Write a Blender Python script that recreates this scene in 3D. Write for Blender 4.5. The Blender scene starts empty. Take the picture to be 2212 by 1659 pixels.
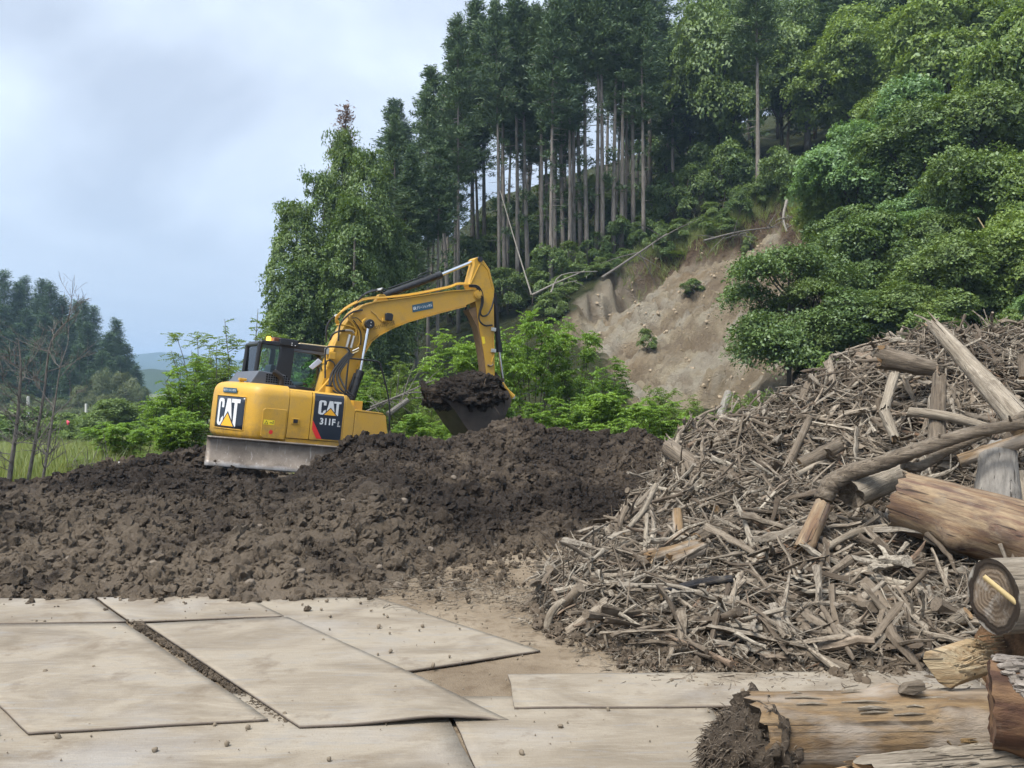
import bpy, bmesh, math, random
import numpy as np
from mathutils import Vector, Matrix, Euler, noise as mnoise
rng = np.random.default_rng(7); random.seed(7)
S = bpy.context.scene
COL = S.collection
R_ = math.radians
# ---------------------------------------------------------------- camera, sky, sun, exposure
HC = 2.0                         # eye height in metres
FP = 2212 * 32 / 36              # 32 mm lens, survey grid 2212 x 1659
cam = bpy.data.cameras.new('camera'); cam.lens = 32; cam.sensor_width = 36
cam.clip_start = 0.1; cam.clip_end = 6000
cam_o = bpy.data.objects.new('camera', cam); COL.objects.link(cam_o)
cam_o.location = (0, 0, HC); cam_o.rotation_euler = (R_(90), 0, 0)
S.camera = cam_o

SUN_EL, SUN_AZ = R_(60), R_(-135)     # azimuth measured from +Y towards +X
w = bpy.data.worlds.new('World'); S.world = w; w.use_nodes = True
nt = w.node_tree; nt.nodes.clear()
def N(t, nt=nt, **k):
    n = nt.nodes.new(t)
    for a, b in k.items(): setattr(n, a, b)
    return n
out = N('ShaderNodeOutputWorld'); bg = N('ShaderNodeBackground'); bg.inputs[1].default_value = 0.1
sky = N('ShaderNodeTexSky', sky_type='NISHITA', sun_disc=False)
sky.sun_elevation = SUN_EL; sky.sun_rotation = SUN_AZ; sky.dust_density = 3.0
tc = N('ShaderNodeTexCoord'); sep = N('ShaderNodeSeparateXYZ'); nt.links.new(tc.outputs['Generated'], sep.inputs[0])
# cloud deck: project the view direction on a plane overhead, two noises
addz = N('ShaderNodeMath', operation='ADD'); addz.inputs[1].default_value = 0.28
absz = N('ShaderNodeMath', operation='ABSOLUTE'); nt.links.new(sep.outputs[2], absz.inputs[0]); nt.links.new(absz.outputs[0], addz.inputs[0])
dv = N('ShaderNodeVectorMath', operation='DIVIDE'); nt.links.new(tc.outputs['Generated'], dv.inputs[0]); nt.links.new(addz.outputs[0], dv.inputs[1])
mp = N('ShaderNodeMapping'); mp.inputs['Scale'].default_value = (1.0, 0.75, 1.0); mp.inputs['Rotation'].default_value = (0, 0, R_(28)); mp.inputs['Location'].default_value = (2.35, 0.4, 0)
nt.links.new(dv.outputs[0], mp.inputs[0])
n1 = N('ShaderNodeTexNoise'); n1.inputs['Scale'].default_value = 1.15; n1.inputs['Detail'].default_value = 5; n1.inputs['Roughness'].default_value = 0.48; n1.inputs['Distortion'].default_value = 0.5
nt.links.new(mp.outputs[0], n1.inputs['Vector'])
rp = N('ShaderNodeValToRGB'); e = rp.color_ramp.elements
e[0].position = 0.40; e[0].color = (1.36, 1.57, 1.9, 1); e[1].position = 0.62; e[1].color = (2.6, 2.92, 3.34, 1)
nt.links.new(n1.outputs[0], rp.inputs[0])
# the deck is thicker and bluer towards the horizon, thinner overhead
mr = N('ShaderNodeMapRange'); mr.inputs[1].default_value = 0.0; mr.inputs[2].default_value = 0.36; mr.inputs[3].default_value = 0.0; mr.inputs[4].default_value = 1.0
mr.interpolation_type = 'SMOOTHSTEP'; nt.links.new(absz.outputs[0], mr.inputs[0])
hz = N('ShaderNodeMix', data_type='RGBA'); hz.inputs['A'].default_value = (1.25, 1.54, 1.98, 1); nt.links.new(mr.outputs[0], hz.inputs['Factor']); nt.links.new(rp.outputs[0], hz.inputs['B'])
mxs = N('ShaderNodeMix', data_type='RGBA'); mxs.inputs['Factor'].default_value = 0.96
nt.links.new(sky.outputs[0], mxs.inputs['A']); nt.links.new(hz.outputs['Result'], mxs.inputs['B'])
nt.links.new(mxs.outputs['Result'], bg.inputs[0]); nt.links.new(bg.outputs[0], out.inputs[0])

sl = bpy.data.lights.new('sun', 'SUN'); sl.energy = 1.5; sl.angle = R_(28); sl.color = (1.0, 0.95, 0.87)
so = bpy.data.objects.new('sun', sl); COL.objects.link(so); so.location = (-20, -20, 40)
sd = Vector((math.sin(SUN_AZ) * math.cos(SUN_EL), math.cos(SUN_AZ) * math.cos(SUN_EL), math.sin(SUN_EL)))
so.rotation_euler = sd.to_track_quat('Z', 'Y').to_euler()
vs = S.view_settings; vs.view_transform = 'Standard'; vs.look = 'None'; vs.exposure = 2.15; vs.gamma = 1; vs.use_curve_mapping = False
S.render.engine = 'CYCLES'
cy = S.cycles; cy.use_denoising = True; cy.max_bounces = 6; cy.diffuse_bounces = 3; cy.glossy_bounces = 3; cy.transmission_bounces = 4
cy.transparent_max_bounces = 12; cy.volume_bounces = 0; cy.caustics_reflective = False; cy.caustics_refractive = False
cy.use_adaptive_sampling = True; cy.adaptive_threshold = 0.02; cy.sample_clamp_indirect = 6

# ---------------------------------------------------------------- survey: grid reading + distance -> metres
def W(dx, dy, Y): return Vector(((dx - 1106) / FP * Y, Y, HC - (dy - 829.5) / FP * Y))
def G(dx, dy, z=0.0):
    Y = (HC - z) * FP / (dy - 829.5); return Vector(((dx - 1106) / FP * Y, Y, z))
# ---------------------------------------------------------------- numpy noise
def _h(ix, iy, s):
    n = (ix.astype(np.int64) * 374761393 + iy.astype(np.int64) * 668265263 + s * 1442695041) & 0x7fffffff
    n = ((n ^ (n >> 13)) * 1274126177) & 0x7fffffff
    return ((n ^ (n >> 16)) & 0xffff) / 65535.0
def vn(x, y, s=0):
    ix = np.floor(x); iy = np.floor(y); fx = x - ix; fy = y - iy
    fx = fx * fx * (3 - 2 * fx); fy = fy * fy * (3 - 2 * fy)
    a = _h(ix, iy, s); b = _h(ix + 1, iy, s); c = _h(ix, iy + 1, s); d = _h(ix + 1, iy + 1, s)
    return (a * (1 - fx) + b * fx) * (1 - fy) + (c * (1 - fx) + d * fx) * fy
def fbm(x, y, o=4, s=0, g=0.5):
    t = 0; a = 1; n = 0
    for k in range(o):
        t = t + a * vn(x, y, s + 17 * k); n += a; a *= g; x = x * 2.03 + 5.1; y = y * 2.03 + 3.7
    return t / n
def worley(x, y, s=0):
    ix = np.floor(x); iy = np.floor(y); m = np.full(x.shape, 9.0)
    for a in (-1, 0, 1):
        for b in (-1, 0, 1):
            cx = ix + a; cyy = iy + b
            d = (cx + _h(cx, cyy, s) - x) ** 2 + (cyy + _h(cx, cyy, s + 91) - y) ** 2
            m = np.minimum(m, d)
    return np.sqrt(m)
def sstep(a, b, x):
    t = np.clip((x - a) / (b - a), 0, 1); return t * t * (3 - 2 * t)
def rbf(pts):
    P = np.array(pts, float); n = len(P)
    def ph(r2): return np.sqrt(r2 + 0.3)
    A = ph(((P[:, None, :2] - P[None, :, :2]) ** 2).sum(2)) + np.eye(n) * 1e-3
    M = np.zeros((n + 3, n + 3)); M[:n, :n] = A; M[:n, n] = 1; M[:n, n + 1:n + 3] = P[:, :2]; M[n:, :n] = M[:n, n:].T
    c = np.linalg.solve(M, np.r_[P[:, 2], 0, 0, 0])
    def f(x, y):
        x = np.asarray(x, float); y = np.asarray(y, float); t = c[n] + c[n + 1] * x + c[n + 2] * y
        for i in range(n): t = t + c[i] * ph((x - P[i, 0]) ** 2 + (y - P[i, 1]) ** 2)
        return t
    return f
# ---------------------------------------------------------------- mesh helpers
def link(o, parent=None):
    COL.objects.link(o)
    if parent is not None: o.parent = parent
    return o
def tag(o, label=None, cat=None, group=None, kind=None):
    if label: o['label'] = label
    if cat: o['category'] = cat
    if group: o['group'] = group
    if kind: o['kind'] = kind
    return o
def empty(name, loc=(0, 0, 0), rot=(0, 0, 0), **k):
    o = bpy.data.objects.new(name, None); o.empty_display_size = 0.2; link(o); o.location = loc; o.rotation_euler = rot
    return tag(o, **k)
def npmesh(name, V, Fq, smooth=False, mat=None):
    """V (n,3) and faces (m,k) as numpy arrays -> mesh"""
    me = bpy.data.meshes.new(name); V = np.asarray(V, np.float32); Fq = np.asarray(Fq, np.int32)
    m, k = Fq.shape
    me.vertices.add(len(V)); me.vertices.foreach_set('co', V.ravel())
    me.loops.add(m * k); me.loops.foreach_set('vertex_index', Fq.ravel())
    me.polygons.add(m); me.polygons.foreach_set('loop_start', np.arange(0, m * k, k, dtype=np.int32))
    if smooth: me.polygons.foreach_set('use_smooth', np.ones(m, bool))
    me.update(calc_edges=True); me.validate()
    if mat: me.materials.append(mat)
    return me
def gridmesh(name, X, Y, Z, smooth=True, mat=None):
    r, c = X.shape; V = np.stack([X, Y, Z], -1).reshape(-1, 3)
    i = np.arange(r * c).reshape(r, c)
    Fq = np.stack([i[:-1, :-1], i[:-1, 1:], i[1:, 1:], i[1:, :-1]], -1).reshape(-1, 4)
    return npmesh(name, V, Fq, smooth, mat)
def attr(me, name, vals):
    a = me.attributes.new(name, 'FLOAT', 'POINT'); a.data.foreach_set('value', np.asarray(vals, np.float32).ravel())
class MB:
    def __init__(s): s.v = []; s.f = []
    def add(s, v, f):
        b = len(s.v); s.v += [tuple(p) for p in v]; s.f += [tuple(i + b for i in q) for q in f]; return s
    def box(s, x0, x1, y0, y1, z0, z1):
        return s.add([(x0,y0,z0),(x1,y0,z0),(x1,y1,z0),(x0,y1,z0),(x0,y0,z1),(x1,y0,z1),(x1,y1,z1),(x0,y1,z1)],
                     [(0,3,2,1),(4,5,6,7),(0,1,5,4),(1,2,6,5),(2,3,7,6),(3,0,4,7)])
    def prism(s, pts, a0, a1, axis='y'):
        """closed 2D outline extruded: axis y -> pts are (x,z); axis x -> pts are (y,z); axis z -> (x,y)"""
        n = len(pts)
        def q(p, a): return {'y': (p[0], a, p[1]), 'x': (a, p[0], p[1]), 'z': (p[0], p[1], a)}[axis]
        ar = sum(pts[i][0] * pts[(i+1) % n][1] - pts[(i+1) % n][0] * pts[i][1] for i in range(n))
        if (ar < 0) != (axis == 'y'): pts = pts[::-1]
        lo, hi = min(a0, a1), max(a0, a1)
        v = [q(p, lo) for p in pts] + [q(p, hi) for p in pts]
        f = [tuple(range(n))[::-1], tuple(range(n, 2 * n))] + [(i, (i+1) % n, n + (i+1) % n, n + i) for i in range(n)]
        return s.add(v, f)
    def tube(s, path, r, n=8, caps=True):
        P = [Vector(p) for p in path]; m = len(P); rs = r if hasattr(r, '__len__') else [r] * m
        T = [(P[min(i+1, m-1)] - P[max(i-1, 0)]).normalized() for i in range(m)]
        u = T[0].orthogonal().normalized(); b = len(s.v)
        for i in range(m):
            u = (u - T[i] * u.dot(T[i])).normalized(); w_ = T[i].cross(u)
            for k in range(n):
                a = 2 * math.pi * k / n; s.v.append(tuple(P[i] + (u * math.cos(a) + w_ * math.sin(a)) * rs[i]))
        for i in range(m - 1):
            for k in range(n):
                a = b + i * n + k; c = b + i * n + (k + 1) % n; s.f.append((a, c, c + n, a + n))
        if caps:
            s.f.append(tuple(b + k for k in range(n))[::-1]); s.f.append(tuple(b + (m-1) * n + k for k in range(n)))
        return s
    def build(s, name, mat, parent=None, bevel=0.0, seg=2, angle=35):
        me = bpy.data.meshes.new(name); me.from_pydata(s.v, [], s.f); me.validate()
        if mat: me.materials.append(mat)
        me.polygons.foreach_set('use_smooth', np.ones(len(me.polygons), bool)); me.set_sharp_from_angle(angle=R_(angle)); me.update()
        o = bpy.data.objects.new(name, me); link(o, parent)
        if bevel:
            b = o.modifiers.new('edge', 'BEVEL'); b.width = bevel; b.segments = seg; b.limit_method = 'ANGLE'; b.angle_limit = R_(30); b.harden_normals = True
        return o
def smooth_path(pts, n=6):
    """Catmull-Rom through the points"""
    P = [Vector(p) for p in pts]; o = []
    for i in range(len(P) - 1):
        a = P[max(i-1, 0)]; b = P[i]; c = P[i+1]; d = P[min(i+2, len(P)-1)]
        for k in range(n):
            t = k / n; o.append(0.5 * ((2*b) + (c-a)*t + (2*a-5*b+4*c-d)*t*t + (3*b-a-3*c+d)*t**3))
    return o + [P[-1]]
# ---------------------------------------------------------------- material helpers
class NM:
    """small node-material builder"""
    def __init__(s, name):
        s.m = bpy.data.materials.new(name); s.m.use_nodes = True; s.nt = s.m.node_tree; s.nt.nodes.clear()
        s.out = s.n('ShaderNodeOutputMaterial')
    def n(s, t, **k):
        x = s.nt.nodes.new(t)
        for a, b in k.items(): setattr(x, a, b)
        return x
    def l(s, a, b): s.nt.links.new(a, b)
    def coord(s, kind='Object', scale=(1, 1, 1), rot=(0, 0, 0)):
        t = s.n('ShaderNodeTexCoord'); m = s.n('ShaderNodeMapping'); m.inputs['Scale'].default_value = scale; m.inputs['Rotation'].default_value = rot
        s.l(t.outputs[kind], m.inputs[0]); return m.outputs[0]
    def wpos(s, scale=(1, 1, 1)):
        t = s.n('ShaderNodeNewGeometry'); m = s.n('ShaderNodeMapping'); m.inputs['Scale'].default_value = scale; s.l(t.outputs['Position'], m.inputs[0]); return m.outputs[0]
    def noise(s, vec, scale=5, detail=4, rough=0.55, dist=0):
        x = s.n('ShaderNodeTexNoise'); x.inputs['Scale'].default_value = scale; x.inputs['Detail'].default_value = detail
        x.inputs['Roughness'].default_value = rough; x.inputs['Distortion'].default_value = dist; s.l(vec, x.inputs['Vector']); return x.outputs[0]
    def ramp(s, fac, stops):
        x = s.n('ShaderNodeValToRGB'); e = x.color_ramp.elements
        while len(e) < len(stops): e.new(0.5)
        for q, (p, c) in zip(e, stops): q.position = p; q.color = tuple(c) + (1,) if len(c) == 3 else c
        s.l(fac, x.inputs[0]); return x.outputs[0]
    def mix(s, fac, a, b, mode='MIX'):
        x = s.n('ShaderNodeMix', data_type='RGBA', blend_type=mode)
        for k, v in (('Factor', fac), ('A', a), ('B', b)):
            if isinstance(v, (int, float)): x.inputs[k].default_value = v
            elif isinstance(v, tuple): x.inputs[k].default_value = v + (1,) if len(v) == 3 else v
            else: s.l(v, x.inputs[k])
        return x.outputs['Result']
    def math(s, op, a, b=0.0):
        x = s.n('ShaderNodeMath', operation=op)
        for i, v in enumerate((a, b)):
            if isinstance(v, (int, float)): x.inputs[i].default_value = v
            else: s.l(v, x.inputs[i])
        return x.outputs[0]
    def rng(s, v, a, b, c=0.0, d=1.0):
        x = s.n('ShaderNodeMapRange')
        for i, q in enumerate((a, b, c, d)): x.inputs[i + 1].default_value = q
        s.l(v, x.inputs[0]); return x.outputs[0]
    def bsdf(s, col, rough=0.8, metal=0.0, bump=None, bstr=0.3, bdist=0.02, spec=0.3, coat=0.0):
        p = s.n('ShaderNodeBsdfPrincipled')
        for k, v in (('Base Color', col), ('Roughness', rough), ('Metallic', metal)):
            if isinstance(v, (int, float)): p.inputs[k].default_value = v
            elif isinstance(v, tuple): p.inputs[k].default_value = v + (1,)
            else: s.l(v, p.inputs[k])
        p.inputs['Specular IOR Level'].default_value = spec; p.inputs['Coat Weight'].default_value = coat
        if bump is not None:
            b = s.n('ShaderNodeBump'); b.inputs['Strength'].default_value = bstr; b.inputs['Distance'].default_value = bdist; s.l(bump, b.inputs['Height']); s.l(b.outputs[0], p.inputs['Normal'])
        s.l(p.outputs[0], s.out.inputs[0]); s.p = p; return s.m
def plain(name, col, rough=0.5, metal=0.0, spec=0.4, var=0.12, dust=0.0, scale=6):
    m = NM(name); v = m.wpos(); n = m.noise(v, scale, 5); lo = tuple(c * (1 - var) for c in col); hi = tuple(min(1, c * (1 + var)) for c in col)
    c = m.mix(n, lo, hi)
    if dust: c = m.mix(m.rng(m.noise(v, 2.3, 6, 0.65), 0.45, 0.75, 0, dust), c, (0.18, 0.15, 0.11))
    return m.bsdf(c, rough, metal, bump=m.noise(v, 60, 2), bstr=0.04, spec=spec)
def leafmat(name, c1, c2, trans=0.35, rough=0.5):
    m = NM(name); g = m.n('ShaderNodeNewGeometry'); oi = m.n('ShaderNodeObjectInfo')
    f = m.math('ADD', m.math('MULTIPLY', g.outputs['Random Per Island'], 0.55), m.math('MULTIPLY', oi.outputs['Random'], 0.45))
    c = m.mix(f, c1, c2)
    d = m.n('ShaderNodeBsdfDiffuse'); t = m.n('ShaderNodeBsdfTranslucent'); gl = m.n('ShaderNodeBsdfGlossy'); gl.inputs['Roughness'].default_value = rough
    m.l(c, d.inputs[0]); m.l(m.mix(1.0, c, (1.0, 1.0, 0.55), 'MULTIPLY'), t.inputs[0]); gl.inputs[0].default_value = (0.8, 0.9, 0.9, 1)
    a = m.n('ShaderNodeMixShader'); a.inputs[0].default_value = trans; m.l(d.outputs[0], a.inputs[1]); m.l(t.outputs[0], a.inputs[2])
    b = m.n('ShaderNodeMixShader'); b.inputs[0].default_value = 0.035; m.l(a.outputs[0], b.inputs[1]); m.l(gl.outputs[0], b.inputs[2])
    m.l(b.outputs[0], m.out.inputs[0]); return m.m
def scatter(name, pts, rot, scl, variants, mat=None, parent=None):
    """uncountable stuff: instances of a few loose meshes on points"""
    me = bpy.data.meshes.new(name); me.from_pydata([tuple(p) for p in pts], [], [])
    a = me.attributes.new('rot', 'FLOAT_VECTOR', 'POINT'); a.data.foreach_set('vector', np.asarray(rot, np.float32).ravel())
    scl = np.asarray(scl, np.float32); scl = np.repeat(scl[:, None], 3, 1) if scl.ndim == 1 else scl
    a = me.attributes.new('scl', 'FLOAT_VECTOR', 'POINT'); a.data.foreach_set('vector', scl.ravel())
    a = me.attributes.new('idx', 'INT', 'POINT'); a.data.foreach_set('value', rng.integers(0, len(variants), len(pts)).astype(np.int32))
    c = bpy.data.collections.new(name + '_kit')
    for m in variants: c.objects.link(bpy.data.objects.new(m.name, m))
    ng = bpy.data.node_groups.new(name + '_nodes', 'GeometryNodeTree')
    ng.interface.new_socket('Geometry', in_out='INPUT', socket_type='NodeSocketGeometry'); ng.interface.new_socket('Geometry', in_out='OUTPUT', socket_type='NodeSocketGeometry')
    gi = ng.nodes.new('NodeGroupInput'); go = ng.nodes.new('NodeGroupOutput'); ip = ng.nodes.new('GeometryNodeInstanceOnPoints')
    ci = ng.nodes.new('GeometryNodeCollectionInfo'); ci.inputs['Collection'].default_value = c; ci.inputs['Separate Children'].default_value = True; ci.inputs['Reset Children'].default_value = True
    def na(n, t):
        x = ng.nodes.new('GeometryNodeInputNamedAttribute'); x.data_type = t; x.inputs[0].default_value = n; return [q for q in x.outputs if q.enabled and q.name == 'Attribute'][0]
    L = ng.links.new
    L(gi.outputs[0], ip.inputs['Points']); L(ci.outputs[0], ip.inputs['Instance']); ip.inputs['Pick Instance'].default_value = True
    L(na('idx', 'INT'), ip.inputs['Instance Index']); L(na('rot', 'FLOAT_VECTOR'), ip.inputs['Rotation']); L(na('scl', 'FLOAT_VECTOR'), ip.inputs['Scale'])
    L(ip.outputs[0], go.inputs[0])
    o = bpy.data.objects.new(name, me); link(o, parent); md = o.modifiers.new('scatter', 'NODES'); md.node_group = ng
    o['kind'] = 'stuff'; return o
# ================================================================ TERRAIN
def hill0(x, y):
    """wooded hillside rising to the back and to the right (before the slip carved it)"""
    t = 0.42 * (x + 14) + 0.35 * (y - 58)
    k = 1.2; h = np.where(t > 12 * k, t, k * np.log1p(np.exp(np.clip(t / k, -40, 40))))
    h = h - 0.28 * np.maximum(0, h - 22)                       # eases off towards the ridge
    return h * sstep(14, 30, y)
def hit0(dx, dy, h=hill0, y0=20., y1=140.):
    """where a sight line meets the slope"""
    Y = np.linspace(y0, y1, 2400); x = (dx - 1106) / FP * Y; z = HC - (dy - 829.5) / FP * Y
    i = np.argmax(h(x, Y) >= z); return (x[i], Y[i]) if i else None
slip_px = [(1175,745),(1212,688),(1268,630),(1335,578),(1425,524),(1500,498),(1560,490),(1640,445),(1705,425),(1760,470),(1800,560),(1790,700),(1740,830),(1620,880),(1500,890),(1400,868),(1330,800),(1270,760)]
slip_xy = np.array([hit0(*p) for p in slip_px])
def polydist(px, py, poly):
    """signed distance, + inside"""
    d = np.full(px.shape, 1e9); ins = np.zeros(px.shape, bool); n = len(poly)
    for i in range(n):
        ax, ay = poly[i]; bx, by = poly[(i + 1) % n]; ex, ey = bx - ax, by - ay
        t = np.clip(((px - ax) * ex + (py - ay) * ey) / (ex * ex + ey * ey), 0, 1)
        d = np.minimum(d, np.hypot(px - ax - t * ex, py - ay - t * ey))
        c = ((ay > py) != (by > py)) & (px < (bx - ax) * (py - ay) / (by - ay + 1e-12) + ax); ins ^= c
    return np.where(ins, d, -d)
def slip(x, y):
    return polydist(x, y, slip_xy) + (fbm(x * 0.6, y * 0.6, 4, 3) - 0.5) * 2.6
def valley(x, y): return -np.minimum(4.0, .055 * np.maximum(0, y - 21)) * sstep(-3, -10, x)
def hill(x, y):
    x = np.asarray(x, float); y = np.asarray(y, float)
    h = hill0(x, y); m = slip(x, y)
    # downslope coordinate for gullies
    u = (x * 0.35 - y * 0.42) / 0.547; v = (x * 0.42 + y * 0.35) / 0.547
    c = sstep(-0.2, 1.4, m)
    gul = 1.35 * (fbm(u * 0.55 + 0.7 * fbm(v * .2, u * .2, 2, 5), v * 0.09, 4, 11) - 0.5) * 2.2 + (fbm(u * 2.2, v * 0.35, 4, 21, .6) - 0.5) * 1.0 + (fbm(x * 3.5, y * 3.5, 3, 31) - 0.5) * 0.6
    crack = -0.3 * sstep(.54, .62, fbm(u * .35, v * 1.1 + .6 * fbm(u * .5, v * .5, 3, 8), 4, 57, .6)) - 0.5 * sstep(0.62, 0.75, fbm(x * 0.5, y * 0.5, 3, 77)) 
    h = h + c * (-2.0 + gul + crack) + (1 - c) * (fbm(x * 0.5, y * 0.5, 4, 41) - 0.5) * 0.8 * sstep(0.5, 3, h)
    return h + valley(x, y)
def hit(dx, dy): return hit0(dx, dy, hill)
def left_rise(x, y): return np.minimum(8.0, 0.09 * np.maximum(0, -x - 62)) * sstep(95, 130, y) * (1 - sstep(200, 300, y))
def base_ground(x, y): return (fbm(x * 0.8, y * 0.8, 3, 5) - 0.5) * 0.03 + left_rise(x, y) + valley(x, y) - 0.012

# ---- ground sheet
def spaced(a, b, n, c, k):
    t = np.linspace(np.arcsinh((a - c) / k), np.arcsinh((b - c) / k), n); return c + k * np.sinh(t)
gx = spaced(-2200, 2200, 260, 0, 4.0); gy = spaced(-60, 2600, 300, 8, 5.0)
GX, GY = np.meshgrid(gx, gy); GZ = base_ground(GX, GY) - 0.25 * sstep(40, 46, GY) * (GX > -20) * (GX < 120) * (GY < 140)
m = NM('dirt'); v = m.wpos()
c = m.ramp(m.noise(v, 0.9, 6, 0.6), [(0.3, (0.14, 0.107, 0.075)), (0.5, (0.20, 0.16, 0.115)), (0.7, (0.265, 0.22, 0.165))])
c = m.mix(m.rng(m.noise(v, 9, 5, 0.7), 0.5, 0.75), c, (0.115, 0.085, 0.058))
sp = m.n('ShaderNodeSeparateXYZ'); m.l(v, sp.inputs[0])
far = m.rng(m.math('ADD', sp.outputs[1], m.math('MULTIPLY', m.noise(v, 0.3, 3), 4.0)), 18, 22)
c = m.mix(far, c, m.ramp(m.noise(v, 0.25, 5), [(0.35, (0.07, 0.085, 0.03)), (0.6, (0.13, 0.14, 0.05)), (0.8, (0.2, 0.17, 0.08))]))
bh = m.math('ADD', m.noise(v, 25, 6, 0.7), m.math('MULTIPLY', m.noise(v, 120, 3), 0.5))
M_DIRT = m.bsdf(c, 0.95, bump=bh, bstr=0.6, bdist=0.03, spec=0.1)
tag(link(bpy.data.objects.new('ground', gridmesh('ground', GX, GY, GZ, mat=M_DIRT))), 'beige packed dirt ground of the yard', kind='structure')

# ---- hillside with the slip scar
hx = np.r_[np.arange(-24, 0, 0.5), np.arange(0, 19, 0.14), np.arange(19, 62, 0.5)]; hy = np.r_[np.arange(20, 32, 0.4), np.arange(32, 66, 0.16), np.arange(66, 76, 0.5), np.arange(76, 150, 1.2)]
HX, HY = np.meshgrid(hx, hy); HZ = hill(HX, HY) - 0.5 * (1 - sstep(0.2, 0.9, hill0(HX, HY)))
m = NM('hill_soil'); v = m.wpos(); a = m.n('ShaderNodeAttribute', attribute_name='slip'); b = m.n('ShaderNodeAttribute', attribute_name='scarp')
soil = m.ramp(m.noise(v, 0.35, 8, 0.62, 0.6), [(0.3, (0.21, 0.165, 0.112)), (0.45, (0.33, 0.272, 0.19)), (0.55, (0.42, 0.36, 0.26)), (0.7, (0.34, 0.31, 0.25))])
soil = m.mix(m.rng(m.noise(v, 2.2, 6, 0.7), 0.5, 0.72, 0, .6), soil, (0.21, 0.165, 0.115))
soil = m.mix(m.rng(m.noise(v, 0.22, 4, 0.5), 0.55, 0.68, 0, 0.7), soil, (0.29, 0.215, 0.135))
floor_ = m.ramp(m.noise(v, 1.2, 6), [(0.35, (0.03, 0.035, 0.015)), (0.6, (0.06, 0.07, 0.028)), (0.8, (0.1, 0.075, 0.045))])
topsoil = m.ramp(m.noise(v, 3.0, 6), [(0.3, (0.07, 0.045, 0.03)), (0.7, (0.17, 0.12, 0.08))])
st_ = m.n('ShaderNodeAttribute', attribute_name='streak'); le_ = m.n('ShaderNodeAttribute', attribute_name='ledge'); soil = m.mix(m.rng(st_.outputs['Fac'], .52, .64, 0, .6), soil, (.22, .175, .122)); soil = m.mix(m.rng(st_.outputs['Fac'], .46, .36, 0, .55), soil, (.40, .37, .31)); soil = m.mix(m.rng(le_.outputs['Fac'], .56, .66, 0, .6), soil, (.20, .155, .11))
c = m.mix(b.outputs['Fac'], soil, topsoil); c = m.mix(a.outputs['Fac'], floor_, c)
bh = m.math('ADD', m.noise(v, 3.5, 8, 0.7), m.math('MULTIPLY', m.noise(v, 14, 5, 0.7), 0.4))
M_HILL = m.bsdf(c, 0.95, bump=bh, bstr=1.0, bdist=0.4, spec=0.1)
me = gridmesh('hillside', HX, HY, HZ, mat=M_HILL)
sm = slip(HX, HY); attr(me, 'slip', sstep(-0.25, 0.25, sm))
upper = (HX * 0.42 + HY * 0.35) / 0.547
uu = (HX * 0.35 - HY * 0.42) / 0.547; vv = (HX * 0.42 + HY * 0.35) / 0.547; attr(me, 'streak', fbm(uu * 1.0 + .8 * fbm(uu * .3, vv * .3, 2, 6), vv * .16, 5, 51, .6)); attr(me, 'ledge', fbm(uu * .35, vv * 1.1 + .6 * fbm(uu * .5, vv * .5, 3, 8), 4, 57, .6))
attr(me, 'scarp', (1 - sstep(0.7, 2.0, sm)) * sstep(40, 48, upper))
tag(link(bpy.data.objects.new('hillside', me)), 'wooded hillside with a bare beige landslide scar', kind='structure')

# ---- far blue hills
def ridge(name, px, Y, wob, seed, mat, label, depth=400):
    P = [W(a, b, Y) for a, b in px]; xs = np.linspace(P[0].x, P[-1].x, 240); zs = np.interp(xs, [p.x for p in P], [p.z for p in P])
    zs = zs + (fbm(xs / wob, xs * 0, 5, seed) - 0.5) * wob * 0.14
    t = np.linspace(0, 1, 26)[:, None]; X = xs[None, :] + 0 * t; Yy = Y - depth * 0.5 + depth * t + 0 * X
    prof = np.sin(np.pi * t) ** 0.9; Z = np.maximum(prof * (zs[None, :] + 6.5) * (1 + 0.16 * (fbm(X / wob * 1.4, Yy / wob * 1.4, 4, seed + 9) - 0.5) * (np.abs(t - .5) > .03)) - 6.5, -7)
    tag(link(bpy.data.objects.new(name, gridmesh(name, X, Yy, Z, mat=mat))), label, kind='structure')
M_FAR = plain('far_forest', (0.035, 0.055, 0.03), 0.95, spec=0.05, var=0.5, scale=0.02)
ridge('far_mountain', [(-500,800),(-150,770),(200,782),(300,772),(360,764),(420,768),(520,776),(640,770),(800,764),(1100,772),(1500,800)], 1900, 160, 3, M_FAR, 'hazy blue mountain ridge on the horizon', 700)
ridge('wooded_hill', [(-300,790),(100,796),(280,800),(330,794),(380,802),(450,812),(600,826),(800,822)], 620, 42, 8, M_FAR, 'blue-grey wooded hill in the valley below the mountain', 160)

# ================================================================ STEEL PLATES
m = NM('dusty_plate'); v = m.wpos((1.0, 1.7, 1)); v0 = m.wpos()
c = m.ramp(m.noise(v, 1.1, 7, 0.62, 0.8), [(0.28, (0.13, 0.106, 0.078)), (0.45, (0.19, 0.16, 0.122)), (0.58, (0.25, 0.217, 0.17)), (0.75, (0.21, 0.193, 0.168))])
c = m.mix(m.rng(m.noise(v0, 0.75, 4), 0.52, 0.72, 0, 0.55), c, (0.255, 0.25, 0.25))
c = m.mix(m.rng(m.noise(m.wpos((2.2, 9, 1)), 3.2, 6, 0.7), 0.58, 0.7, 0, 0.6), c, (0.16, 0.122, 0.082))
c = m.mix(m.rng(m.noise(v0, 38, 3, 0.6), 0.68, 0.74, 0, 0.8), c, (0.10, 0.075, 0.052))
oi = m.n('ShaderNodeObjectInfo'); c = m.mix(m.rng(oi.outputs['Random'], 0, 1, 0.0, 0.25), c, (0.21, 0.18, 0.14))
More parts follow.
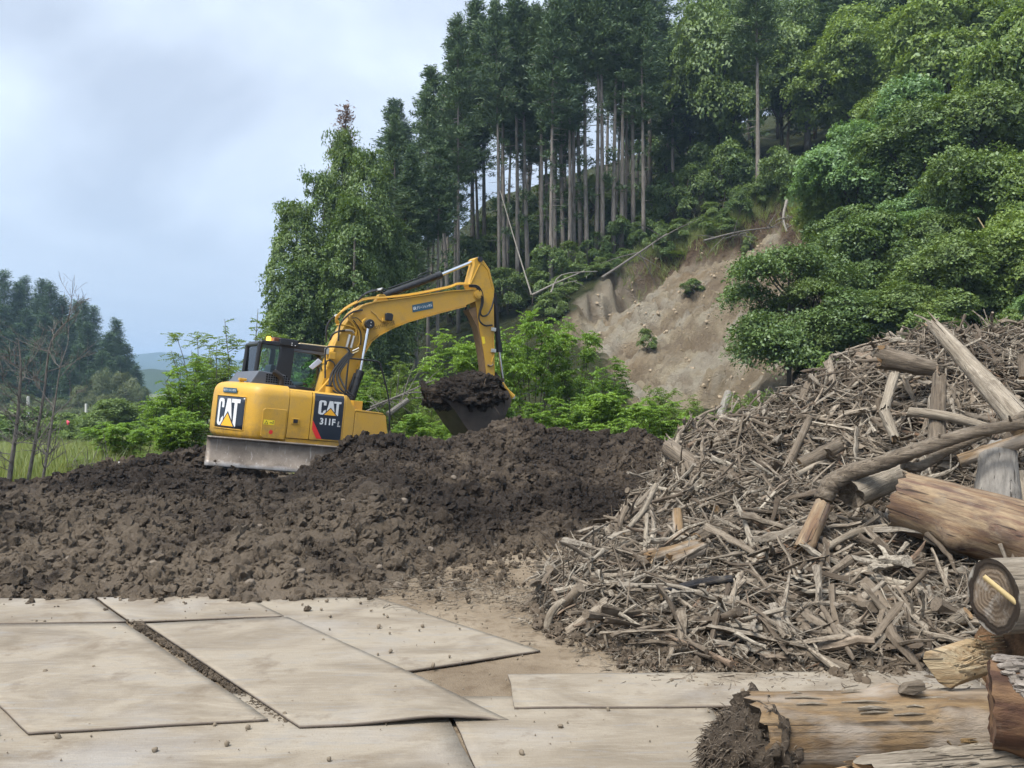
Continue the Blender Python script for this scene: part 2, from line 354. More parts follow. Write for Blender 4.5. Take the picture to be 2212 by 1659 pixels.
c = m.mix(m.rng(m.noise(m.wpos((1.5, 14, 1)), 2.2, 7, 0.75, 1.5), 0.5, 0.64, 0, 0.28), c, (0.34, 0.305, 0.25)); c = m.mix(m.rng(m.noise(m.coord('Object', (1.2, 9, 1), (0, 0, .6)), 2.0, 6, .6, .6), .56, .66, 0, .45), c, (.20, .195, .19)); c = m.mix(m.rng(m.noise(v0, 2.1, 8, 0.72), 0.56, 0.66, 0, 0.65), c, (0.135, 0.105, 0.075)); c = m.mix(m.rng(m.noise(v0, 140, 2, 0.6), 0.60, 0.72, 0, 0.5), c, (0.11, 0.085, 0.06))
M_PLATE = m.bsdf(c, m.rng(m.noise(v, 2, 4), 0.3, 0.7, 0.62, 0.9), bump=m.math('ADD', m.noise(v, 7, 6, 0.7), m.noise(v0, 80, 2)), bstr=0.22, bdist=0.012, spec=0.25)
M_EDGE = plain('plate_edge', (0.14, 0.115, 0.095), 0.8, var=0.3, scale=30)
def z6(a, b): return (0.5208 * a, 1206.9 + 0.5208 * b)
def plate(corn, z, label, lift=None, seed=0, gap=0.0):
    """four corners (back-left, back-right, front-right, front-left) of a steel sheet, 22 mm thick, gently bowed"""
    P = [G(*p, z) for p in corn]; n = 22; s, t = np.meshgrid(np.linspace(0, 1, n), np.linspace(0, 1, n))
    a = lambda i: ((1 - s) * (1 - t) * P[0][i] + s * (1 - t) * P[1][i] + s * t * P[2][i] + (1 - s) * t * P[3][i])
    X, Y = a(0), a(1); rag = (fbm(X * 3, Y * 3, 3, seed) - 0.5) * 0.02
    X = X + rag * ((s < .01) | (s > .99)); Y = Y + rag * ((t < .01) | (t > .99))
    Z = z + (fbm(X * 0.9, Y * 0.9, 2, seed + 3) - 0.5) * 0.006
    if lift is not None: Z = Z + lift(s, t)
    cx, cyy, cz = float(X.mean()), float(Y.mean()), z
    V = np.concatenate([np.stack([X, Y, Z], -1).reshape(-1, 3), np.stack([X, Y, Z - 0.016], -1).reshape(-1, 3)]) - np.array([cx, cyy, cz])
    i = np.arange(n * n).reshape(n, n)
    top = np.stack([i[:-1, :-1], i[1:, :-1], i[1:, 1:], i[:-1, 1:]], -1).reshape(-1, 4); bot = top[:, ::-1] + n * n
    ring = np.r_[i[0, :], i[1:, -1], i[-1, -2::-1], i[-2:0:-1, 0]]; r2 = np.roll(ring, -1)
    side = np.stack([ring, r2, r2 + n * n, ring + n * n], -1)
    me = npmesh('steel_plate', V, np.concatenate([top, bot, side]), False, M_PLATE); me.materials.append(M_EDGE)
    mi = np.zeros(len(me.polygons), np.int32); mi[len(top):] = 1; me.polygons.foreach_set('material_index', mi)
    o = link(bpy.data.objects.new('steel_plate', me)); o.location = (cx, cyy, cz)
    return tag(o, label, 'steel plate', 'steel plates laid over the yard')
plate([z6(-330,275), z6(520,266), z6(1115,662), z6(115,720)], 0.036, 'large dusty steel plate at the left, bluish tyre smears, cut by the left picture edge', seed=1)
plate([z6(605,268), z6(1195,240), z6(2110,655), z6(1240,692)], 0.038, 'central dusty steel plate with its front right corner bent down', lift=lambda s, t: 0.03 * np.exp(-((s - .62) / .25) ** 2) * sstep(.8, 1, t) - 0.02 * sstep(.85, 1, s) * sstep(.7, 1, t), seed=2)
plate([z6(1010,165), z6(1560,160), z6(2240,380), z6(1640,470)], 0.011, 'dusty steel plate tucked under the central plate, reaching towards the driftwood', seed=3)
plate([z6(-420,160), z6(388,166), z6(522,260), z6(-300,268)], 0.022, 'narrow strip of steel plate at the far left, against the mud', seed=4)
plate([z6(402,160), z6(1000,150), z6(1180,234), z6(538,258)], 0.022, 'short steel plate behind the central one, mud lapping its back edge', seed=5)
plate([z6(-300,560), z6(1800,560), z6(2020,960), z6(-420,960)], 0.016, 'foremost steel plate across the bottom left, under two other plates', seed=6)
plate([(0.5208*1850, 1505), (1520, 1500), (1640, 1720), (0.5208*2022, 1720)], 0.017, 'steel plate at the bottom centre, running under the pale fallen log', seed=7)
plate([(1098,1456), (2080,1448), (2180,1519), (1113,1526)], 0.034, 'long steel plate lying in front of the driftwood heap', seed=8)
# ================================================================ MUD FIELD
def mudpts():
    L = []
    for dx, dy, Y in [(600,1180,9.6),(850,1110,10.6),(750,1082,11.5),(860,1078,11.6),(680,1090,11.2),(300,1190,10),(100,1150,10.5),(200,1225,9.2),(420,1220,9.2),(500,1180,9.9),(0,1098,11),(-100,1100,11),(200,1095,12.6),(100,1070,14),(0,1066,14.5),(-120,1066,14.5),
                      (350,1008,15.2),(440,985,16.2),(285,1040,14.6),(450,1040,15.0),(560,1062,15.0),(640,1065,14.8),(700,1030,14.8),(560,1040,16.2),(800,953,15.7),(900,962,15.6),(1000,955,16),(1090,930,16.5),(1130,927,16.5),(1200,962,16.2),(1300,985,16),(1388,955,16.6),(1445,985,16.4),
                      (1100,1050,14),(1200,1090,13),(1000,1090,12.8),(1300,1100,13.2),(950,1130,11.6),(450,1120,11.2),(500,1060,13.2),(640,1060,12.6)]:
        p = W(dx, dy, Y); L.append((p.x, p.y, p.z))
    for dx, Y in [(-250,8.2),(-100,8.4),(0,8.55),(150,8.5),(300,8.5),(450,8.35),(550,8.25),(680,8.4),(800,8.5),(880,9.2),(960,10.0),(1080,10.9),(1200,11.4),(1330,12.2),(1450,13.5)]:
        L.append(((dx - 1106) / FP * Y, Y, -0.01))
    for dx, Y in [(-250,16.8),(0,16.9),(120,16.9),(240,16.8),(300,17.6)]: L.append(((dx - 1106) / FP * Y, Y, 0.02))
    for x, y, z in [(-7.6,18.5,.35),(-6.2,18.2,.1),(-4.6,17.6,-.1),(-3.2,18.4,-.12),(-2.2,19.5,-.1),(-4,20.5,-.1),(-6,21,0),(-1,19.3,.1),(0.8,19.8,.0),(2.6,19.6,.0),(3.6,18.6,.1),(-8.5,17.6,.3),(-9.5,19,0),(5,17,.3)]: L.append((x, y, z))
    return L
mud0 = rbf(mudpts())
def mudmask(x, y):
    toe = np.interp(x, [-12,-8,-4.7,-4.2,-3.4,-2.5,-1.3,-1.0,-.7,-.1,.6,1.4,2.4], [8.2,8.35,8.5,8.5,8.3,8.2,8.45,9.2,9.9,10.8,11.3,12.2,13.4])
    bk = np.interp(x, [-12,-9.4,-8.6,-7.5,-6,-2,4,6], [16.9,17.0,17.6,20,22,21,20,18])
    rt = np.interp(y, [8, 12, 14, 16, 20], [3.0, 2.6, 3.6, 5.2, 5.6])
    e = np.minimum(np.minimum(y - toe, bk - y), rt - x)
    return e + (fbm(x * 1.6, y * 1.6, 4, 9) - 0.5) * 0.9
def mudz(x, y):
    x = np.asarray(x, float); y = np.asarray(y, float)
    k = mudmask(x, y); z = mud0(x, y)
    amp = (1 - .45 * sstep(-2.2, -4, x) * sstep(13, 11, y)) * (0.45 + 0.55 * sstep(0.35, 0.65, fbm(x * 0.7, y * 0.7, 3, 61)))
    wx = x + 0.25 * (fbm(x * 2, y * 2, 3, 1) - .5); wy = y + 0.25 * (fbm(x * 2, y * 2, 3, 2) - .5)
    d = (0.62 - worley(wx * 1.5, wy * 1.5, 4)) * 0.20 + (0.55 - worley(wx * 4.2, wy * 4.2, 14)) * 0.15 + (0.55 - worley(wx * 10, wy * 10, 24)) * 0.085 + (np.abs(fbm(x * 7, y * 7, 4, 33, .6) - .5)) * -0.16 + (fbm(x * 20, y * 20, 3, 34, .65) - .5) * 0.10
    # track ruts in the trodden part on the left
    rut = sstep(.45, .6, fbm(x * .35, y * .5, 3, 71)) * 0.05 * np.sin(y * 15 + 3 * fbm(x, y, 2, 3)) * sstep(-9, -6, -np.abs(x + 5.5) - 3)
    z = z + d * amp * sstep(-0.1, 0.9, k) + rut * sstep(.2, 1, k)
    under = np.exp(-(((x + 4.0) / 2.6) ** 4 + ((y - 18.2) / 1.9) ** 4))       # flattened where the machine stands
    z = z * (1 - .85 * under) + .85 * under * 0.05
    return np.where(k > 0, z, -0.15) * sstep(-0.15, 0.35, k) - 0.16 * (1 - sstep(-0.15, 0.25, k))
my = [8.0]
while my[-1] < 22: my.append(my[-1] + (0.02 if my[-1] < 12 else 0.028 if my[-1] < 17 else 0.09))
MX, MY = np.meshgrid(np.arange(-11.2, 5.8, 0.024), np.array(my)); MZ = mudz(MX, MY)
m = NM('mud'); v = m.wpos()
c = m.ramp(m.noise(v, 0.7, 5, 0.6, 0.4), [(0.36, (0.024, 0.0175, 0.0132)), (0.5, (0.046, 0.035, 0.0265)), (0.60, (0.10, 0.077, 0.056)), (0.72, (0.165, 0.13, 0.095))])
c = m.mix(m.rng(m.noise(v, 7, 6, 0.7), 0.45, 0.7, 0, 0.7), c, (0.038, 0.028, 0.022))
c = m.mix(m.rng(m.noise(v, 26, 4, 0.7), 0.6, 0.75, 0, 0.65), c, (0.12, 0.095, 0.07))
sp = m.n('ShaderNodeSeparateXYZ'); m.l(v, sp.inputs[0])
c = m.mix(m.math('MULTIPLY', m.rng(sp.outputs[2], 0.0, 0.16, 1, 0), m.rng(m.noise(v, 2.5, 4), 0.4, 0.6)), c, (0.21, 0.165, 0.12))
c = m.mix(m.math('MULTIPLY', m.rng(m.math('ADD', sp.outputs[1], m.math('MULTIPLY', sp.outputs[0], .28)), 11.8, 8.2), m.rng(m.noise(v, 1.3, 6, .65), .36, .54, 0, .95)), c, (0.185, 0.147, 0.108))
bh = m.math('ADD', m.noise(v, 30, 6, 0.72), m.math('MULTIPLY', m.noise(v, 110, 4, 0.7), 0.5))
M_MUD = m.bsdf(c, 0.85, bump=bh, bstr=1.0, bdist=0.06, spec=0.25)
tag(link(bpy.data.objects.new('mud_mound', gridmesh('mud_mound', MX, MY, MZ, mat=M_MUD))), 'low mound of freshly dug dark brown mud', kind='structure')
# ---- clods: lumps with facets, scattered
def clod(name, seed, sub=2, mat=M_MUD, rough=0.38, squash=0.75, jag=0.0):
    bm = bmesh.new(); bmesh.ops.create_icosphere(bm, subdivisions=sub, radius=1)
    me = bpy.data.meshes.new(name); bm.to_mesh(me); bm.free()
    P = np.empty(len(me.vertices) * 3, np.float32); me.vertices.foreach_get('co', P); P = P.reshape(-1, 3)
    q = P * 1.7 + seed * 7.3
    if jag:
        V_ = [Vector(p) * 1.6 + Vector((seed * 3.1, seed, 2)) for p in P]
        r = np.array([1 + .55 * mnoise.fractal(v_, .9, 2.1, 4) + .5 * (.5 - mnoise.voronoi(v_ * 1.1)[0][0]) for v_ in V_])
    else: r = 1 + rough * (2 * fbm(q[:, 0] + q[:, 2] * .7, q[:, 1] - q[:, 2] * .9, 3, seed) - 1) * 1.3 + jag * (.45 - worley(q[:, 0] * 1.5 + q[:, 2], q[:, 1] * 1.5 - q[:, 2] * 1.3, seed + 5)) + (0.16 + jag * .4) * (vn(P[:, 0] * 5 + seed, P[:, 1] * 5 + P[:, 2] * 6, seed) - .5)
    P = P * r[:, None] * np.array([1.0, 0.8, squash]); me.vertices.foreach_set('co', P.ravel()); me.materials.append(mat)
    me.polygons.foreach_set('use_smooth', np.ones(len(me.polygons), bool)); me.set_sharp_from_angle(angle=R_(40)); me.update(); return me
CLODS = [clod('mud_clod', k, 3, rough=.5, squash=.7, jag=.75) for k in range(9)]
def on(f, n, x0, x1, y0, y1, keep):
    x = rng.uniform(x0, x1, n); y = rng.uniform(y0, y1, n); k = keep(x, y) > rng.random(n); return x[k], y[k]
x, y = on(None, 120000, -11, 5.5, 8.0, 20, lambda x, y: sstep(-.25, .3, mudmask(x, y)) * (0.34 + .66 * sstep(.44, .58, fbm(x * .8, y * .8, 4, 61)) + .35 * (y > 12.5)) * (1 - .35 * sstep(-1.8, -3.2, x) * sstep(12, 10.5, y)) * np.where(y > 17, .4, 1))
s = 0.010 + 0.115 * rng.random(len(x)) ** 4.6; s *= 1 + 0.5 * (rng.random(len(x)) < .02)
z = mudz(x, y) + s * 0.05
k = ~((np.abs(x + 4) < 2.9) & (np.abs(y - 18) < 1.9)); x, y, z, s = x[k], y[k], z[k], s[k]
o = scatter('mud_clods', np.stack([x, y, z], 1), rng.uniform(0, 6.28, (len(x), 3)), s, CLODS); tag(o, 'loose dark clods of mud covering the mound')
# stray clods and gravel on the trodden ground and plates
M_GRAVEL = plain('gravel_stone', (0.17, 0.14, 0.105), 0.9, var=0.55, scale=14, spec=0.15)
GRAV = [clod('pebble', 30 + k, 2, M_GRAVEL, 0.25, 0.7) for k in range(5)]
x, y = on(None, 30000, -6, 6, 4.6, 13, lambda x, y: 0.06 + 0.94 * np.exp(-(np.maximum(0, np.abs(y - np.interp(x, [-6, -1.3, -.2, .6, 1.2, 6], [8.3, 8.5, 8.9, 7.6, 6.6, 6.3])) - .15) / .55) ** 2) * sstep(-1.2, -.2, x) + .25 * sstep(.3, 1, x) * (y > 6.2))
s = 0.004 + 0.018 * rng.random(len(x)) ** 4; z = 0.012 + s * .2 + .012 * (y < 8.4)
o = scatter('gravel', np.stack([x, y, z], 1), rng.uniform(0, 6.28, (len(x), 3)), s, GRAV); tag(o, 'small gravel and crumbs strewn over the yard')
ga = G(*z6(560, 262)); gb = G(*z6(1190, 690)); nq = 1500; tq = rng.random(nq); qx = ga.x + (gb.x - ga.x) * tq + rng.normal(0, .035, nq); qy = ga.y + (gb.y - ga.y) * tq; sq = .006 + .02 * rng.random(nq) ** 2
o = scatter('gap_dirt', np.stack([qx, qy, .008 + 0 * qx], 1), rng.uniform(0, 6.28, (nq, 3)), sq * .7, CLODS); tag(o, 'crumbled dirt filling the gap between the two large plates')
x, y = on(None, 9000, -7, 2.2, 7.6, 12.5, lambda x, y: np.where(mudmask(x, y) < .25, np.exp(-np.abs(mudmask(x, y) / .55)) * .7, 0) * np.where(y < 8.35, .12, 1) + .5 * ((x > -1) & (x < 1.6) & (y > 8.8)))
s = 0.007 + 0.045 * rng.random(len(x)) ** 4
o = scatter('loose_mud', np.stack([x, y, .02 + s * .3], 1), rng.uniform(0, 6.28, (len(x), 3)), s, CLODS); tag(o, 'crumbs of dark mud fallen around the foot of the mound')
# ---- countable stones
M_STONE = plain('stone', (0.15, 0.125, 0.10), 0.85, var=0.3, scale=12, spec=0.2)
STONES = [clod('stone', 50 + k, 3, M_STONE, 0.16, 0.72) for k in range(4)]
def stone(dx, dy, Y, r, label, group=None):
    o = link(bpy.data.objects.new('stone', random.choice(STONES))); X = (dx - 1106) / FP * Y
    zz = max(float(mudz(np.array([X]), np.array([Y]))[0]), 0.0); o.location = (X, Y, zz + r * .35); o.scale = (r,) * 3; o.rotation_euler = (0.3 * random.random(), 0.2, random.random() * 6)
    return tag(o, label, 'stone', group)
stone(1064, 1193, 10.9, 0.065, 'pale grey stone on the ground at the right foot of the mud mound')
stone(858, 1272, 8.95, 0.05, 'dark wet lump of rock on the dirt beside the mud edge')
for dx, Y, r in [(660,11.6,.05),(690,11.9,.045),(330,9.1,.06),(450,8.7,.05),(650,8.9,.045),(820,9.3,.04),(930,10.2,.05),(1020,11.6,.04),(560,10.4,.05),(250,9.6,.045),(740,10.9,.045),(800,11.4,.05),(870,11.0,.07),(840,11.3,.055),(480,9.6,.04),(1180,11.8,.04),(980,13.6,.05),(1240,13.9,.05),(300,14.3,.05),(560,12.6,.045),(380,10.6,.04),(150,9.4,.05),(60,9.9,.04),(540,8.7,.055),(1100,12.6,.045)]:
    stone(dx, 0, Y, r, 'small brownish stone half sunk in the dark mud', 'stones in the mud')
# ================================================================ EXCAVATOR
EO = Vector((-4.08, 18.0, 0.805)); EYAW, EPIT = R_(30), R_(6.2)
ER = Matrix.Rotation(EYAW, 3, 'Z') @ Matrix.Rotation(EPIT, 3, 'Y'); ERT = ER.transposed()
EX = empty('crawler_excavator', EO, label='yellow crawler excavator with dozer blade, bucket full of mud, on the mound', cat='excavator')
EX.rotation_euler = ER.to_euler()
def E2(p, y):
    """survey grid reading -> (x, z) in the machine's own frame, on its plane y"""
    d = ERT @ Vector(((p[0] - 1106) / FP, 1.0, -(p[1] - 829.5) / FP)); o = ERT @ (Vector((0, 0, HC)) - EO); q = o + d * ((y - o.y) / d.y); return (q.x, q.z)
def z1(p): return (411.5 + 0.3472 * p[0], 521.2 + 0.3472 * p[1])
def z2(p): return (438.9 + 0.20499 * p[0], 702.2 + 0.20499 * p[1])
def z3(p): return (658.3 + 0.2232 * p[0], 537.6 + 0.2232 * p[1])
def zb(p): return (888.7 + 0.11903 * p[0], 768.0 + 0.11903 * p[1])
def q3(f, pts, y): return [Vector((a[0], y, a[1])) for a in (E2(f(p), y) for p in pts)]
# materials
m = NM('yellow_paint'); v = m.coord('Object'); c = m.mix(m.noise(v, 1.6, 4), (0.47, 0.26, 0.024), (0.55, 0.32, 0.036))
dirt = m.rng(m.noise(v, 3.2, 7, 0.7), 0.50, 0.74, 0, 0.55)
c = m.mix(dirt, c, (0.25, 0.17, 0.08)); c = m.mix(m.rng(m.noise(m.coord('Object', (7, 7, 1.2)), 5, 5, 0.7), 0.64, 0.72, 0, 0.5), c, (0.16, 0.09, 0.045))
sp = m.n('ShaderNodeSeparateXYZ'); m.l(v, sp.inputs[0]); mudf = m.math('MULTIPLY', m.rng(sp.outputs[2], .55, -.05), m.rng(m.noise(v, 6, 8, .75), .42, .62)); c = m.mix(m.math('MULTIPLY', mudf, .75), c, (.12, .092, .065)); c = m.mix(m.rng(m.noise(v, 11, 9, .8), .60, .68, 0, .55), c, (.17, .115, .055)); c = m.mix(m.rng(m.noise(v, .9, 5, .6), .45, .7, 0, .35), c, (.32, .235, .11))
M_Y = m.bsdf(c, m.rng(m.noise(v, 4, 4), 0.3, 0.7, 0.4, 0.62), bump=m.noise(v, 9, 5), bstr=0.05, spec=0.4, coat=0.0)
M_BK = plain('black_plastic', (0.014, 0.015, 0.018), 0.42, spec=0.45, var=0.3); M_RUB = plain('rubber_hose', (0.016, 0.016, 0.017), 0.5, spec=0.4, var=0.3)
M_GR = plain('grey_plastic', (0.075, 0.085, 0.105), 0.55, spec=0.4, var=0.15); M_CH = plain('chrome_rod', (0.72, 0.73, 0.74), 0.16, 1.0, var=0.05)
M_ST = plain('fitting_steel', (0.55, 0.54, 0.5), 0.35, 0.8, var=0.2); M_DKY = plain('shade_gap', (0.05, 0.035, 0.015), 0.8, spec=0.1)
M_DEC = plain('decal_black', (0.016, 0.022, 0.034), 0.28, spec=0.5, var=0.1); M_WH = plain('decal_white', (0.62, 0.64, 0.66), 0.4, var=0.03)
M_AMB = plain('decal_amber', (0.80, 0.40, 0.03), 0.4, var=0.05); M_RED = plain('decal_red', (0.62, 0.03, 0.03), 0.4, var=0.1); M_BLU = plain('decal_teal', (0.03, 0.085, 0.13), 0.35, var=0.1)
M_YEL = plain('decal_yellow', (0.80, 0.62, 0.03), 0.45, var=0.05); M_CREAM = plain('roof_cream', (0.66, 0.55, 0.32), 0.5, var=0.1, dust=0.4)
m = NM('worn_blade_steel'); v = m.coord('Object'); c = m.ramp(m.noise(v, 2.6, 7, 0.65), [(0.3, (0.085, 0.068, 0.056)), (0.5, (0.155, 0.13, 0.108)), (0.7, (0.23, 0.195, 0.165))])
c = m.mix(m.rng(m.noise(m.coord('Object', (9, 9, 0.8)), 3, 5), 0.60, 0.72, 0, 0.6), c, (0.42, 0.40, 0.38)); sp = m.n('ShaderNodeSeparateXYZ'); m.l(v, sp.inputs[0])
edge = m.rng(m.math('ADD', sp.outputs[2], m.math('MULTIPLY', m.noise(v, 5, 5, .7), 0.22)), -0.22, -0.38)
c = m.mix(edge, c, (0.48, 0.48, 0.49)); M_BLADE = m.bsdf(c, 0.5, 0.35, bump=m.noise(v, 22, 5, 0.7), bstr=0.25, bdist=0.01)
m = NM('bucket_steel'); v = m.coord('Object'); c = m.ramp(m.noise(v, 3.5, 7, 0.65), [(0.3, (0.045, 0.035, 0.03)), (0.6, (0.085, 0.068, 0.056)), (0.8, (0.13, 0.105, 0.085))]); M_BUCK = m.bsdf(c, 0.6, 0.2, bump=m.noise(v, 30, 5), bstr=0.2, bdist=0.01)
m = NM('clear_glass'); t = m.n('ShaderNodeBsdfTransparent'); t.inputs[0].default_value = (0.80, 0.90, 0.89, 1); g = m.n('ShaderNodeBsdfGlossy'); g.inputs['Roughness'].default_value = 0.03
fr = m.n('ShaderNodeFresnel'); fr.inputs[0].default_value = 1.5; mx = m.n('ShaderNodeMixShader'); m.l(fr.outputs[0], mx.inputs[0]); m.l(t.outputs[0], mx.inputs[1]); m.l(g.outputs[0], mx.inputs[2]); m.l(mx.outputs[0], m.out.inputs[0]); M_GL = m.m
m = NM('lamp_amber'); M_LAMP = m.bsdf((0.9, 0.33, 0.02), 0.25); m.p.inputs['Emission Color'].default_value = (1, 0.45, 0.05, 1); m.p.inputs['Emission Strength'].default_value = 0.9

def arcpt(phi, r=1.70, cx=-0.13): return (cx - r * math.cos(R_(phi)), -r * math.sin(R_(phi)))
# --- counterweight: curved plan, rolled edges
plan = [(-0.775, -1.22), (-0.95, -1.22), (-1.10, -1.22), (-1.19, -1.219), (-1.27, -1.209)] + [arcpt(a) for a in np.linspace(43.5, -43.5, 31)] + [(-1.27, 1.209), (-1.19, 1.219), (-1.10, 1.22), (-.95, 1.22), (-0.775, 1.22)]
pv = [Vector(p) for p in plan]; nr = []
for i in range(len(pv)):
    t = (pv[min(i+1, len(pv)-1)] - pv[max(i-1, 0)]).normalized(); nr.append(Vector((-t.y, t.x)))
lev = [(0.015, .16), (0.03, .09), (0.07, .03), (0.13, 0), (0.30, -.006), (0.60, -.006), (0.86, 0), (0.95, .018), (1.01, .055), (1.05, .11), (1.075, .2), (1.08, .35)]
b = MB(); nP = len(pv)
for z, ins in lev:
    for p, n_ in zip(pv, nr):
        q = p - n_ * (-ins) if n_.dot(Vector((-0.13, 0)) - p) > 0 else p - n_ * ins
        b.v.append((min(q.x, -0.775), q.y, z))
for k in range(len(lev) - 1):
    for i in range(nP - 1):
        a = k * nP + i; b.f.append((a, a + nP, a + nP + 1, a + 1))
    b.f.append((k * nP, k * nP + nP - 1, k * nP + 2 * nP - 1, k * nP + nP))
b.f.append(tuple(range(nP))); b.f.append(tuple(range((len(lev) - 1) * nP, len(lev) * nP))[::-1])
CW = b.build('counterweight', M_Y, EX, angle=50)
bm = bmesh.new(); bm.from_mesh(CW.data); bmesh.ops.recalc_face_normals(bm, faces=bm.faces[:]); bm.to_mesh(CW.data); bm.free()
MB().prism([(-1.235, .14), (-1.235, .60), (-1.19, .64), (-.80, .64), (-.80, .10), (-1.19, .10)], -1.222, -1.236).build('pressed_panel', M_Y, CW, bevel=0.012, seg=3)
MB().tube([(-1.50, -.52, 1.03), (-1.50, -.52, 1.13)], .045, 10).box(-1.56, -1.42, -.58, -.48, 1.10, 1.15).build('lifting_eye', M_Y, CW, bevel=.01)
# --- body panels
sec = [(-1.22, .135), (-1.22, .88), (-1.205, .955), (-1.16, 1.01), (-1.08, 1.035), (-.15, 1.045), (-.15, .135)]
MB().prism(sec, -.765, -.345, 'x').build('side_door', M_Y, EX, bevel=.008)
SD = MB().prism(sec, -.335, .295, 'x').build('side_panel', M_Y, EX, bevel=.008)
MB().prism([(.30, .135), (.30, 1.02), (.345, .985), (.43, .87), (.50, .765), (.50, .135)], -1.22, -.42).build('step_cover', M_Y, EX, bevel=.008)
TB = MB().prism([(.51, .20), (.51, .735), (1.10, .725), (1.135, .70), (1.235, .20)], -1.22, -.45).build('tool_box', M_Y, EX, bevel=.01)
MB().prism([(.49, .738), (.52, .775), (1.06, .755), (1.09, .730)], -1.225, -.44).build('box_lid', M_Y, TB, bevel=.006)
MB().box(.57, .76, -.9, -.55, .72, .945).build('valve_cover', M_Y, EX, bevel=.01)
MB().box(-.775, 1.2, -1.205, 1.205, -.06, .128).prism([(1.2, -.06), (1.2, .128), (1.33, .128), (1.30, -.02)], -1.2, 1.2).build('deck_frame', M_Y, EX, bevel=.012)
MB().box(-.9, 1.15, -1.19, 1.18, .1, .70).box(-.9, .28, -1.17, -.2, .5, 1.0).build('engine_bay', M_DKY, EX)
MB().box(-.775, 1.2, .12, 1.22, .135, .62).build('cab_side_body', M_Y, EX, bevel=.01)
for x in (-.25, -.05, .33, .45): pass
for x in (.335, .445): MB().tube([(x, -1.221, .20), (x, -1.229, .20)], .012, 8).build('bolt', M_DKY, EX)
LT = MB().box(-.70, -.555, -1.236, -1.221, .395, .50).build('door_latch', M_Y, EX, bevel=.006); MB().box(-.665, -.585, -1.242, -1.237, .415, .485).build('latch_recess', M_BK, LT)
# --- engine hood with perforated side
hd = MB(); P0 = [(-1.42, 1.06), (-1.27, 1.315), (-.78, 1.285), (-.52, 1.06)]
HD = MB().prism(P0, -.80, .95).build('engine_hood', M_GR, EX, bevel=.015)
MB().box(-1.12, -.50, -.86, -.80, 1.04, 1.075).build('hood_lip', M_BK, HD)
gr = MB()
for r in range(4):
    for k in range(13):
        x = -1.13 + k * .045; z = 1.115 + r * .042
        if x < -.585 - (z - 1.08) * .95: gr.box(x, x + .031, -.8035, -.799, z, z + .028)
gr.build('grille_holes', plain('hole_black', (0.006, 0.006, 0.007), 0.9, spec=0.05), HD)
ep = smooth_path([(-.86, -.86, 1.06), (-.86, -.86, 1.17), (-.89, -.87, 1.24), (-.98, -.88, 1.30), (-1.03, -.88, 1.325)], 5)
b = MB().tube(ep, .052, 14, caps=False).tube([p for p in ep], .043, 14, caps=False); XP = b.build('exhaust_pipe', plain('sooty_steel', (0.035, 0.03, 0.028), 0.6, 0.3), EX)
MB().tube([ep[-2], ep[-1] - (ep[-1] - ep[-2]) * .35], .046, 14).build('pipe_mouth', plain('mouth_black', (0.004, 0.004, 0.004), 0.95), XP)  # near-black plug closing the pipe mouth
FC = MB().tube([(.09, -.8, 1.02), (.09, -.8, 1.16)], .068, 16).build('fuel_filler', M_Y, EX); MB().tube([(.09, -.8, 1.16), (.09, -.8, 1.19)], .072, 16).build('filler_cap', M_BK, FC)
# --- lettering helpers (flat decals a few mm proud of the panel)
def letters(parent, polys, fmap, name, mat):
    v, f = [], []
    for poly in polys:
        b0 = len(v); v += [fmap(a, c) for a, c in poly]; f.append(tuple(range(b0, b0 + len(poly))))
    me = bpy.data.meshes.new(name); me.from_pydata(v, [], f); me.materials.append(mat)
    bm = bmesh.new(); bm.from_mesh(me); bmesh.ops.triangulate(bm, faces=bm.faces[:]); bm.to_mesh(me); bm.free()
    return link(bpy.data.objects.new(name, me), parent)
LC = [[(.30,0),(.10,0),(.03,.04),(0,.12),(0,.88),(.03,.96),(.10,1),(.23,1),(.31,.97),(.34,.88),(.34,.66),(.22,.66),(.22,.83),(.19,.88),(.15,.88),(.125,.83),(.125,.17),(.15,.12),(.19,.12),(.22,.17),(.22,.26),(.335,.36),(.34,.10)]]
LA = [[(.36,.18),(.47,1),(.64,1),(.75,.18),(.64,.18),(.615,.40),(.495,.40),(.47,.18)]]
LT_ = [[(.68,1),(1.02,1),(1.02,.86),(.915,.86),(.915,0),(.80,0),(.80,.86),(.68,.86)]]
def tri_strips(u0, u1, base, apex, n=8):
    um = (u0 + u1) / 2; h = lambda u: base + (apex - base) * (1 - abs(u - um) / (um - u0)); us = [u0 + (u1 - u0) * k / n for k in range(n + 1)]
    return [[p for i_, p in enumerate([(a, base), (a, h(a)), (c, h(c)), (c, base)]) if not ((i_ == 1 and k == 0) or (i_ == 2 and k == n - 1))] for k, (a, c) in enumerate(zip(us[:-1], us[1:]))]
TRI_O = tri_strips(.20, .90, -.03, .545); TRI = tri_strips(.27, .83, 0.0, .46)
def cat_logo(parent, base, w_, h_, off):
    """base(u, v, out) -> point; u,v in metres from the lower left of the mark"""
    k = lambda o: (lambda a, c: base(a * w_ / 1.02, c * h_, off + o))
    for nm, poly in (('letter', LC), ('letter', LA), ('letter', LT_)): letters(parent, poly, k(0), nm, M_WH)
    letters(parent, TRI_O, k(.0015), 'triangle_outline', M_DEC); letters(parent, TRI, k(.003), 'triangle', M_AMB)
def rrect(u0, u1, v0, v1, r, n=4):
    o = []
    for cx, cz, a0 in ((u1 - r, v1 - r, 0), (u0 + r, v1 - r, 90), (u0 + r, v0 + r, 180), (u1 - r, v0 + r, 270)):
        o += [(cx + r * math.cos(R_(a0 + 90 * k / n)), cz + r * math.sin(R_(a0 + 90 * k / n))) for k in range(n + 1)]
    return o
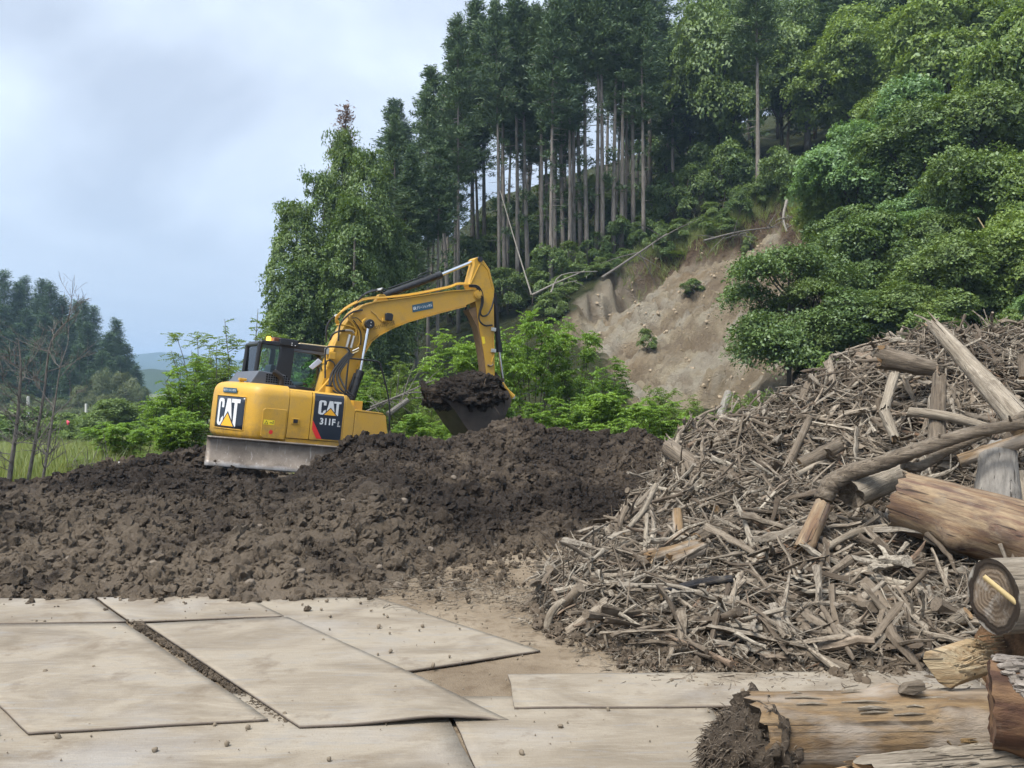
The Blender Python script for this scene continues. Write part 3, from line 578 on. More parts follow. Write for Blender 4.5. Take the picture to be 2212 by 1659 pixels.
# decal on the curved rear corner: u runs along the arc from phi 19 to 41
def rear(u, v, o):
    x, y = arcpt(6.5 + math.degrees(u / 1.70), 1.709 + o); return (x, y, v)
UW = 1.70 * R_(30.0); b = MB(); g_ = 14
grid = [rear(UW * i / g_, .20 + .60 * j / 6, 0) for j in range(7) for i in range(g_ + 1)]
b.add(grid, [(j * 15 + i, j * 15 + i + 1, (j + 1) * 15 + i + 1, (j + 1) * 15 + i) for j in range(6) for i in range(g_)])
D1 = b.build('rear_decal', M_DEC, CW); md = D1.modifiers.new('thick', 'SOLIDIFY'); md.thickness = 0.003; md.offset = 0
fr_ = MB(); ring = [Vector(rear(UW * t, v_, .0)) for t, v_ in [(0, .2)] + [(k_ / 12, .2) for k_ in range(1, 13)] + [(1, .5), (1, .8)] + [(k_ / 12, .8) for k_ in range(11, -1, -1)] + [(0, .5), (0, .2)]]
fr_.tube(ring, .009, 6, caps=False).build('decal_rim', M_Y, D1)
cat_logo(D1, lambda u, v, o: rear(u + .115, v + .25, .006 + o), UW * .74, .50, 0)
# decal on the side panel
D2 = letters(SD, [[(-.30, .50), (-.30, .86), (.265, .86), (.265, .165), (-.10, .165)], [(-.30, .86), (-.30, .955), (.265, .955), (.265, .86)], [(-.30, .955), (-.30, 1.0), (.265, 1.0), (.265, .955)]], lambda a, c: (a, -1.2245 + (0 if c < .9 else .012 if c < .97 else .05), c), 'side_decal', M_DEC)
letters(SD, [[(-.30, .50), (-.10, .165), (-.20, .165), (-.30, .33)]], lambda a, c: (a, -1.2245, c), 'red_stripe', M_RED)
cat_logo(D2, lambda u, v, o: (u - .215, -1.2265 - o, v + .615), .43, .265, 0)
def text(parent, body, pmap, width, height, name, mat, bold=0.0, italic=0.0):
    cu = bpy.data.curves.new(name, 'FONT'); cu.body = body; cu.size = 1; cu.offset = bold; cu.resolution_u = 2; cu.shear = italic
    o = bpy.data.objects.new(name, cu); COL.objects.link(o); dg = bpy.context.evaluated_depsgraph_get(); dg.update()
    me = bpy.data.meshes.new_from_object(o.evaluated_get(dg)); bpy.data.objects.remove(o); bpy.data.curves.remove(cu)
    n = len(me.vertices); P = np.empty(n * 3, np.float32); me.vertices.foreach_get('co', P); P = P.reshape(-1, 3); lo = P.min(0); hi = P.max(0)
    Q = np.array([pmap((p[0] - lo[0]) / (hi[0] - lo[0]) * width, (p[1] - lo[1]) / (hi[1] - lo[1]) * height) for p in P], np.float32)
    me.vertices.foreach_set('co', Q.ravel()); me.materials.clear(); me.materials.append(mat); me.name = name; me.update()
    return link(bpy.data.objects.new(name, me), parent)
text(D2, '311F', lambda u, v: (-.165 + u, -1.2265, .43 + v), .30, .125, 'model_number', M_WH, 0.035)
lo_ = [(.178, .42), (.192, .515), (.205, .515), (.195, .435), (.235, .435), (.232, .42)]
b = MB(); b.tube([(a, -1.2275, c) for a, c in lo_ + lo_[:1]], .0035, 4, caps=False); b.build('outlined_letter', M_WH, D2)
WRN = letters(CW, [[(-1.205, .345), (-1.205, .43), (-1.01, .43), (-1.01, .345)]], lambda a, c: (a, -1.2375, c), 'warning_label', M_YEL)
letters(WRN, [[(-1.19, .355), (-1.155, .418), (-1.12, .355)]], lambda a, c: (a, -1.2385, c), 'warning_triangle', M_DEC); letters(WRN, [[(-1.177, .361), (-1.155, .40), (-1.133, .361)]], lambda a, c: (a, -1.2392, c), 'warning_fill', M_YEL)
letters(WRN, [[(-1.095, .375), (-1.095, .388), (-1.05, .388), (-1.05, .375)], [(-1.04, .36), (-1.04, .40), (-1.026, .40), (-1.026, .36)], [(-1.048, .402), (-1.033, .42), (-1.018, .402)]], lambda a, c: (a, -1.2385, c), 'warning_mark', M_DEC)
b = letters(CW, [[(-1.055 + .035 * math.cos(k * .7) * (1 + .2 * (k % 2)), .215 + .04 * math.sin(k * .7)) for k in range(9)]], lambda a, c: (a, -1.2375, c), 'red_mark', M_RED)
PL = letters(CW, [[(0, 0), (0, .085), (.14, .085), (.28, .085), (.42, .085), (.42, 0), (.28, 0), (.14, 0)]], lambda u, v: rear(u + .24, v + .862, .010) , 'rental_sticker', M_BLU)
text(PL, 'GRグリーンレンタル', lambda u, v: rear(u + .265, v + .883, .0145), .37, .045, 'sticker_lettering', M_WH, 0.02)
# --- cab
CB = empty('cab'); CB.parent = EX
def bar(pts, r, name='cab_frame', mat=M_BK, par=CB, n=8): return MB().tube(pts, r, n).build(name, mat, par)
X0, X1, XF, Y0, Y1, ZR, ZB = -1.07, -.30, .42, .12, 1.12, 1.90, .62
roof = MB().prism([(X0 - .02, ZR - .03), (X0 + .02, ZR + .05), (-.3, ZR + .075), (XF - .02, ZR + .085), (XF + .05, ZR + .03), (XF + .04, ZR - .04)], Y0 - .02, Y1 + .02).build('cab_roof', M_BK, CB, bevel=.02)
MB().prism([(-.28, ZR + .078), (.38, ZR + .088), (.36, ZR + .108), (-.26, ZR + .1)], .2, 1.04).build('roof_panel', M_CREAM, roof, bevel=.008)
MB().prism([(X0, ZB), (X0, 1.20), (X0 + .1, 1.20), (XF - .05, 1.10), (XF + .02, ZB)], Y0, Y0 + .05).build('cab_side', M_BK, CB, bevel=.01)
MB().prism([(X0, ZB), (X0, 1.20), (XF, 1.05), (XF + .02, ZB)], Y1 - .05, Y1).build('cab_door', M_BK, CB, bevel=.01)
MB().box(X0, X0 + .05, Y0, Y1, ZB, 1.22).build('cab_back', M_BK, CB, bevel=.01)
for y in (Y0 + .02, Y1 - .02):
    bar([(X0 - .03, y, 1.15), (X0, y, ZR)], .045)
    bar([(XF, y, .65), (XF + .05, y, 1.2), (XF, y, ZR)], .035)
bar([(X0, Y0 + .02, ZR - .02), (X0, Y1 - .02, ZR - .02)], .045); bar([(X0 - .02, Y0 + .02, 1.24), (X0 - .02, Y1 - .02, 1.24)], .035)
MB().prism([(-.74, 1.1), (-.66, ZR), (-.39, ZR), (-.41, 1.1)], Y0 - .01, Y0 + .06).build('door_pillar', M_BK, CB, bevel=.012)
MB().prism([(-.62, 1.1), (-.60, ZR), (-.50, ZR), (-.50, 1.1)], Y1 - .05, Y1 + .01).build('door_pillar', M_BK, CB, bevel=.012)
MB().box(-.68, .40, Y0 - .008, Y0 + .05, ZR - .10, ZR - .01).build('roof_rail', M_GR, CB, bevel=.02)
MB().prism([(X0 + .05, 1.2), (X0 + .05, ZR - .03), (-.68, ZR - .03), (-.74, 1.2)], Y0 + .015, Y0 + .02).build('window_pane', M_GL, CB)
MB().prism([(-.41, 1.1), (-.39, ZR - .1), (XF - .02, ZR - .1), (XF + .02, 1.08)], Y0 + .015, Y0 + .02).build('window_pane', M_GL, CB)
MB().prism([(-.5, 1.1), (-.5, ZR - .04), (XF - .02, ZR - .04), (XF + .02, 1.06)], Y1 - .02, Y1 - .015).build('window_pane', M_GL, CB)
MB().box(X0 - .004, X0 + .001, Y0 + .05, Y1 - .05, 1.24, ZR - .04).build('window_pane', M_GL, CB)
MB().box(XF + .02, XF + .025, Y0 + .05, Y1 - .05, .9, ZR - .04).build('windscreen', M_GL, CB)
SE = MB().prism([(-.80, .95), (-.74, 1.52), (-.60, 1.50), (-.58, .95)], .38, .86).box(-.75, -.15, .36, .88, .80, .95).build('operator_seat', M_BK, CB, bevel=.03)
LB = MB().box(-.70, -.34, .06, .30, ZR + .0, ZR + .13).build('roof_light_box', M_BK, roof, bevel=.012)
for a, c in ((-.47, .09), (-.47, .05), (-.40, .05)): MB().tube([(a, .062, ZR + c - .03), (a, .054, ZR + c - .03)], .011, 8).build('rivet', M_WH, LB)
BC = MB().tube([(-.82, .5, ZR + .02), (-.82, .5, ZR + .06)], .05, 14).build('beacon', M_BK, CB); MB().tube([(-.82, .5, ZR + .06), (-.82, .5, ZR + .15), (-.82, .5, ZR + .165)], [.05, .046, .03], 14).build('beacon_lens', M_LAMP, BC)
MB().box(-.79, -.60, .2, .42, ZR + .06, ZR + .14).build('work_lamp', plain('brown_lamp', (0.12, 0.04, 0.02), 0.4), CB, bevel=.015)
MB().box(-.76, -.36, .32, .56, ZR + .14, ZR + .16).build('lamp_visor', M_BK, CB)
mr_ = q3(z2, [(1110, 440), (1150, 470), (1255, 390), (1210, 350)], -.2); b = MB(); b.add([tuple(p) for p in mr_] + [(p.x + .02, p.y + .03, p.z) for p in mr_], [(0,1,2,3),(7,6,5,4),(0,4,5,1),(1,5,6,2),(2,6,7,3),(3,7,4,0)])
MI = b.build('mirror', plain('mirror_shell', (0.46, 0.50, 0.60), 0.25), EX, bevel=.012); bar(smooth_path([mr_[3] + Vector((-.02, .03, -.08)), (.16, .02, 1.55), (.22, .1, 1.35)], 4), .012, 'mirror_arm', M_BK, MI)
# --- handrails
bar(smooth_path(q3(z2, [(1285, 560), (1287, 300), (1300, 245), (1340, 228), (1490, 238), (1535, 262), (1540, 310), (1520, 480), (1497, 715)], -1.0), 4), .017, 'handrail', M_BK, EX)
bar(smooth_path(q3(z2, [(1545, 350), (1700, 366), (1825, 381), (1858, 400), (1880, 460), (1962, 830), (1952, 1195)], -1.1), 4), .017, 'handrail', M_BK, EX)
# --- boom
top = [(140,1400),(225,1110),(310,905),(400,735),(480,622),(560,556),(680,518),(1000,474),(1400,414),(1640,397),(1690,410),(1712,440),(1708,470),(1680,495)]
bot = [(1560,550),(1300,617),(1000,702),(850,762),(720,832),(645,890),(592,975),(540,1085),(470,1235),(400,1400)]
BO2 = [E2(z3(p), -.2) for p in top + bot]
BOOM = MB().prism(BO2, -.19, .19).build('boom', M_Y, EX, bevel=.012)
# flange strips, pins, pads
def strip(pts, w_, t_, name, par):
    b = MB(); P = [Vector((p[0], 0, p[1])) for p in pts]; L = []
    for i, p in enumerate(P):
        d = (P[min(i+1, len(P)-1)] - P[max(i-1, 0)]).normalized(); n_ = Vector((-d.z, 0, d.x)); L.append((p, n_))
    for s_ in (0, 1):
        for p, n_ in L:
            for y in (-w_, w_): q = p + n_ * (t_ * s_); b.v.append((q.x, y, q.z))
    n = len(P)
    for i in range(n - 1):
        a = 2 * i; c = 2 * n + 2 * i
        b.f += [(c, c + 1, c + 3, c + 2), (a, a + 2, a + 3, a + 1), (a, c, c + 2, a + 2), (a + 1, a + 3, c + 3, c + 1)]
    return b.build(name, M_Y, par)
strip([E2(z3(p), -.2) for p in top[1:10]], .215, .022, 'top_flange', BOOM); strip([E2(z3(p), -.2) for p in bot[::-1]], .215, -.022, 'bottom_flange', BOOM)
tip = E2(z3((1676, 440)), -.2)
MB().tube([(tip[0], -.235, tip[1]), (tip[0], .235, tip[1])], .095, 24).tube([(tip[0], -.25, tip[1]), (tip[0], -.235, tip[1])], .06, 18).build('stick_pin', M_Y, BOOM)
cp = E2(z3((618, 728)), -.3)
BS = MB().tube([(cp[0], -.20, cp[1]), (cp[0], -.30, cp[1])], .13, 22).build('pin_boss', M_Y, BOOM)
PN = MB().tube([(cp[0], -.28, cp[1]), (cp[0], -.40, cp[1])], .095, 18).build('pin_housing', M_BK, BS, bevel=.01)
for dz in (-.03, .03): MB().tube([(cp[0] + .01, -.40, cp[1] + dz), (cp[0] + .01, -.408, cp[1] + dz)], .014, 8).build('bolt', M_ST, PN)
wl = E2(z3((818, 660)), -.3); WLm = MB().prism([(wl[0] - .075, wl[1] - .075), (wl[0] - .085, wl[1] + .06), (wl[0] - .05, wl[1] + .085), (wl[0] + .05, wl[1] + .085), (wl[0] + .085, wl[1] + .05), (wl[0] + .075, wl[1] - .07)], -.32, -.23).build('boom_lamp', M_BK, BOOM, bevel=.015)
MB().box(wl[0] - .11, wl[0] - .02, -.26, -.19, wl[1] - .1, wl[1] - .03).build('lamp_bracket', M_Y, WLm)
st = [E2(z3(p), -.2) for p in [(1040, 545), (1238, 505), (1245, 575), (1045, 615)]]
STK = letters(BOOM, [st], lambda a, c: (a, -.1945, c), 'rental_sticker', M_BLU)
ux = Vector((st[1][0] - st[0][0], st[1][1] - st[0][1])); uz = Vector((st[0][0] - st[3][0], st[0][1] - st[3][1])); L0 = Vector(st[3])
def on_st(u, v): p = L0 + ux * u + uz * v; return (p.x, -.197, p.y)
text(STK, 'GR', lambda u, v: on_st(.04 + u, .28 + v), .15, .44, 'sticker_lettering', M_WH, .03); text(STK, 'グリーンレンタル', lambda u, v: on_st(.2 + u, .26 + v), .76, .46, 'sticker_lettering', M_WH, .02)
t0 = Vector(E2(z3((668, 785)), -.2)); t1 = Vector(E2(z3((875, 735)), -.2)); tu = (t1 - t0); tv = Vector((-tu.y, tu.x)).normalized()
def on_tx(u, v): p = t0 + tu * u + tv * v; return (p.x, -.1955, p.y)
text(BOOM, '2.9tショベルクレーン仕様', on_tx, 1.0, .105, 'crane_lettering', plain('ink', (0.05, 0.035, 0.01), 0.6), .004)
# --- boom cylinders
for sy in (-1, 1):
    a, m_, c_ = (Vector((q[0], sy * .30, q[1])) for q in (E2(z3(p), -.3) for p in [(620, 730), (538, 1185), (440, 1490)]))
    CY = MB().tube([m_, c_], .075, 18).tube([m_ + (m_ - c_) * .02, m_ - (m_ - c_) * .22], .085, 18).build('boom_cylinder', M_BK, EX); MB().tube([a, m_], .035, 14).build('cylinder_rod', M_CH, CY)
    MB().tube([m_ + Vector((-.09, -.03 * sy, -.05)), c_ + Vector((-.1, -.03 * sy, 0))], .03, 10).build('cylinder_pipe', M_BK, CY)
# --- stick cylinder on top of the boom
a, b0, b1, r1 = (Vector((q[0], 0, q[1])) for q in (E2(z3(p), 0) for p in [(735, 470), (775, 447), (1320, 250), (1665, 108)]))
AC = MB().tube([b0, b1], .072, 20).tube([b1 - (b1 - b0) * .1, b1], .08, 20).tube([b0 - (b1 - b0) * .035, b0 + (b1 - b0) * .02], .082, 20).build('stick_cylinder', M_BK, EX)
MB().tube([b1, r1], .036, 14).build('cylinder_rod', M_CH, AC)
up = Vector((-.45, 0, .9)).normalized(); d_ = (b1 - b0)
bar([b0 + d_ * .08 + up * .1, b0 + d_ * .8 + up * .1], .014, 'cylinder_pipe', M_BK, AC); bar(smooth_path([b0 + d_ * .62 + up * .08, b0 + d_ * .64 + up * .15, b0 + d_ * .82 + up * .15, b0 + d_ * .86 + up * .08], 3), .013, 'cylinder_guard', M_BK, AC)
MB().prism([(a.x - .14, a.z - .14), (a.x - .05, a.z + .06), (a.x + .05, a.z + .06), (a.x + .16, a.z - .08)], -.1, .1).build('cylinder_bracket', M_Y, BOOM, bevel=.01)
# --- stick
so = [(1640,100),(1665,82),(1700,82),(1735,115),(1790,195),(1838,385),(1832,470),(1835,700),(1842,1290),(1770,1290),(1735,1000),(1690,760),(1662,560),(1640,470),(1595,345),(1645,150)]
SO2 = [E2(z3(p), -.15) for p in so]
STI = MB().prism(SO2, -.145, .145).build('stick', M_Y, EX, bevel=.01)
rz = [(1680,175),(1700,140),(1722,145),(1770,205),(1818,390),(1815,700),(1822,1200)]
ridge_ = [Vector((q[0], -.148, q[1])) for q in (E2(z3(p), -.148) for p in [(1608,330),(1680,175),(1700,140),(1722,145),(1772,205),(1818,390)])]; MB().tube(ridge_, .012, 6).build('weld_rib', M_Y, STI)
MB().tube([(r1.x, -.17, r1.z), (r1.x, .17, r1.z)], .06, 18).build('cylinder_pin', M_BK, STI); MB().tube([(tip[0], -.2, tip[1]), (tip[0], .2, tip[1])], .12, 20).build('pivot_boss', M_Y, STI)
cl = [(1712, 850), (1738, 850), (1748, 915), (1722, 920)]; letters(STI, [[E2(z3(p), -.147) for p in cl]], lambda a, c: (a, -.149, c), 'yellow_tag', M_YEL)
# rear-facing skin of the stick: its shade is painted in as darker brown
MB().prism([E2(z3(p), -.15) for p in [(1588, 590), (1660, 560), (1688, 760), (1733, 1000), (1768, 1285), (1758, 1285), (1722, 1000), (1676, 762)]], -.135, .135).build('shaded_plate', plain('painted_shade', (0.19, 0.115, 0.055), 0.7, var=0.4, scale=9), STI)
# --- bucket cylinder and linkage
c0, c1_, c2_, c3_ = (Vector((q[0], 0, q[1])) for q in (E2(z3(p), 0) for p in [(1832, 430), (1882, 1000), (1928, 1350), (1968, 1432)]))
BCY = MB().tube([c0, c1_], .062, 18).tube([c1_ - (c1_ - c0) * .17, c1_], .075, 18).build('bucket_cylinder', M_BK, EX); MB().tube([c1_, c2_], .032, 14).build('cylinder_rod', M_CH, BCY)
ls = Vector((E2(z3((1860, 1300)), 0)[0], 0, E2(z3((1860, 1300)), 0)[1])); 
for y in (-.19, .19):
    L_ = Vector((0, y, 0)); LK = MB().tube([ls + L_, ls + (c3_ - ls) * .5 + L_, c3_ + L_], [.06, .045, .075], 10).build('bucket_link', M_Y, EX); MB().tube([c3_ + L_ * 1.3, c3_ + L_ * .7], .045, 14).build('link_pin', M_ST, LK)
MB().tube([c2_, c3_], .05, 10).build('rod_eye', M_BK, BCY)
# --- bucket
bo = [(3.95, 1.62), (4.18, 1.52), (4.30, 1.30), (4.20, 1.05), (4.12, .75), (4.06, .50), (3.95, .42), (3.70, .385), (3.45, .45), (3.22, .66), (2.98, .93), (2.74, 1.16)]
lip = [(2.78, 1.20), (3.95, 1.60)]
b = MB(); n = len(bo)
inn = [(p[0] + (3.6 - p[0]) * .06, p[1] + (1.2 - p[1]) * .06) for p in bo]
for y in (-.5, .5): b.v += [(p[0], y, p[1]) for p in bo]
for y in (-.5, .5): b.v += [(p[0], y, p[1]) for p in inn]
for i in range(n - 1): b.f += [(i, i + 1, n + i + 1, n + i), (2*n + i, 3*n + i, 3*n + i + 1, 2*n + i + 1)]
b.f += [(0, n, 3*n, 2*n), (n - 1, 3*n - 1, 4*n - 1, 2*n - 1)]
BK = b.build('bucket', M_BUCK, EX)
for y in (-.5, .5): MB().prism([(p[0], p[1] + (0 if 0 < i < n - 1 else -.02)) for i, p in enumerate(bo)][1:], y - .012 if y < 0 else y - .01, y + .012).build('bucket_cheek', M_BUCK, BK)
MB().prism([(3.24, .66), (3.30, .86), (4.12, 1.0), (4.10, .94), (3.36, .80)], -.514, -.522).build('wear_strip', M_BUCK, BK)
for k in range(5):
    y = -.44 + .22 * k; MB().prism([(2.80, 1.10), (2.86, 1.16), (2.70, 1.22), (2.60, 1.24)], y - .045, y + .045).build('bucket_tooth', M_BUCK, BK)
MB().prism([(4.02, 1.58), (4.26, 1.30), (4.50, 1.36), (4.44, 1.48), (4.2, 1.66)], -.17, -.13).prism([(4.02, 1.58), (4.26, 1.30), (4.50, 1.36), (4.44, 1.48), (4.2, 1.66)], .13, .17).build('bucket_ear', M_Y, BK, bevel=.01)
# --- pipes and hoses on the boom
def pipe(pts, y, r=.014, mat=M_Y, name='oil_pipe', par=BOOM, f=z3): return bar(smooth_path(q3(f, pts, y) if not isinstance(y, (list, tuple)) else [Vector((E2(f(p), yy)[0], yy, E2(f(p), yy)[1])) for p, yy in zip(pts, y)], 4), r, name, mat, par, 6)
for k, y in enumerate((-.16, -.10, -.04, .1, .16)):
    o_ = -6 - 7 * (k % 3); pipe([(330, 705 + k * 8), (300, 660 + 9 * k), (380, 600 + o_), (520, 520 + o_), (640, 490 + o_), (1000, 458 + o_), (1380, 385 + o_), (1480, 352 + o_), (1600, 352 + o_)], y)
pipe([(300, 740), (330, 735), (420, 745), (480, 770), (520, 800), (530, 900), (505, 950)], -.215); pipe([(420, 650), (430, 690), (470, 730), (500, 800), (480, 860)], -.225); pipe([(450, 640), (440, 680), (520, 740)], -.22)
pipe([(640, 600), (690, 640), (720, 680), (770, 705)], -.2, .008, plain('cable_tan', (0.42, 0.28, 0.10), .6), 'lamp_cable')
for k in range(4): pipe([(430 + 14 * k, 1000 + 6 * k), (350 + 16 * k, 1080 + 8 * k), (270 + 22 * k, 1190 + 6 * k), (240 + 40 * k, 1290), (270 + 45 * k, 1370), (390 + 30 * k, 1430)], [-.27, -.34, -.42, -.5, -.6, -.62], .021, M_RUB, 'hydraulic_hose')
pipe([(205, 1120), (215, 1085), (250, 1080), (285, 1110), (290, 1160), (250, 1330)], -.35, .016, M_RUB, 'hydraulic_hose')
pipe([(210, 900), (208, 780), (240, 700), (290, 655), (320, 645)], .15, .02, M_RUB, 'hydraulic_hose'); pipe([(290, 655), (310, 640), (335, 665)], .14, .024, M_ST, 'hose_fitting')
pipe([(325, 890), (340, 740), (400, 660), (470, 610), (560, 590)], -.23, .018, M_RUB, 'hydraulic_hose'); pipe([(245, 880), (270, 830), (320, 800), (390, 790)], [-.1, -.15, -.2, -.22], .02, M_RUB, 'hydraulic_hose'); pipe([(390, 790), (450, 792), (478, 815)], -.225, .02, M_ST, 'hose_fitting')
pipe([(460, 668), (510, 670), (550, 710), (590, 712)], -.26, .009, M_RUB, 'lamp_cable'); pipe([(470, 690), (520, 760), (545, 830), (540, 930)], -.23, .011, M_RUB, 'hydraulic_hose')
for k in range(2): pipe([(435 + 42 * k, 830 + 12 * k), (405 + 40 * k, 950 + 8 * k)], -.235, .028, M_ST, 'pipe_coupling')
pipe([(400, 960), (430, 1000)], -.25, .02, M_ST, 'pipe_coupling'); pipe([(460, 990), (525, 960)], -.24, .016, M_ST, 'pipe_coupling'); pipe([(450, 1020), (520, 985)], -.24, .014, M_CREAM, 'pipe_coupling')
for k in range(3): pipe([(480 + 8 * k, 570 - 6 * k), (540 + 10 * k, 470 - 8 * k), (620 + 10 * k, 425 - 10 * k), (700 + 25 * k, 405 - 9 * k), (760 + 20 * k, 425 - 10 * k)], [-.12 + .08 * k] * 5, .016, M_RUB, 'hydraulic_hose', AC); 
for k in range(2): pipe([(690 + 10 * k, 410 - 14 * k), (740 + 10 * k, 395 - 10 * k)], -.1 + .1 * k, .022, M_ST, 'hose_fitting', AC)
for k in range(2): pipe([(1590, 352 + 12 * k), (1670, 360 + 12 * k), (1715 - 12 * k, 420), (1725 - 25 * k, 520), (1700 - 18 * k, 610), (1720 - 10 * k, 650 + 20 * k), (1770, 655 + 20 * k - 20), (1810, 560), (1835, 470)] if k == 0 else [(1590, 364), (1660, 372), (1700, 430), (1712, 520), (1690, 620), (1690, 690), (1740, 740), (1815, 738)], -.22, .02, M_RUB, 'hydraulic_hose', STI)
pipe([(1572, 545), (1556, 590), (1570, 660), (1605, 715)], .1, .018, M_RUB, 'hydraulic_hose', STI)
pipe([(1826, 740), (1830, 1010), (1818, 1060), (1812, 1100)], -.155, .013, M_Y, 'oil_pipe', STI)
for yy in (780, 985): MB().box(*(lambda q: (q[0] - .05, q[0] + .07, -.18, -.14, q[1] - .04, q[1] + .04))(E2(z3((1820, yy)), -.15))).build('pipe_clamp', M_ST, STI, bevel=.008)
pipe([(1770, 1120), (1800, 1135), (1825, 1115)], -.16, .02, plain('root_wad', (0.17, 0.13, 0.08), .9), 'snagged_roots', STI)
vb = q3(z3, [(265, 985), (290, 1010)], -.3); MB().box(.17, .30, -.36, -.2, 1.72, 1.86).tube([(.22, -.3, 1.72), (.19, -.3, 1.55)], .04, 10).tube([(.25, -.3, 1.86), (.27, -.3, 1.95)], .03, 10).build('boom_valve', M_Y, BOOM, bevel=.01)
MB().box(.10, .17, -.34, -.22, 1.80, 1.93).build('valve_block', M_ST, BOOM, bevel=.01)
MB().prism([(.0, .2), (.0, 1.0), (.25, 1.35), (.42, 1.35), (.62, 1.0), (.8, .6), (.8, .2)], -.30, -.22).prism([(.0, .2), (.0, 1.0), (.25, 1.35), (.42, 1.35), (.62, 1.0), (.8, .6), (.8, .2)], .22, .30).build('boom_foot_bracket', M_Y, EX, bevel=.01)
# --- undercarriage: turntable, two tracks, blade
UA = R_(-14); UC = Vector((-.35, 0, 0)); UR = Matrix.Rotation(UA, 3, 'Z')
def U(x, y, z): return UC + UR @ Vector((x, y, z))
b = MB(); b.tube([(-.35, 0, -.22), (-.35, 0, -.05)], .62, 32); b.build('turntable', M_BK, EX)
M_TRK = plain('muddy_track', (0.06, 0.047, 0.036), 0.8, 0.1, var=0.5, scale=5)
for sx in (-1, 1):
    cx = sx * .95; loop = []
    for k in range(44):
        t = k / 44 * 2 * math.pi; yy = math.cos(t); zz = math.sin(t); loop.append((1.25 * np.sign(yy) * abs(yy) ** .45, -.50 + .36 * np.sign(zz) * abs(zz) ** .8))
    TR = MB().tube([U(cx, a_, c_) for a_, c_ in [(-1.0, -.5), (1.0, -.5)]], .22, 12).build('track_frame', M_BK, EX)
    for k in range(44):
        p = Vector(loop[k]); q = Vector(loop[(k + 1) % 44]); n_ = Vector((q.y - p.y, p.x - q.x)).normalized(); p2 = p + (q - p) * .94
        b = MB(); V = [U(cx + s_ * .25, r_.x - n_.x * o_, r_.y - n_.y * o_) for o_ in (0, -.05) for r_ in (p, p2) for s_ in (-1, 1)]
        b.add(V, [(0, 1, 3, 2), (4, 6, 7, 5), (0, 4, 5, 1), (2, 3, 7, 6), (0, 2, 6, 4), (1, 5, 7, 3)]); b.build('track_shoe', M_TRK, TR)
BW = 1.205; prof = [(-.08, .085), (-.015, .07), (.0, -.02), (-.01, -.14), (-.045, -.26), (-.10, -.36), (-.155, -.43)]
b = MB(); bc = Vector((-1.05, -1.86, 0)); br = Matrix.Rotation(R_(-12), 3, 'Z')
ns = 30
for i in range(ns + 1):
    for a_, c_ in prof: p = bc + br @ Vector((-BW + 2 * BW * i / ns, a_, c_)); b.v.append(tuple(p))
k_ = len(prof)
b.f = [(i * k_ + j, i * k_ + j + 1, (i + 1) * k_ + j + 1, (i + 1) * k_ + j) for i in range(ns) for j in range(k_ - 1)]
BL = b.build('dozer_blade', M_BLADE, EX); md = BL.modifiers.new('thick', 'SOLIDIFY'); md.thickness = .035; md.offset = 1
for s_ in (-.55, .55):
    p0 = bc + br @ Vector((s_, .12, -.2)); MB().tube([p0, p0 + br @ Vector((0, 1.2, -.15))], .09, 8).build('blade_arm', M_Y, EX)

# ---- mud heaped in the bucket: built in the machine frame, free-standing
b0_ = bmesh.new(); bmesh.ops.create_icosphere(b0_, subdivisions=6, radius=1); me = bpy.data.meshes.new('mud_load'); b0_.to_mesh(me); b0_.free()
P = np.empty(len(me.vertices) * 3, np.float32); me.vertices.foreach_get('co', P); P = P.reshape(-1, 3)
th = np.arctan2(P[:, 2], P[:, 0])
r = np.array([1.08 + .28 * mnoise.fractal(Vector(p) * 1.6, .9, 2.1, 4) + .24 * (.45 - mnoise.voronoi(Vector(p) * 3.2)[0][0]) + .16 * (.45 - mnoise.voronoi(Vector(p) * 8)[0][0]) for p in P])
r_old = 1 + 0.30 * (fbm(P[:, 0] * 2 + P[:, 1] * 1.3 + 4, P[:, 2] * 2 - P[:, 1] * 1.1 + 2, 4, 5) - .5) + 0.34 * (0.5 - worley(P[:, 0] * 4 + P[:, 1] * 3, P[:, 2] * 4 - P[:, 1] * 2, 8)) + .18 * (.5 - worley(P[:, 0] * 10 + P[:, 1] * 7, P[:, 2] * 10 - P[:, 1] * 6, 18))
P = P * r[:, None] * np.array([.84, .62, .50]); P[:, 2] *= np.where(P[:, 2] < 0, .5, 1.0); P[:, 2] += 0.16 * P[:, 0] * (P[:, 0] > -1) - .02 * P[:, 0] ** 2; P += np.array([3.46, -.05, 1.27])
P[:, 2] = np.where(P[:, 0] < 3.0, P[:, 2] + .12 * (3.0 - P[:, 0]), P[:, 2])
Q = (np.array(ER) @ P.T).T; me.vertices.foreach_set('co', Q.ravel().astype(np.float32)); me.materials.append(M_MUD); me.polygons.foreach_set('use_smooth', np.ones(len(me.polygons), bool)); me.update()
ML = link(bpy.data.objects.new('mud_load', me)); ML.location = EO; tag(ML, 'heap of dark wet mud overflowing the excavator bucket', 'mud')
nn = rng.integers(0, len(Q), 1500); sc_ = .015 + .06 * rng.random(1500) ** 3
scatter('mud_crumbs', Q[nn], rng.uniform(0, 6.28, (1500, 3)), sc_, CLODS, parent=ML)
RT = MB()
for k in range(26):
    p = Vector(Q[rng.integers(0, len(Q))]); d = Vector(rng.normal(0, 1, 3)) * .06; RT.tube([p, p + d + Vector((0, 0, -.06)), p + d * 1.8 + Vector((0, 0, -.16))], [.006, .005, .002], 4)
RT.build('root', plain('root_brown', (0.14, 0.10, 0.065), .9), ML)
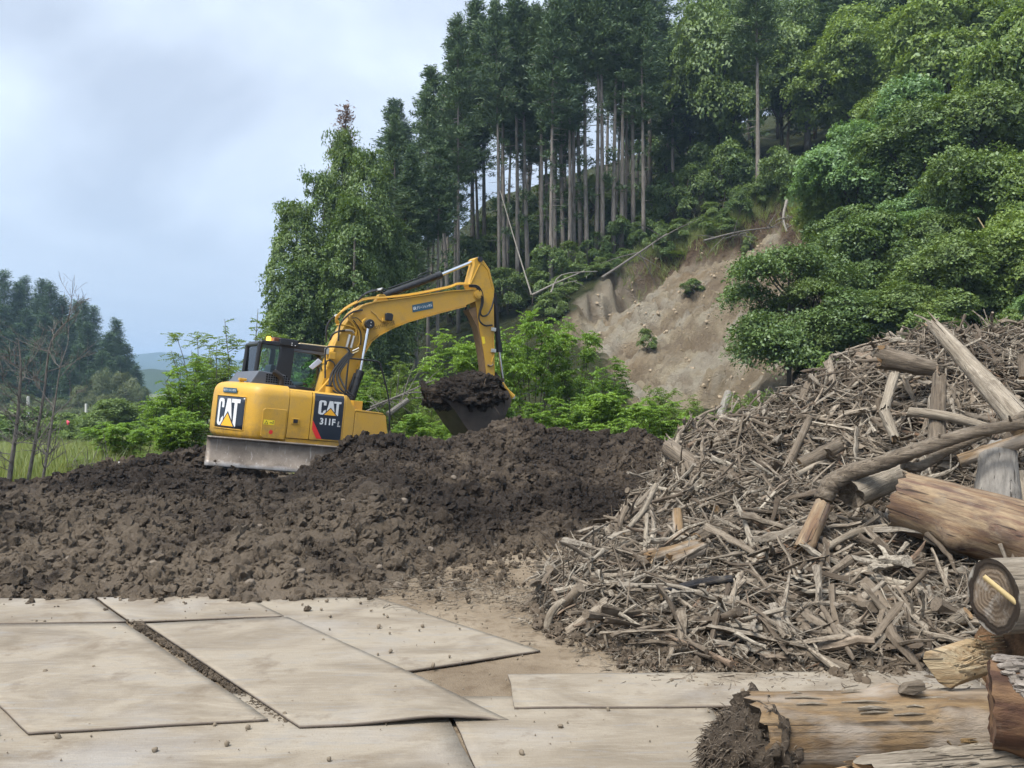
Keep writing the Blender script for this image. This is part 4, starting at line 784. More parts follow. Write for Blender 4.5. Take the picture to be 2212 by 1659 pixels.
# ================================================================ OPERATOR
def person():
    J = {'pel': (-.38,.62,1.0), 'wai': (-.42,.62,1.14), 'che': (-.46,.62,1.33), 'nek': (-.42,.62,1.46), 'hd0': (-.39,.62,1.53), 'hd1': (-.375,.62,1.62),
         'sl': (-.45,.78,1.40), 'el': (-.30,.86,1.17), 'hl': (-.05,.80,1.20), 'sr': (-.45,.46,1.40), 'er': (-.30,.38,1.17), 'hr': (-.05,.44,1.20),
         'll': (-.33,.72,.99), 'kl': (.10,.74,.98), 'al': (.22,.74,.66), 'fl': (.36,.75,.64), 'lr': (-.33,.52,.99), 'kr': (.10,.50,.98), 'ar': (.22,.50,.66), 'fr': (.36,.49,.64)}
    Rr = {'pel': .14, 'wai': .135, 'che': .155, 'nek': .062, 'hd0': .085, 'hd1': .092, 'sl': .07, 'el': .05, 'hl': .036, 'sr': .07, 'er': .05, 'hr': .036, 'll': .09, 'kl': .062, 'al': .048, 'fl': .045, 'lr': .09, 'kr': .062, 'ar': .048, 'fr': .045}
    Ed = [('pel','wai'),('wai','che'),('che','nek'),('nek','hd0'),('hd0','hd1'),('che','sl'),('sl','el'),('el','hl'),('che','sr'),('sr','er'),('er','hr'),('pel','ll'),('ll','kl'),('kl','al'),('al','fl'),('pel','lr'),('lr','kr'),('kr','ar'),('ar','fr')]
    for s, y0, sg in (('l', .80, 1), ('r', .44, -1)):                    # five short fingers closing on the levers
        for k in range(5):
            a = f'f{s}{k}a'; c = f'f{s}{k}b'; yy = y0 + sg * (.03 - .016 * k)
            J[a] = (.02 + .004 * (2 - abs(2 - k)), yy, 1.20 if k else 1.185); J[c] = (.045, yy, 1.165 if k else 1.215); Rr[a] = .0095; Rr[c] = .008; Ed += [('h' + s, a), (a, c)]
    ks = list(J); me = bpy.data.meshes.new('person'); me.from_pydata([J[k] for k in ks], [(ks.index(a), ks.index(c)) for a, c in Ed], [])
    o = bpy.data.objects.new('person', me); COL.objects.link(o); o.modifiers.new('skin', 'SKIN'); ss = o.modifiers.new('sub', 'SUBSURF'); ss.levels = 1; ss.render_levels = 1
    for i, k in enumerate(ks): me.skin_vertices[0].data[i].radius = (Rr[k], Rr[k] * (1.15 if k in ('pel', 'wai', 'che') else 1)); me.skin_vertices[0].data[i].use_root = k == 'pel'
    dg = bpy.context.evaluated_depsgraph_get(); dg.update(); m2 = bpy.data.meshes.new_from_object(o.evaluated_get(dg)); bpy.data.objects.remove(o)
    for c_, n_ in (((0.36, 0.44, 0.48), 'pale_work_shirt'), ((0.045, 0.05, 0.07), 'dark_trousers'), ((0.40, 0.23, 0.16), 'skin')): m2.materials.append(plain(n_, c_, .8))
    for p in m2.polygons:
        c_ = p.center; p.use_smooth = True; p.material_index = 2 if (c_.z > 1.475 or c_.x > -.06 and c_.z > 1.1) else 1 if (c_.z < 1.06) else 0
    m2.name = 'person'; o = link(bpy.data.objects.new('person', m2)); o.location = EO; o.rotation_euler = ER.to_euler()
    tag(o, 'person in a pale shirt and dark cap sitting at the controls in the excavator cab', 'person')
    b = MB(); b.tube([(-.375,.62,1.60),(-.385,.62,1.66),(-.395,.62,1.715),(-.40,.62,1.735)], [.104,.102,.07,.02], 16); b.prism([(-.30,.54),(-.22,.55),(-.20,.62),(-.22,.69),(-.30,.70)], 1.605, 1.618, 'z'); b.build('cap', plain('cap_cloth', (0.03, 0.03, 0.035), .8), o)
    b = MB(); b.tube([(-.295,.62,1.575),(-.262,.62,1.55),(-.285,.62,1.538)], [.012,.016,.006], 8)
    for y in (.52, .72): b.tube([(-.39, y, 1.57), (-.385, y + (.62 - y) * -.06, 1.585)], [.022, .014], 8)
    b.build('nose_and_ears', m2.materials[2], o)
    b = MB()
    for y in (.59, .65): b.tube([(-.298, y, 1.593), (-.290, y, 1.593)], .009, 8)
    b.box(-.302, -.289, .597, .643, 1.512, 1.519); b.build('eyes_and_mouth', plain('face_dark', (0.07, 0.03, 0.025), .7), o)
person()

# ================================================================ DRIFTWOOD HEAP
heap_pts = []
for dx, dy, Y in [(1450,990,13.4),(1600,915,13),(1720,865,13),(1850,790,13),(1950,745,13),(2100,728,13),(2300,700,13),(2500,680,13),
                  (1700,1195,8.6),(1700,1010,11),(2000,1250,7.8),(2100,1010,10),(2212,860,11.5),(2400,900,10.5),(2350,1150,8.4),(1500,1150,10),(1400,1200,9.2),(1550,1300,7.7),(1850,1330,7.2),(1850,1080,9.8),(1300,1270,8.4),(2250,1300,7.5),(1450,1060,11.8),(1600,1080,10.4)]:
    p = W(dx, dy, Y); heap_pts.append((p.x, p.y, p.z))
for dx, Y in [(1150,7.7),(1230,7.0),(1330,6.55),(1500,6.45),(1700,6.4),(1900,6.35),(2100,6.3),(2400,6.3),(2700,6.4),(1130,8.6),(1180,9.6),(1240,10.8),(1300,12.2),(1380,13.8)]: heap_pts.append(((dx - 1106) / FP * Y, Y, 0))
for x, y, z in [(3,15.5,.1),(5,16,.6),(7.5,16,.9),(10,16,.9),(4,17.2,0),(8,18,0),(12,17.5,0)]: heap_pts.append((x, y, z))
heap0 = rbf(heap_pts)
def heapmask(x, y):
    fr = np.interp(x, [0, .35, .75, 1.3, 2, 4, 9], [8.5, 7.7, 6.75, 6.5, 6.45, 6.4, 6.4]); lf = np.interp(y, [6, 7, 8, 9.6, 12, 14, 17], [.6, .4, .1, .4, 1.25, 2.0, 3.2])
    return np.minimum(np.minimum(y - fr, x - lf), 17.3 - y) + (fbm(x * 2.2, y * 2.2, 3, 8) - .5) * .5
def heapz(x, y):
    x = np.asarray(x, float); y = np.asarray(y, float); k = heapmask(x, y)
    z = np.maximum(heap0(x, y), 0) + ((fbm(x * 1.2, y * 1.2, 3, 12) - .5) * .38 + (.5 - worley(x * 2.6, y * 2.6, 5)) * .16) * sstep(0, 1.2, k)
    return z * sstep(-.1, .5, k) - .14 * (1 - sstep(-.15, .15, k))
HPX, HPY = np.meshgrid(np.arange(-.2, 11.5, .05), np.arange(6.1, 17.6, .05)); HPZ = heapz(HPX, HPY) - .13
d_ = (fbm(HPX * 9, HPY * 9, 4, 15) - .5) * .14; HPZ = HPZ + d_ * sstep(0, .5, heapmask(HPX, HPY))
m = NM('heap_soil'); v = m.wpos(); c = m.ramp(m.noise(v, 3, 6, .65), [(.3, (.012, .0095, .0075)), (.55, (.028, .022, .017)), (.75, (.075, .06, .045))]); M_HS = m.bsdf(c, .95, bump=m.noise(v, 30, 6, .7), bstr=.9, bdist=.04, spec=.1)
tag(link(bpy.data.objects.new('heap_core', gridmesh('heap_core', HPX, HPY, HPZ, mat=M_HS))), 'earth and rotten wood inside the driftwood heap', kind='structure')
m = NM('driftwood'); oi = m.n('ShaderNodeObjectInfo'); v = m.coord('Object', (2.5, 30, 30)); rr = oi.outputs['Random']
c = m.ramp(rr, [(.0, (.07, .055, .042)), (.25, (.15, .123, .094)), (.5, (.26, .222, .175)), (.72, (.235, .21, .175)), (.90, (.39, .35, .285)), (1, (.15, .09, .056))])
c = m.mix(m.rng(m.noise(v, 1.6, 6, .7), .42, .62, 0, .8), c, (.07, .053, .039)); c = m.mix(m.rng(m.noise(m.wpos(), 26, 5, .7), .52, .66, 0, .7), c, (.055, .042, .031)); c = m.mix(m.rng(m.noise(m.wpos(), 1.1, 4), .5, .7, 0, .4), c, (.26, .215, .165))
M_WOOD = m.bsdf(c, .88, bump=m.noise(v, 1.5, 5, .7), bstr=.6, bdist=.012, spec=.15)
def stickmesh(name, seed, kind=0, n=7, seg=7, mat=M_WOOD):
    """a stick one metre long along x, thickness about 0.05, bent and tapered; kind 1 forked, 2 root-like, 3 flat splinter"""
    r = random.Random(seed); pts = []; y = z = 0; bw = 1.0 if seed % 4 == 0 else .3; ky = r.gauss(0, .05) * bw; kz = r.gauss(0, .035) * bw
    for i in range(seg + 1):
        t = i / seg; s_ = math.sin(math.pi * t); pts.append((t - .5, ky * s_ + r.gauss(0, .004) + (.04 * math.sin(6 * t + seed) if kind == 2 else 0), kz * s_ + r.gauss(0, .006)))
    r0 = r.uniform(.02, .034); rad = [r0 * (1 - .45 * i / seg) * r.uniform(.85, 1.15) for i in range(seg + 1)]
    if kind == 2: rad = [q * (1.5 - 1.2 * i / seg) for i, q in enumerate(rad)]
    b = MB().tube(pts, rad, n)
    if kind in (1, 2):
        for q in range(1 if kind == 1 else 3):
            i = r.randint(2, seg - 2); p = Vector(pts[i]); d = Vector((r.uniform(.1, .35), r.uniform(-.3, .3), r.uniform(-.05, .25))); b.tube([p, p + d * .5 + Vector((0, 0, .02)), p + d], [rad[i] * .7, rad[i] * .5, rad[i] * .25], 5)
    if kind == 3: b.v = [(a + r.uniform(-.05, .05) * (abs(a) > .46), c_ * 1.7, e_ * .55) for a, c_, e_ in b.v]
    if kind == 4: b.v = [(a + r.uniform(-.07, .07) * (abs(a) > .46), c_ * (1.0 + .5 * r.random()), e_ * (.6 + .7 * r.random())) for a, c_, e_ in b.v]
    if kind == 0: b.v = [(a + r.uniform(-.02, .02) * (abs(a) > .46), c_ * r.uniform(.9, 1.1), e_ * r.uniform(.9, 1.1)) for a, c_, e_ in b.v]
    me = bpy.data.meshes.new(name); me.from_pydata(b.v, [], b.f); me.materials.append(mat); me.polygons.foreach_set('use_smooth', np.ones(len(me.polygons), bool)); me.set_sharp_from_angle(angle=R_(28 if kind in (3, 4) else 50)); me.update(); return me
STK_M = [stickmesh('driftwood_stick', k, [0, 3, 1, 3, 2, 0, 4][k % 7]) for k in range(35)]
def hn(x, y, e=.18): return np.stack([-(heapz(x + e, y) - heapz(x - e, y)) / (2 * e), -(heapz(x, y + e) - heapz(x, y - e)) / (2 * e), np.ones_like(x)], 1)
n = 34000; x = rng.uniform(.0, 10.5, n); y = 6.2 + 9.6 * rng.random(n) ** 1.25
k = (heapmask(x, y) > -.12 + .25 * rng.random(n)) & (np.abs(x / y) < .72); x, y = x[k], y[k]; n = len(x)
ln = .13 + .62 * rng.random(n) ** 1.7; th_ = .13 + .70 * rng.random(n) ** 2.4
big = rng.random(n) < .05; ln[big] = rng.uniform(.35, .85, big.sum()); th_[big] = rng.uniform(.6, 1.3, big.sum())
nrm = hn(x, y); nrm /= np.linalg.norm(nrm, axis=1)[:, None]
ang = rng.uniform(0, 2 * np.pi, n); t3 = np.stack([np.cos(ang), np.sin(ang), np.zeros(n)], 1); t3 -= nrm * (t3 * nrm).sum(1)[:, None]; t3 += nrm * rng.normal(0, .33, n)[:, None]; t3 /= np.linalg.norm(t3, axis=1)[:, None]
up_ = nrm + rng.normal(0, .5, (n, 3)); bt = np.cross(up_, t3); bt /= np.linalg.norm(bt, axis=1)[:, None]; up_ = np.cross(t3, bt)
eul = np.array([Matrix((t, b_, u_)).transposed().to_euler() for t, b_, u_ in zip(t3.tolist(), bt.tolist(), up_.tolist())])
lay = rng.random(n); z = heapz(x, y) - .04 + .19 * lay + .04 * big
th_ *= 1.08; sc3 = np.stack([ln, th_ * np.minimum(1, .35 + ln), th_ * np.minimum(1, .35 + ln)], 1)
score = ln * th_ * (.4 + lay) / y * (np.abs(x / y) < .56); idx = np.argsort(-score); ind = idx[:285]; rest = idx[285:]
for i in ind:
    o = link(bpy.data.objects.new('driftwood_stick', STK_M[int(rng.integers(0, len(STK_M)))])); o.location = (x[i], y[i], z[i] + .03); o.rotation_euler = eul[i]; o.scale = tuple(sc3[i] * np.array([1, 1.05, 1.05]))
    dpx = x[i] / y[i] * FP + 1106; zn = 'at the front foot of the driftwood heap' if y[i] < 7.2 else 'on the crest of the driftwood heap' if y[i] > 11.5 else ('on the left slope of the driftwood heap' if dpx < 1500 else 'in the middle of the driftwood heap' if dpx < 1850 else 'below the curved branch on the right of the heap'); tag(o, ('long ' if ln[i] > .55 else 'short thick ' if th_[i] > .9 else 'thin ') + 'weathered stick lying loose ' + zn, 'stick', 'sticks of the driftwood heap')
o = scatter('driftwood_tangle', np.stack([x, y, z], 1)[rest], eul[rest], sc3[rest], STK_M); tag(o, 'tangled mass of small weathered sticks forming the driftwood heap')
nt_ = 8000; xt = rng.uniform(.1, 9.5, nt_); yt = 6.3 + 8.5 * rng.random(nt_) ** 1.3; kt_ = (heapmask(xt, yt) > .05) & (np.abs(xt / yt) < .64); xt, yt = xt[kt_], yt[kt_]; nt_ = len(xt); st_ = .012 + .05 * rng.random(nt_) ** 3
nk = nt_ // 2
o = scatter('heap_twigs', np.stack([xt[:nk], yt[:nk], heapz(xt[:nk], yt[:nk]) + .16 * rng.random(nk)], 1), np.stack([rng.uniform(0, 6.28, nk), rng.normal(0, .5, nk), rng.uniform(0, 6.28, nk)], 1), np.stack([rng.uniform(.12, .5, nk), rng.uniform(.1, .24, nk), rng.uniform(.1, .24, nk)], 1), STK_M); tag(o, 'fine twigs and rootlets threaded through the driftwood heap')
o = scatter('heap_soil', np.stack([xt[nk:], yt[nk:], heapz(xt[nk:], yt[nk:]) - .02 + .08 * rng.random(nt_ - nk)], 1), rng.uniform(0, 6.28, (nt_ - nk, 3)), st_[nk:], CLODS); tag(o, 'dark soil clinging between the sticks of the heap')
# twigs and chips along the foot
n = 5200; x = rng.uniform(-1.6, 6.5, n); ft = np.interp(x, [-1.6, -.2, .4, .9, 2, 7], [8.9, 8.4, 7.3, 6.5, 6.3, 6.25]); y = ft + rng.normal(.05, .38, n) + .5 * (x < .5) * rng.random(n)
k = (y > 5.9); x, y = x[k], y[k]; n = len(x); s = .03 + .13 * rng.random(n) ** 2.5
o = scatter('wood_chips', np.stack([x, y, np.maximum(heapz(x, y), 0) + .02 + .02 * rng.random(n)], 1), np.stack([rng.normal(0, .3, n), rng.normal(0, .12, n), rng.uniform(0, 6.28, n)], 1), np.stack([s, s * .9 + .02, s * .9 + .02], 1), STK_M); tag(o, 'fine twigs and wood chips littering the foot of the heap')
x2 = rng.uniform(.2, 6.5, 2400); y2 = np.interp(x2, [.2, .9, 2, 7], [7.6, 6.7, 6.45, 6.35]) + rng.normal(.12, .2, 2400); s2 = .015 + .05 * rng.random(2400) ** 2.5
M_DRYC = plain('dry_clod', (.095, .075, .056), .95, var=.5, scale=9, spec=.1); DRYC = [clod('dry_clod', 70 + k_, 3, M_DRYC, .35, .7, .75) for k_ in range(5)]
o = scatter('earth_crumbs', np.stack([x2, y2, np.maximum(heapz(x2, y2), 0) + s2 * .3], 1), rng.uniform(0, 6.28, (2400, 3)), s2, DRYC); tag(o, 'dry crumbs of earth under the front of the driftwood heap')
# ---- logs: a trunk along x in its own frame, with cut or broken ends
def woodmat(name, stops, stain=(.05, .04, .03), stainamt=.6, streak=24, patch=None, bstr=.6, along=1.2):
    m = NM(name); v = m.coord('Object', (along, streak, streak)); v1 = m.coord('Object', (1.0, 3, 3))
    c = m.ramp(m.noise(v, .8, 6, .62), stops); c = m.mix(m.rng(m.noise(v1, 2.6, 5, .65), .5, .68, 0, stainamt), c, stain)
    c = m.mix(m.rng(m.noise(m.coord('Object', (along * 3, streak * 2.2, streak * 2.2)), 1.0, 8, .75), .44, .60, 0, .55), c, stain); c = m.mix(m.rng(m.noise(m.coord('Object', (along * .5, streak * 3, streak * 3)), .9, 3, .5), .63, .66, 0, .8), c, (.022, .017, .013)); c = m.mix(m.rng(m.noise(m.coord('Object'), 7, 7, .7), .55, .68, 0, .5), c, (.17, .145, .115))
    if patch: c = m.mix(m.rng(m.noise(v1, patch[0], 4, .55), .46, .58, 0, patch[2]), c, patch[1])
    return m.bsdf(c, .82, bump=m.math('ADD', m.noise(v, 1.2, 6, .7), m.noise(v1, 9, 8, .75)), bstr=min(1, bstr * 1.6), bdist=.02, spec=.2)
GREY = [(.3, (.075, .058, .043)), (.5, (.17, .138, .104)), (.7, (.28, .235, .185))]
M_LG = woodmat('grey_log', GREY); M_LPALE = woodmat('pale_log', [(.3, (.17, .14, .105)), (.5, (.30, .26, .205)), (.7, (.44, .39, .32))], (.10, .08, .06), .6)
M_LTAN = woodmat('tan_log', [(.3, (.12, .077, .042)), (.5, (.205, .138, .075)), (.7, (.28, .21, .13))], (.06, .05, .043), .7, 14, (1.3, (.37, .32, .265), .7), .5)
M_LORG = woodmat('striped_log', [(.25, (.08, .05, .036)), (.42, (.165, .105, .062)), (.55, (.27, .205, .13)), (.68, (.14, .08, .055)), (.8, (.31, .255, .18))], (.07, .045, .04), .7, 11, None, .3)
M_LRED = woodmat('red_inner_bark', [(.3, (.05, .028, .02)), (.5, (.105, .056, .037)), (.7, (.19, .105, .062))], (.025, .016, .013), .7, 5, (2.2, (.27, .165, .09), .5))
M_BARK = woodmat('flaky_bark', [(.3, (.10, .085, .07)), (.5, (.28, .245, .215)), (.7, (.46, .42, .38))], (.06, .05, .04), .7, 9, None, 1.0, 4)
m = NM('cut_end'); v = m.coord('Object', (0, 1, 1)); ln_ = m.n('ShaderNodeVectorMath', operation='LENGTH'); m.l(v, ln_.inputs[0]); rd = m.math('ADD', ln_.outputs['Value'], m.math('MULTIPLY', m.noise(v, 5, 6, .65), .10))
wv = m.math('SINE', m.math('MULTIPLY', rd, 260.0)); c = m.mix(m.rng(wv, -1, 1), (.125, .092, .064), (.185, .145, .107)); c = m.mix(m.rng(m.noise(v, 3, 5), .45, .65, 0, .7), c, (.075, .058, .044)); c = m.mix(m.rng(m.noise(v, 14, 6, .7), .5, .7), c, (.26, .235, .205)); c = m.mix(m.rng(rd, .185, .205), c, (.032, .025, .02)); c = m.mix(m.math('MULTIPLY', m.rng(rd, .235, .25), m.rng(m.noise(v, 9, 4), .45, .6)), c, (.27, .25, .22))
M_CUT = m.bsdf(c, .9, bump=m.math('ADD', wv, m.noise(v, 40, 4)), bstr=.25, bdist=.006, spec=.1)
M_CUT2 = woodmat('raw_end', [(.3, (.20, .12, .06)), (.5, (.36, .24, .13)), (.7, (.50, .38, .24))], (.10, .06, .035), .5, 6, None, .5, 1)
def log(name, p0, p1, r0, r1, mat, label, endmat=None, bend=(0, 0), seed=0, lump=.06, rag=(0., 0.), nseg=30, n=26, cat='log', group=None, twist=0.0, knots=3, extra=None):
    p0, p1 = Vector(p0), Vector(p1); d = p1 - p0; L = d.length; t = np.linspace(0, 1, nseg + 1); a = np.linspace(0, 2 * np.pi, n, endpoint=False)
    T, A = np.meshgrid(t, a, indexing='ij'); rad = r0 + (r1 - r0) * T
    nz = (fbm(T * L * 2.2 + seed * 3, np.cos(A) * 1.3 + 5 + seed, 4, seed) + fbm(T * L * 2.2 + seed * 3 + 9, np.sin(A) * 1.3 + 5, 4, seed + 3) - 1) * lump * 2.2
    gro = (fbm(A * 6, T * L * .6 + seed, 3, seed + 7) - .5) * lump * .8 * np.where(A > 0, 1, 1)
    R2 = rad * (1 + nz + gro)
    rk = random.Random(seed)
    for _ in range(knots):
        kt, ka = rk.uniform(.15, .85), rk.uniform(0, 6.28); R2 = R2 + rad * .18 * np.exp(-(((T - kt) * L / (.35 * r0 + .02)) ** 2 + (np.angle(np.exp(1j * (A - ka))) / .35) ** 2))
    X = (T - .5) * L
    for e_, am in ((0, rag[0]), (1, rag[1])):
        j = (fbm(A * 4 + seed, A * 0 + e_ * 5, 3, seed + 11) - .5) * 2 * am + (_h(np.floor(A * 9), np.floor(A * 0), seed) - .5) * am
        X = X + np.where(np.abs(T - e_) < .5 / nseg, j, 0)
    bx = np.sin(np.pi * T); V = np.stack([X, np.cos(A) * R2 + bend[0] * bx, np.sin(A) * R2 + bend[1] * bx], -1).reshape(-1, 3)
    i = np.arange((nseg + 1) * n).reshape(nseg + 1, n); j = np.roll(i, -1, 1)
    Fq = np.stack([i[:-1], j[:-1], j[1:], i[1:]], -1).reshape(-1, 4)
    o = link(bpy.data.objects.new(name, npmesh(name, V, Fq, True, mat))); o.location = (p0 + p1) / 2
    o.rotation_euler = d.to_track_quat('X', 'Z').to_euler(); tag(o, label, cat, group)
    for e_, ring in ((0, i[0]), (1, i[-1])):
        Pr = V[ring]; c0_ = Pr.mean(0) + np.array([(.004 if e_ == 0 else -.004) - (0 if max(rag) == 0 else (1 if e_ else -1) * rag[e_] * .8), 0, 0]); mid = Pr * .5 + c0_ * .5
        VV = np.concatenate([Pr, mid, c0_[None]]); ii = np.arange(n); jj = (ii + 1) % n
        f = [(int(a_), int(b_), int(b_) + n, int(a_) + n) for a_, b_ in zip(ii, jj)] + [(int(a_) + n, int(b_) + n, 2 * n) for a_, b_ in zip(ii, jj)]
        me = bpy.data.meshes.new('cut_end'); me.from_pydata(VV.tolist(), [], [q if e_ else q[::-1] for q in f]); me.materials.append(endmat or M_CUT2); me.update(); link(bpy.data.objects.new('cut_end', me), o)
    return o
# big pieces in the heap (grid reading, grid reading, distances)
def hl(a, b, r0, r1, mat, label, lift=0.0, **k): return log(k.pop('name', 'driftwood_log'), W(*a) + Vector((0, 0, lift)), W(*b) + Vector((0, 0, lift)), r0, r1, mat, label, **k)
z5 = lambda a, b: (1152 + .4796 * a, 658.3 + .4796 * b)
z9 = lambda a, b: (1700.7 + .3141 * a, 685.8 + .3141 * b)
zc = lambda a, b: (1261.8 + .26451 * a, 822.9 + .26451 * b)
hl((*z9(1020,60),10.6), (*z9(1640,760),9.0), .075, .135, M_LPALE, 'long pale splintered trunk leaning across the top right of the driftwood heap', seed=1, rag=(.25, .03), lump=.09)
hl((*z9(640,275),11.4), (*z9(1010,350),11.2), .15, .10, M_LG, 'dark rotten stump end sticking out below the heap crest', seed=2, rag=(.12, .02), lump=.14)
hl((*z9(735,400),10.8), (*z9(665,640),10.4), .06, .055, M_LPALE, 'whitish split slab standing upright high on the heap', seed=3, rag=(.05, .1))
hl((*z9(1045,430),10.2), (*z9(1025,880),9.6), .075, .09, M_LG, 'upright weathered post in the middle of the upper heap', seed=4, rag=(.1, .02))
hl((*z9(835,650),9.9), (*z9(1400,770),9.4), .055, .05, M_LPALE, 'slim straight pole lying level across the upper heap', seed=5, bend=(0, .04))
def crooked(pts, r0, r1, seed):
    rr = random.Random(seed); P = smooth_path([W(*z9(a_, b_), Y_) for a_, b_, Y_ in pts], 9); c = P[0].copy(); n_ = len(P); return [p - c + Vector((rr.gauss(0, .0015), rr.gauss(0, .0015), rr.gauss(0, .0015))) for p in P], [(r0 + (r1 - r0) * i_ / n_) * (1 + rr.gauss(0, .018) + .10 * (rr.random() < .05)) for i_ in range(n_)], c
pp, pr, pc = crooked([(252,1250,8.62),(300,1150,8.6),(400,1085,8.55),(520,1040,8.5),(660,1000,8.45),(860,925,8.42),(1080,850,8.4),(1300,785,8.38),(1500,750,8.36),(1720,715,8.34),(1900,690,8.3)], .092, .042, 6)
CB_ = MB().tube(pp, pr, 16).build('curved_branch', M_LG, angle=80); CB_.location = pc; tag(CB_, 'long curved grey branch sweeping up from the middle of the heap to the right edge', 'branch')
for k_ in range(7): p_ = pp[8 + k_ * 11]; MB().tube([p_, p_ + Vector((random.gauss(0, .05), -.05, random.uniform(.03, .1)))], [.022, .008], 7).build('branch_stub', M_LG, CB_)
pp, pr, pc = crooked([(800,1010,8.5),(880,1035,8.5),(960,1000,8.52),(1100,915,8.55),(1260,845,8.57),(1420,770,8.6),(1600,680,8.62),(1800,590,8.65)], .05, .032, 9); CF_ = MB().tube(pp, pr, 12).build('forked_branch', M_LG, angle=80); CF_.location = pc; tag(CF_, 'thinner crooked branch rising just above the long curved one', 'branch')
hl((*z9(110,1600),8.2), (*z9(245,1290),8.5), .085, .08, M_LORG, 'short orange-brown peeled trunk propped below the curved branch', seed=9, rag=(.04, .02))
hl((*z9(435,1215),8.55), (*z9(790,1065),9.0), .145, .13, M_LPALE, 'stubby pale log with broken left end above the striped trunk', seed=10, rag=(.07, .02), endmat=M_LG)
hl((*z9(790,1260),8.3), (*z9(1760,1560),7.5), .27, .31, M_LORG, 'huge barkless trunk with orange and purple stripes in the heap', seed=11, rag=(.07, .02), lump=.04, n=40, nseg=40, endmat=M_LG)
hl((*z9(1450,950),8.9), (*z9(1440,1480),8.0), .17, .22, woodmat('greywhite_log', [(.3, (.13, .12, .108)), (.5, (.20, .185, .165)), (.7, (.30, .28, .25))], (.085, .078, .07), .6, 12, None, .5), 'grey rounded stump block standing upright near the right edge of the heap', seed=12, lump=.05, rag=(.05, 0))
hl((*z9(1625,1100),8.6), (*z9(1640,1360),8.2), .09, .1, M_LPALE, 'upright pale stake cut by the right picture edge beside the stump block', seed=13)
hl((*z9(1180,985),8.9), (*z9(1700,820),8.7), .06, .07, M_LTAN, 'tan peeled log near the right edge above the stump block', seed=14)
hl((*zc(700,555),12.6), (*zc(1040,790),11.6), .12, .14, M_LG, 'thick grey log jutting from the left shoulder of the heap', seed=15, rag=(.05, .02), lump=.09)
hl((*zc(1830,20),12.6), (*zc(1775,170),12.4), .05, .055, M_LG, 'dark short stake upright on the heap skyline', seed=16)
hl((*zc(1335,265),12.6), (*zc(1440,500),12.2), .035, .035, M_LPALE, 'pale bent stick standing up from the left slope of the heap', seed=17, bend=(.0, .05))
hl((*zc(585,850),10.6), (*zc(320,1235),9.6), .03, .025, M_LPALE, 'long bleached curved stick at the left edge of the heap', seed=18, bend=(.02, -.05), n=12)
hl((*zc(515,1090),9.6), (*zc(495,1410),9.0), .022, .022, M_LPALE, 'thin bleached upright stick at the left foot of the heap', seed=19, n=10, bend=(0, .03))
hl((*zc(760,1060),9.6), (*zc(775,1290),9.3), .05, .06, M_LTAN, 'short upright brown stub on the left slope of the heap', seed=20, n=14)
hl((*zc(260,1130),10.2), (*zc(275,1230),10.1), .025, .03, M_LG, 'small stake at the very left foot of the heap', seed=21, n=10)
hl((*zc(540,1440),8.7), (*zc(920,1330),8.9), .06, .05, M_LTAN, 'yellowish split pole lying low on the left slope', seed=22, rag=(.05, .03))
hl((*zc(700,1470),8.6), (*zc(980,1370),8.8), .075, .06, M_LTAN, 'tan half-round log beside the yellowish split pole', seed=23, rag=(.04, .02))
hl((*zc(920,1300),9.2), (*zc(1240,1110),9.6), .075, .06, M_LG, 'straight weathered log in the middle of the left slope', seed=24)
hl((*zc(1080,1050),10.0), (*zc(1250,960),10.2), .05, .05, M_LG, 'forked grey log pointing up on the left slope', seed=25)
hl((*zc(1620,790),10.6), (*zc(1840,310),11.2), .055, .04, M_LG, 'long thin pole leaning up the middle of the heap', seed=26, n=14)
hl((*zc(1500,1330),9.0), (*zc(1680,1080),9.4), .06, .05, M_LG, 'pointed stake leaning left of the orange peeled trunk', seed=27, rag=(.06, .02))
hl((*zc(1770,690),10.4), (*zc(2100,520),10.4), .09, .07, M_LG, 'dark hollowed log high in the middle of the heap', seed=28, lump=.12)
hl((*z5(575,1310),7.7), (*z5(895,1235),7.8), .04, .035, woodmat('charred', [(.3, (.015, .015, .018)), (.6, (.04, .042, .05)), (.8, (.10, .105, .12))]), 'charred black stick lying low on the front of the heap', seed=29, bend=(0, .03))
hl((*z5(1300,1110),8.2), (*z5(1590,1000),8.4), .03, .03, M_LPALE, 'pale bleached pole below the orange peeled trunk', seed=30, bend=(0, .05), n=12)
hl((*z5(1150,1545),6.55), (*z5(1425,1640),6.25), .035, .03, M_LG, 'split slab sliding off the front foot of the heap', seed=31, n=12)
hl((*z5(1265,1565),6.5), (*z5(1460,1480),6.7), .035, .035, M_LPALE, 'pale stick crossing over the slab at the front foot', seed=32, n=12)
hl((*z5(640,1490),6.9), (*z5(920,1570),6.6), .025, .02, M_LG, 'slim branch trailing down the front left foot of the heap', seed=33, n=10, bend=(0, -.02))
hl((*z5(1020,1415),6.9), (*z5(1110,1530),6.7), .045, .04, M_LG, 'knobbly root standing at the front foot of the heap', seed=34, lump=.15)
hl((*z5(1765,1510),6.9), (*z5(1960,1390),6.7), .04, .05, M_LPALE, 'straight pale pole reaching down beside the dark-ended log', seed=35, n=14)
hl((*z5(60,1470),7.4), (*z5(140,1330),7.5), .035, .025, M_LPALE, 'pale hooked root at the far left toe of the heap', seed=36, bend=(0, .05), n=12)
hl((*z5(1630,600),10.2), (*z5(1580,480),10.4), .05, .06, M_LPALE, 'small pale slab on the upper slope below the whitish split slab', seed=37, rag=(.06, .03))
hl((*z5(1180,770),10.2), (*z5(1330,690),10.4), .03, .03, M_LPALE, 'bleached white branch above the stubby pale log', seed=38, n=12)
hl((*z5(2200,230),10.6), (*z5(2205,330),10.5), .045, .05, M_LG, 'dark stake upright against the right picture edge near the crest', seed=39, n=12)
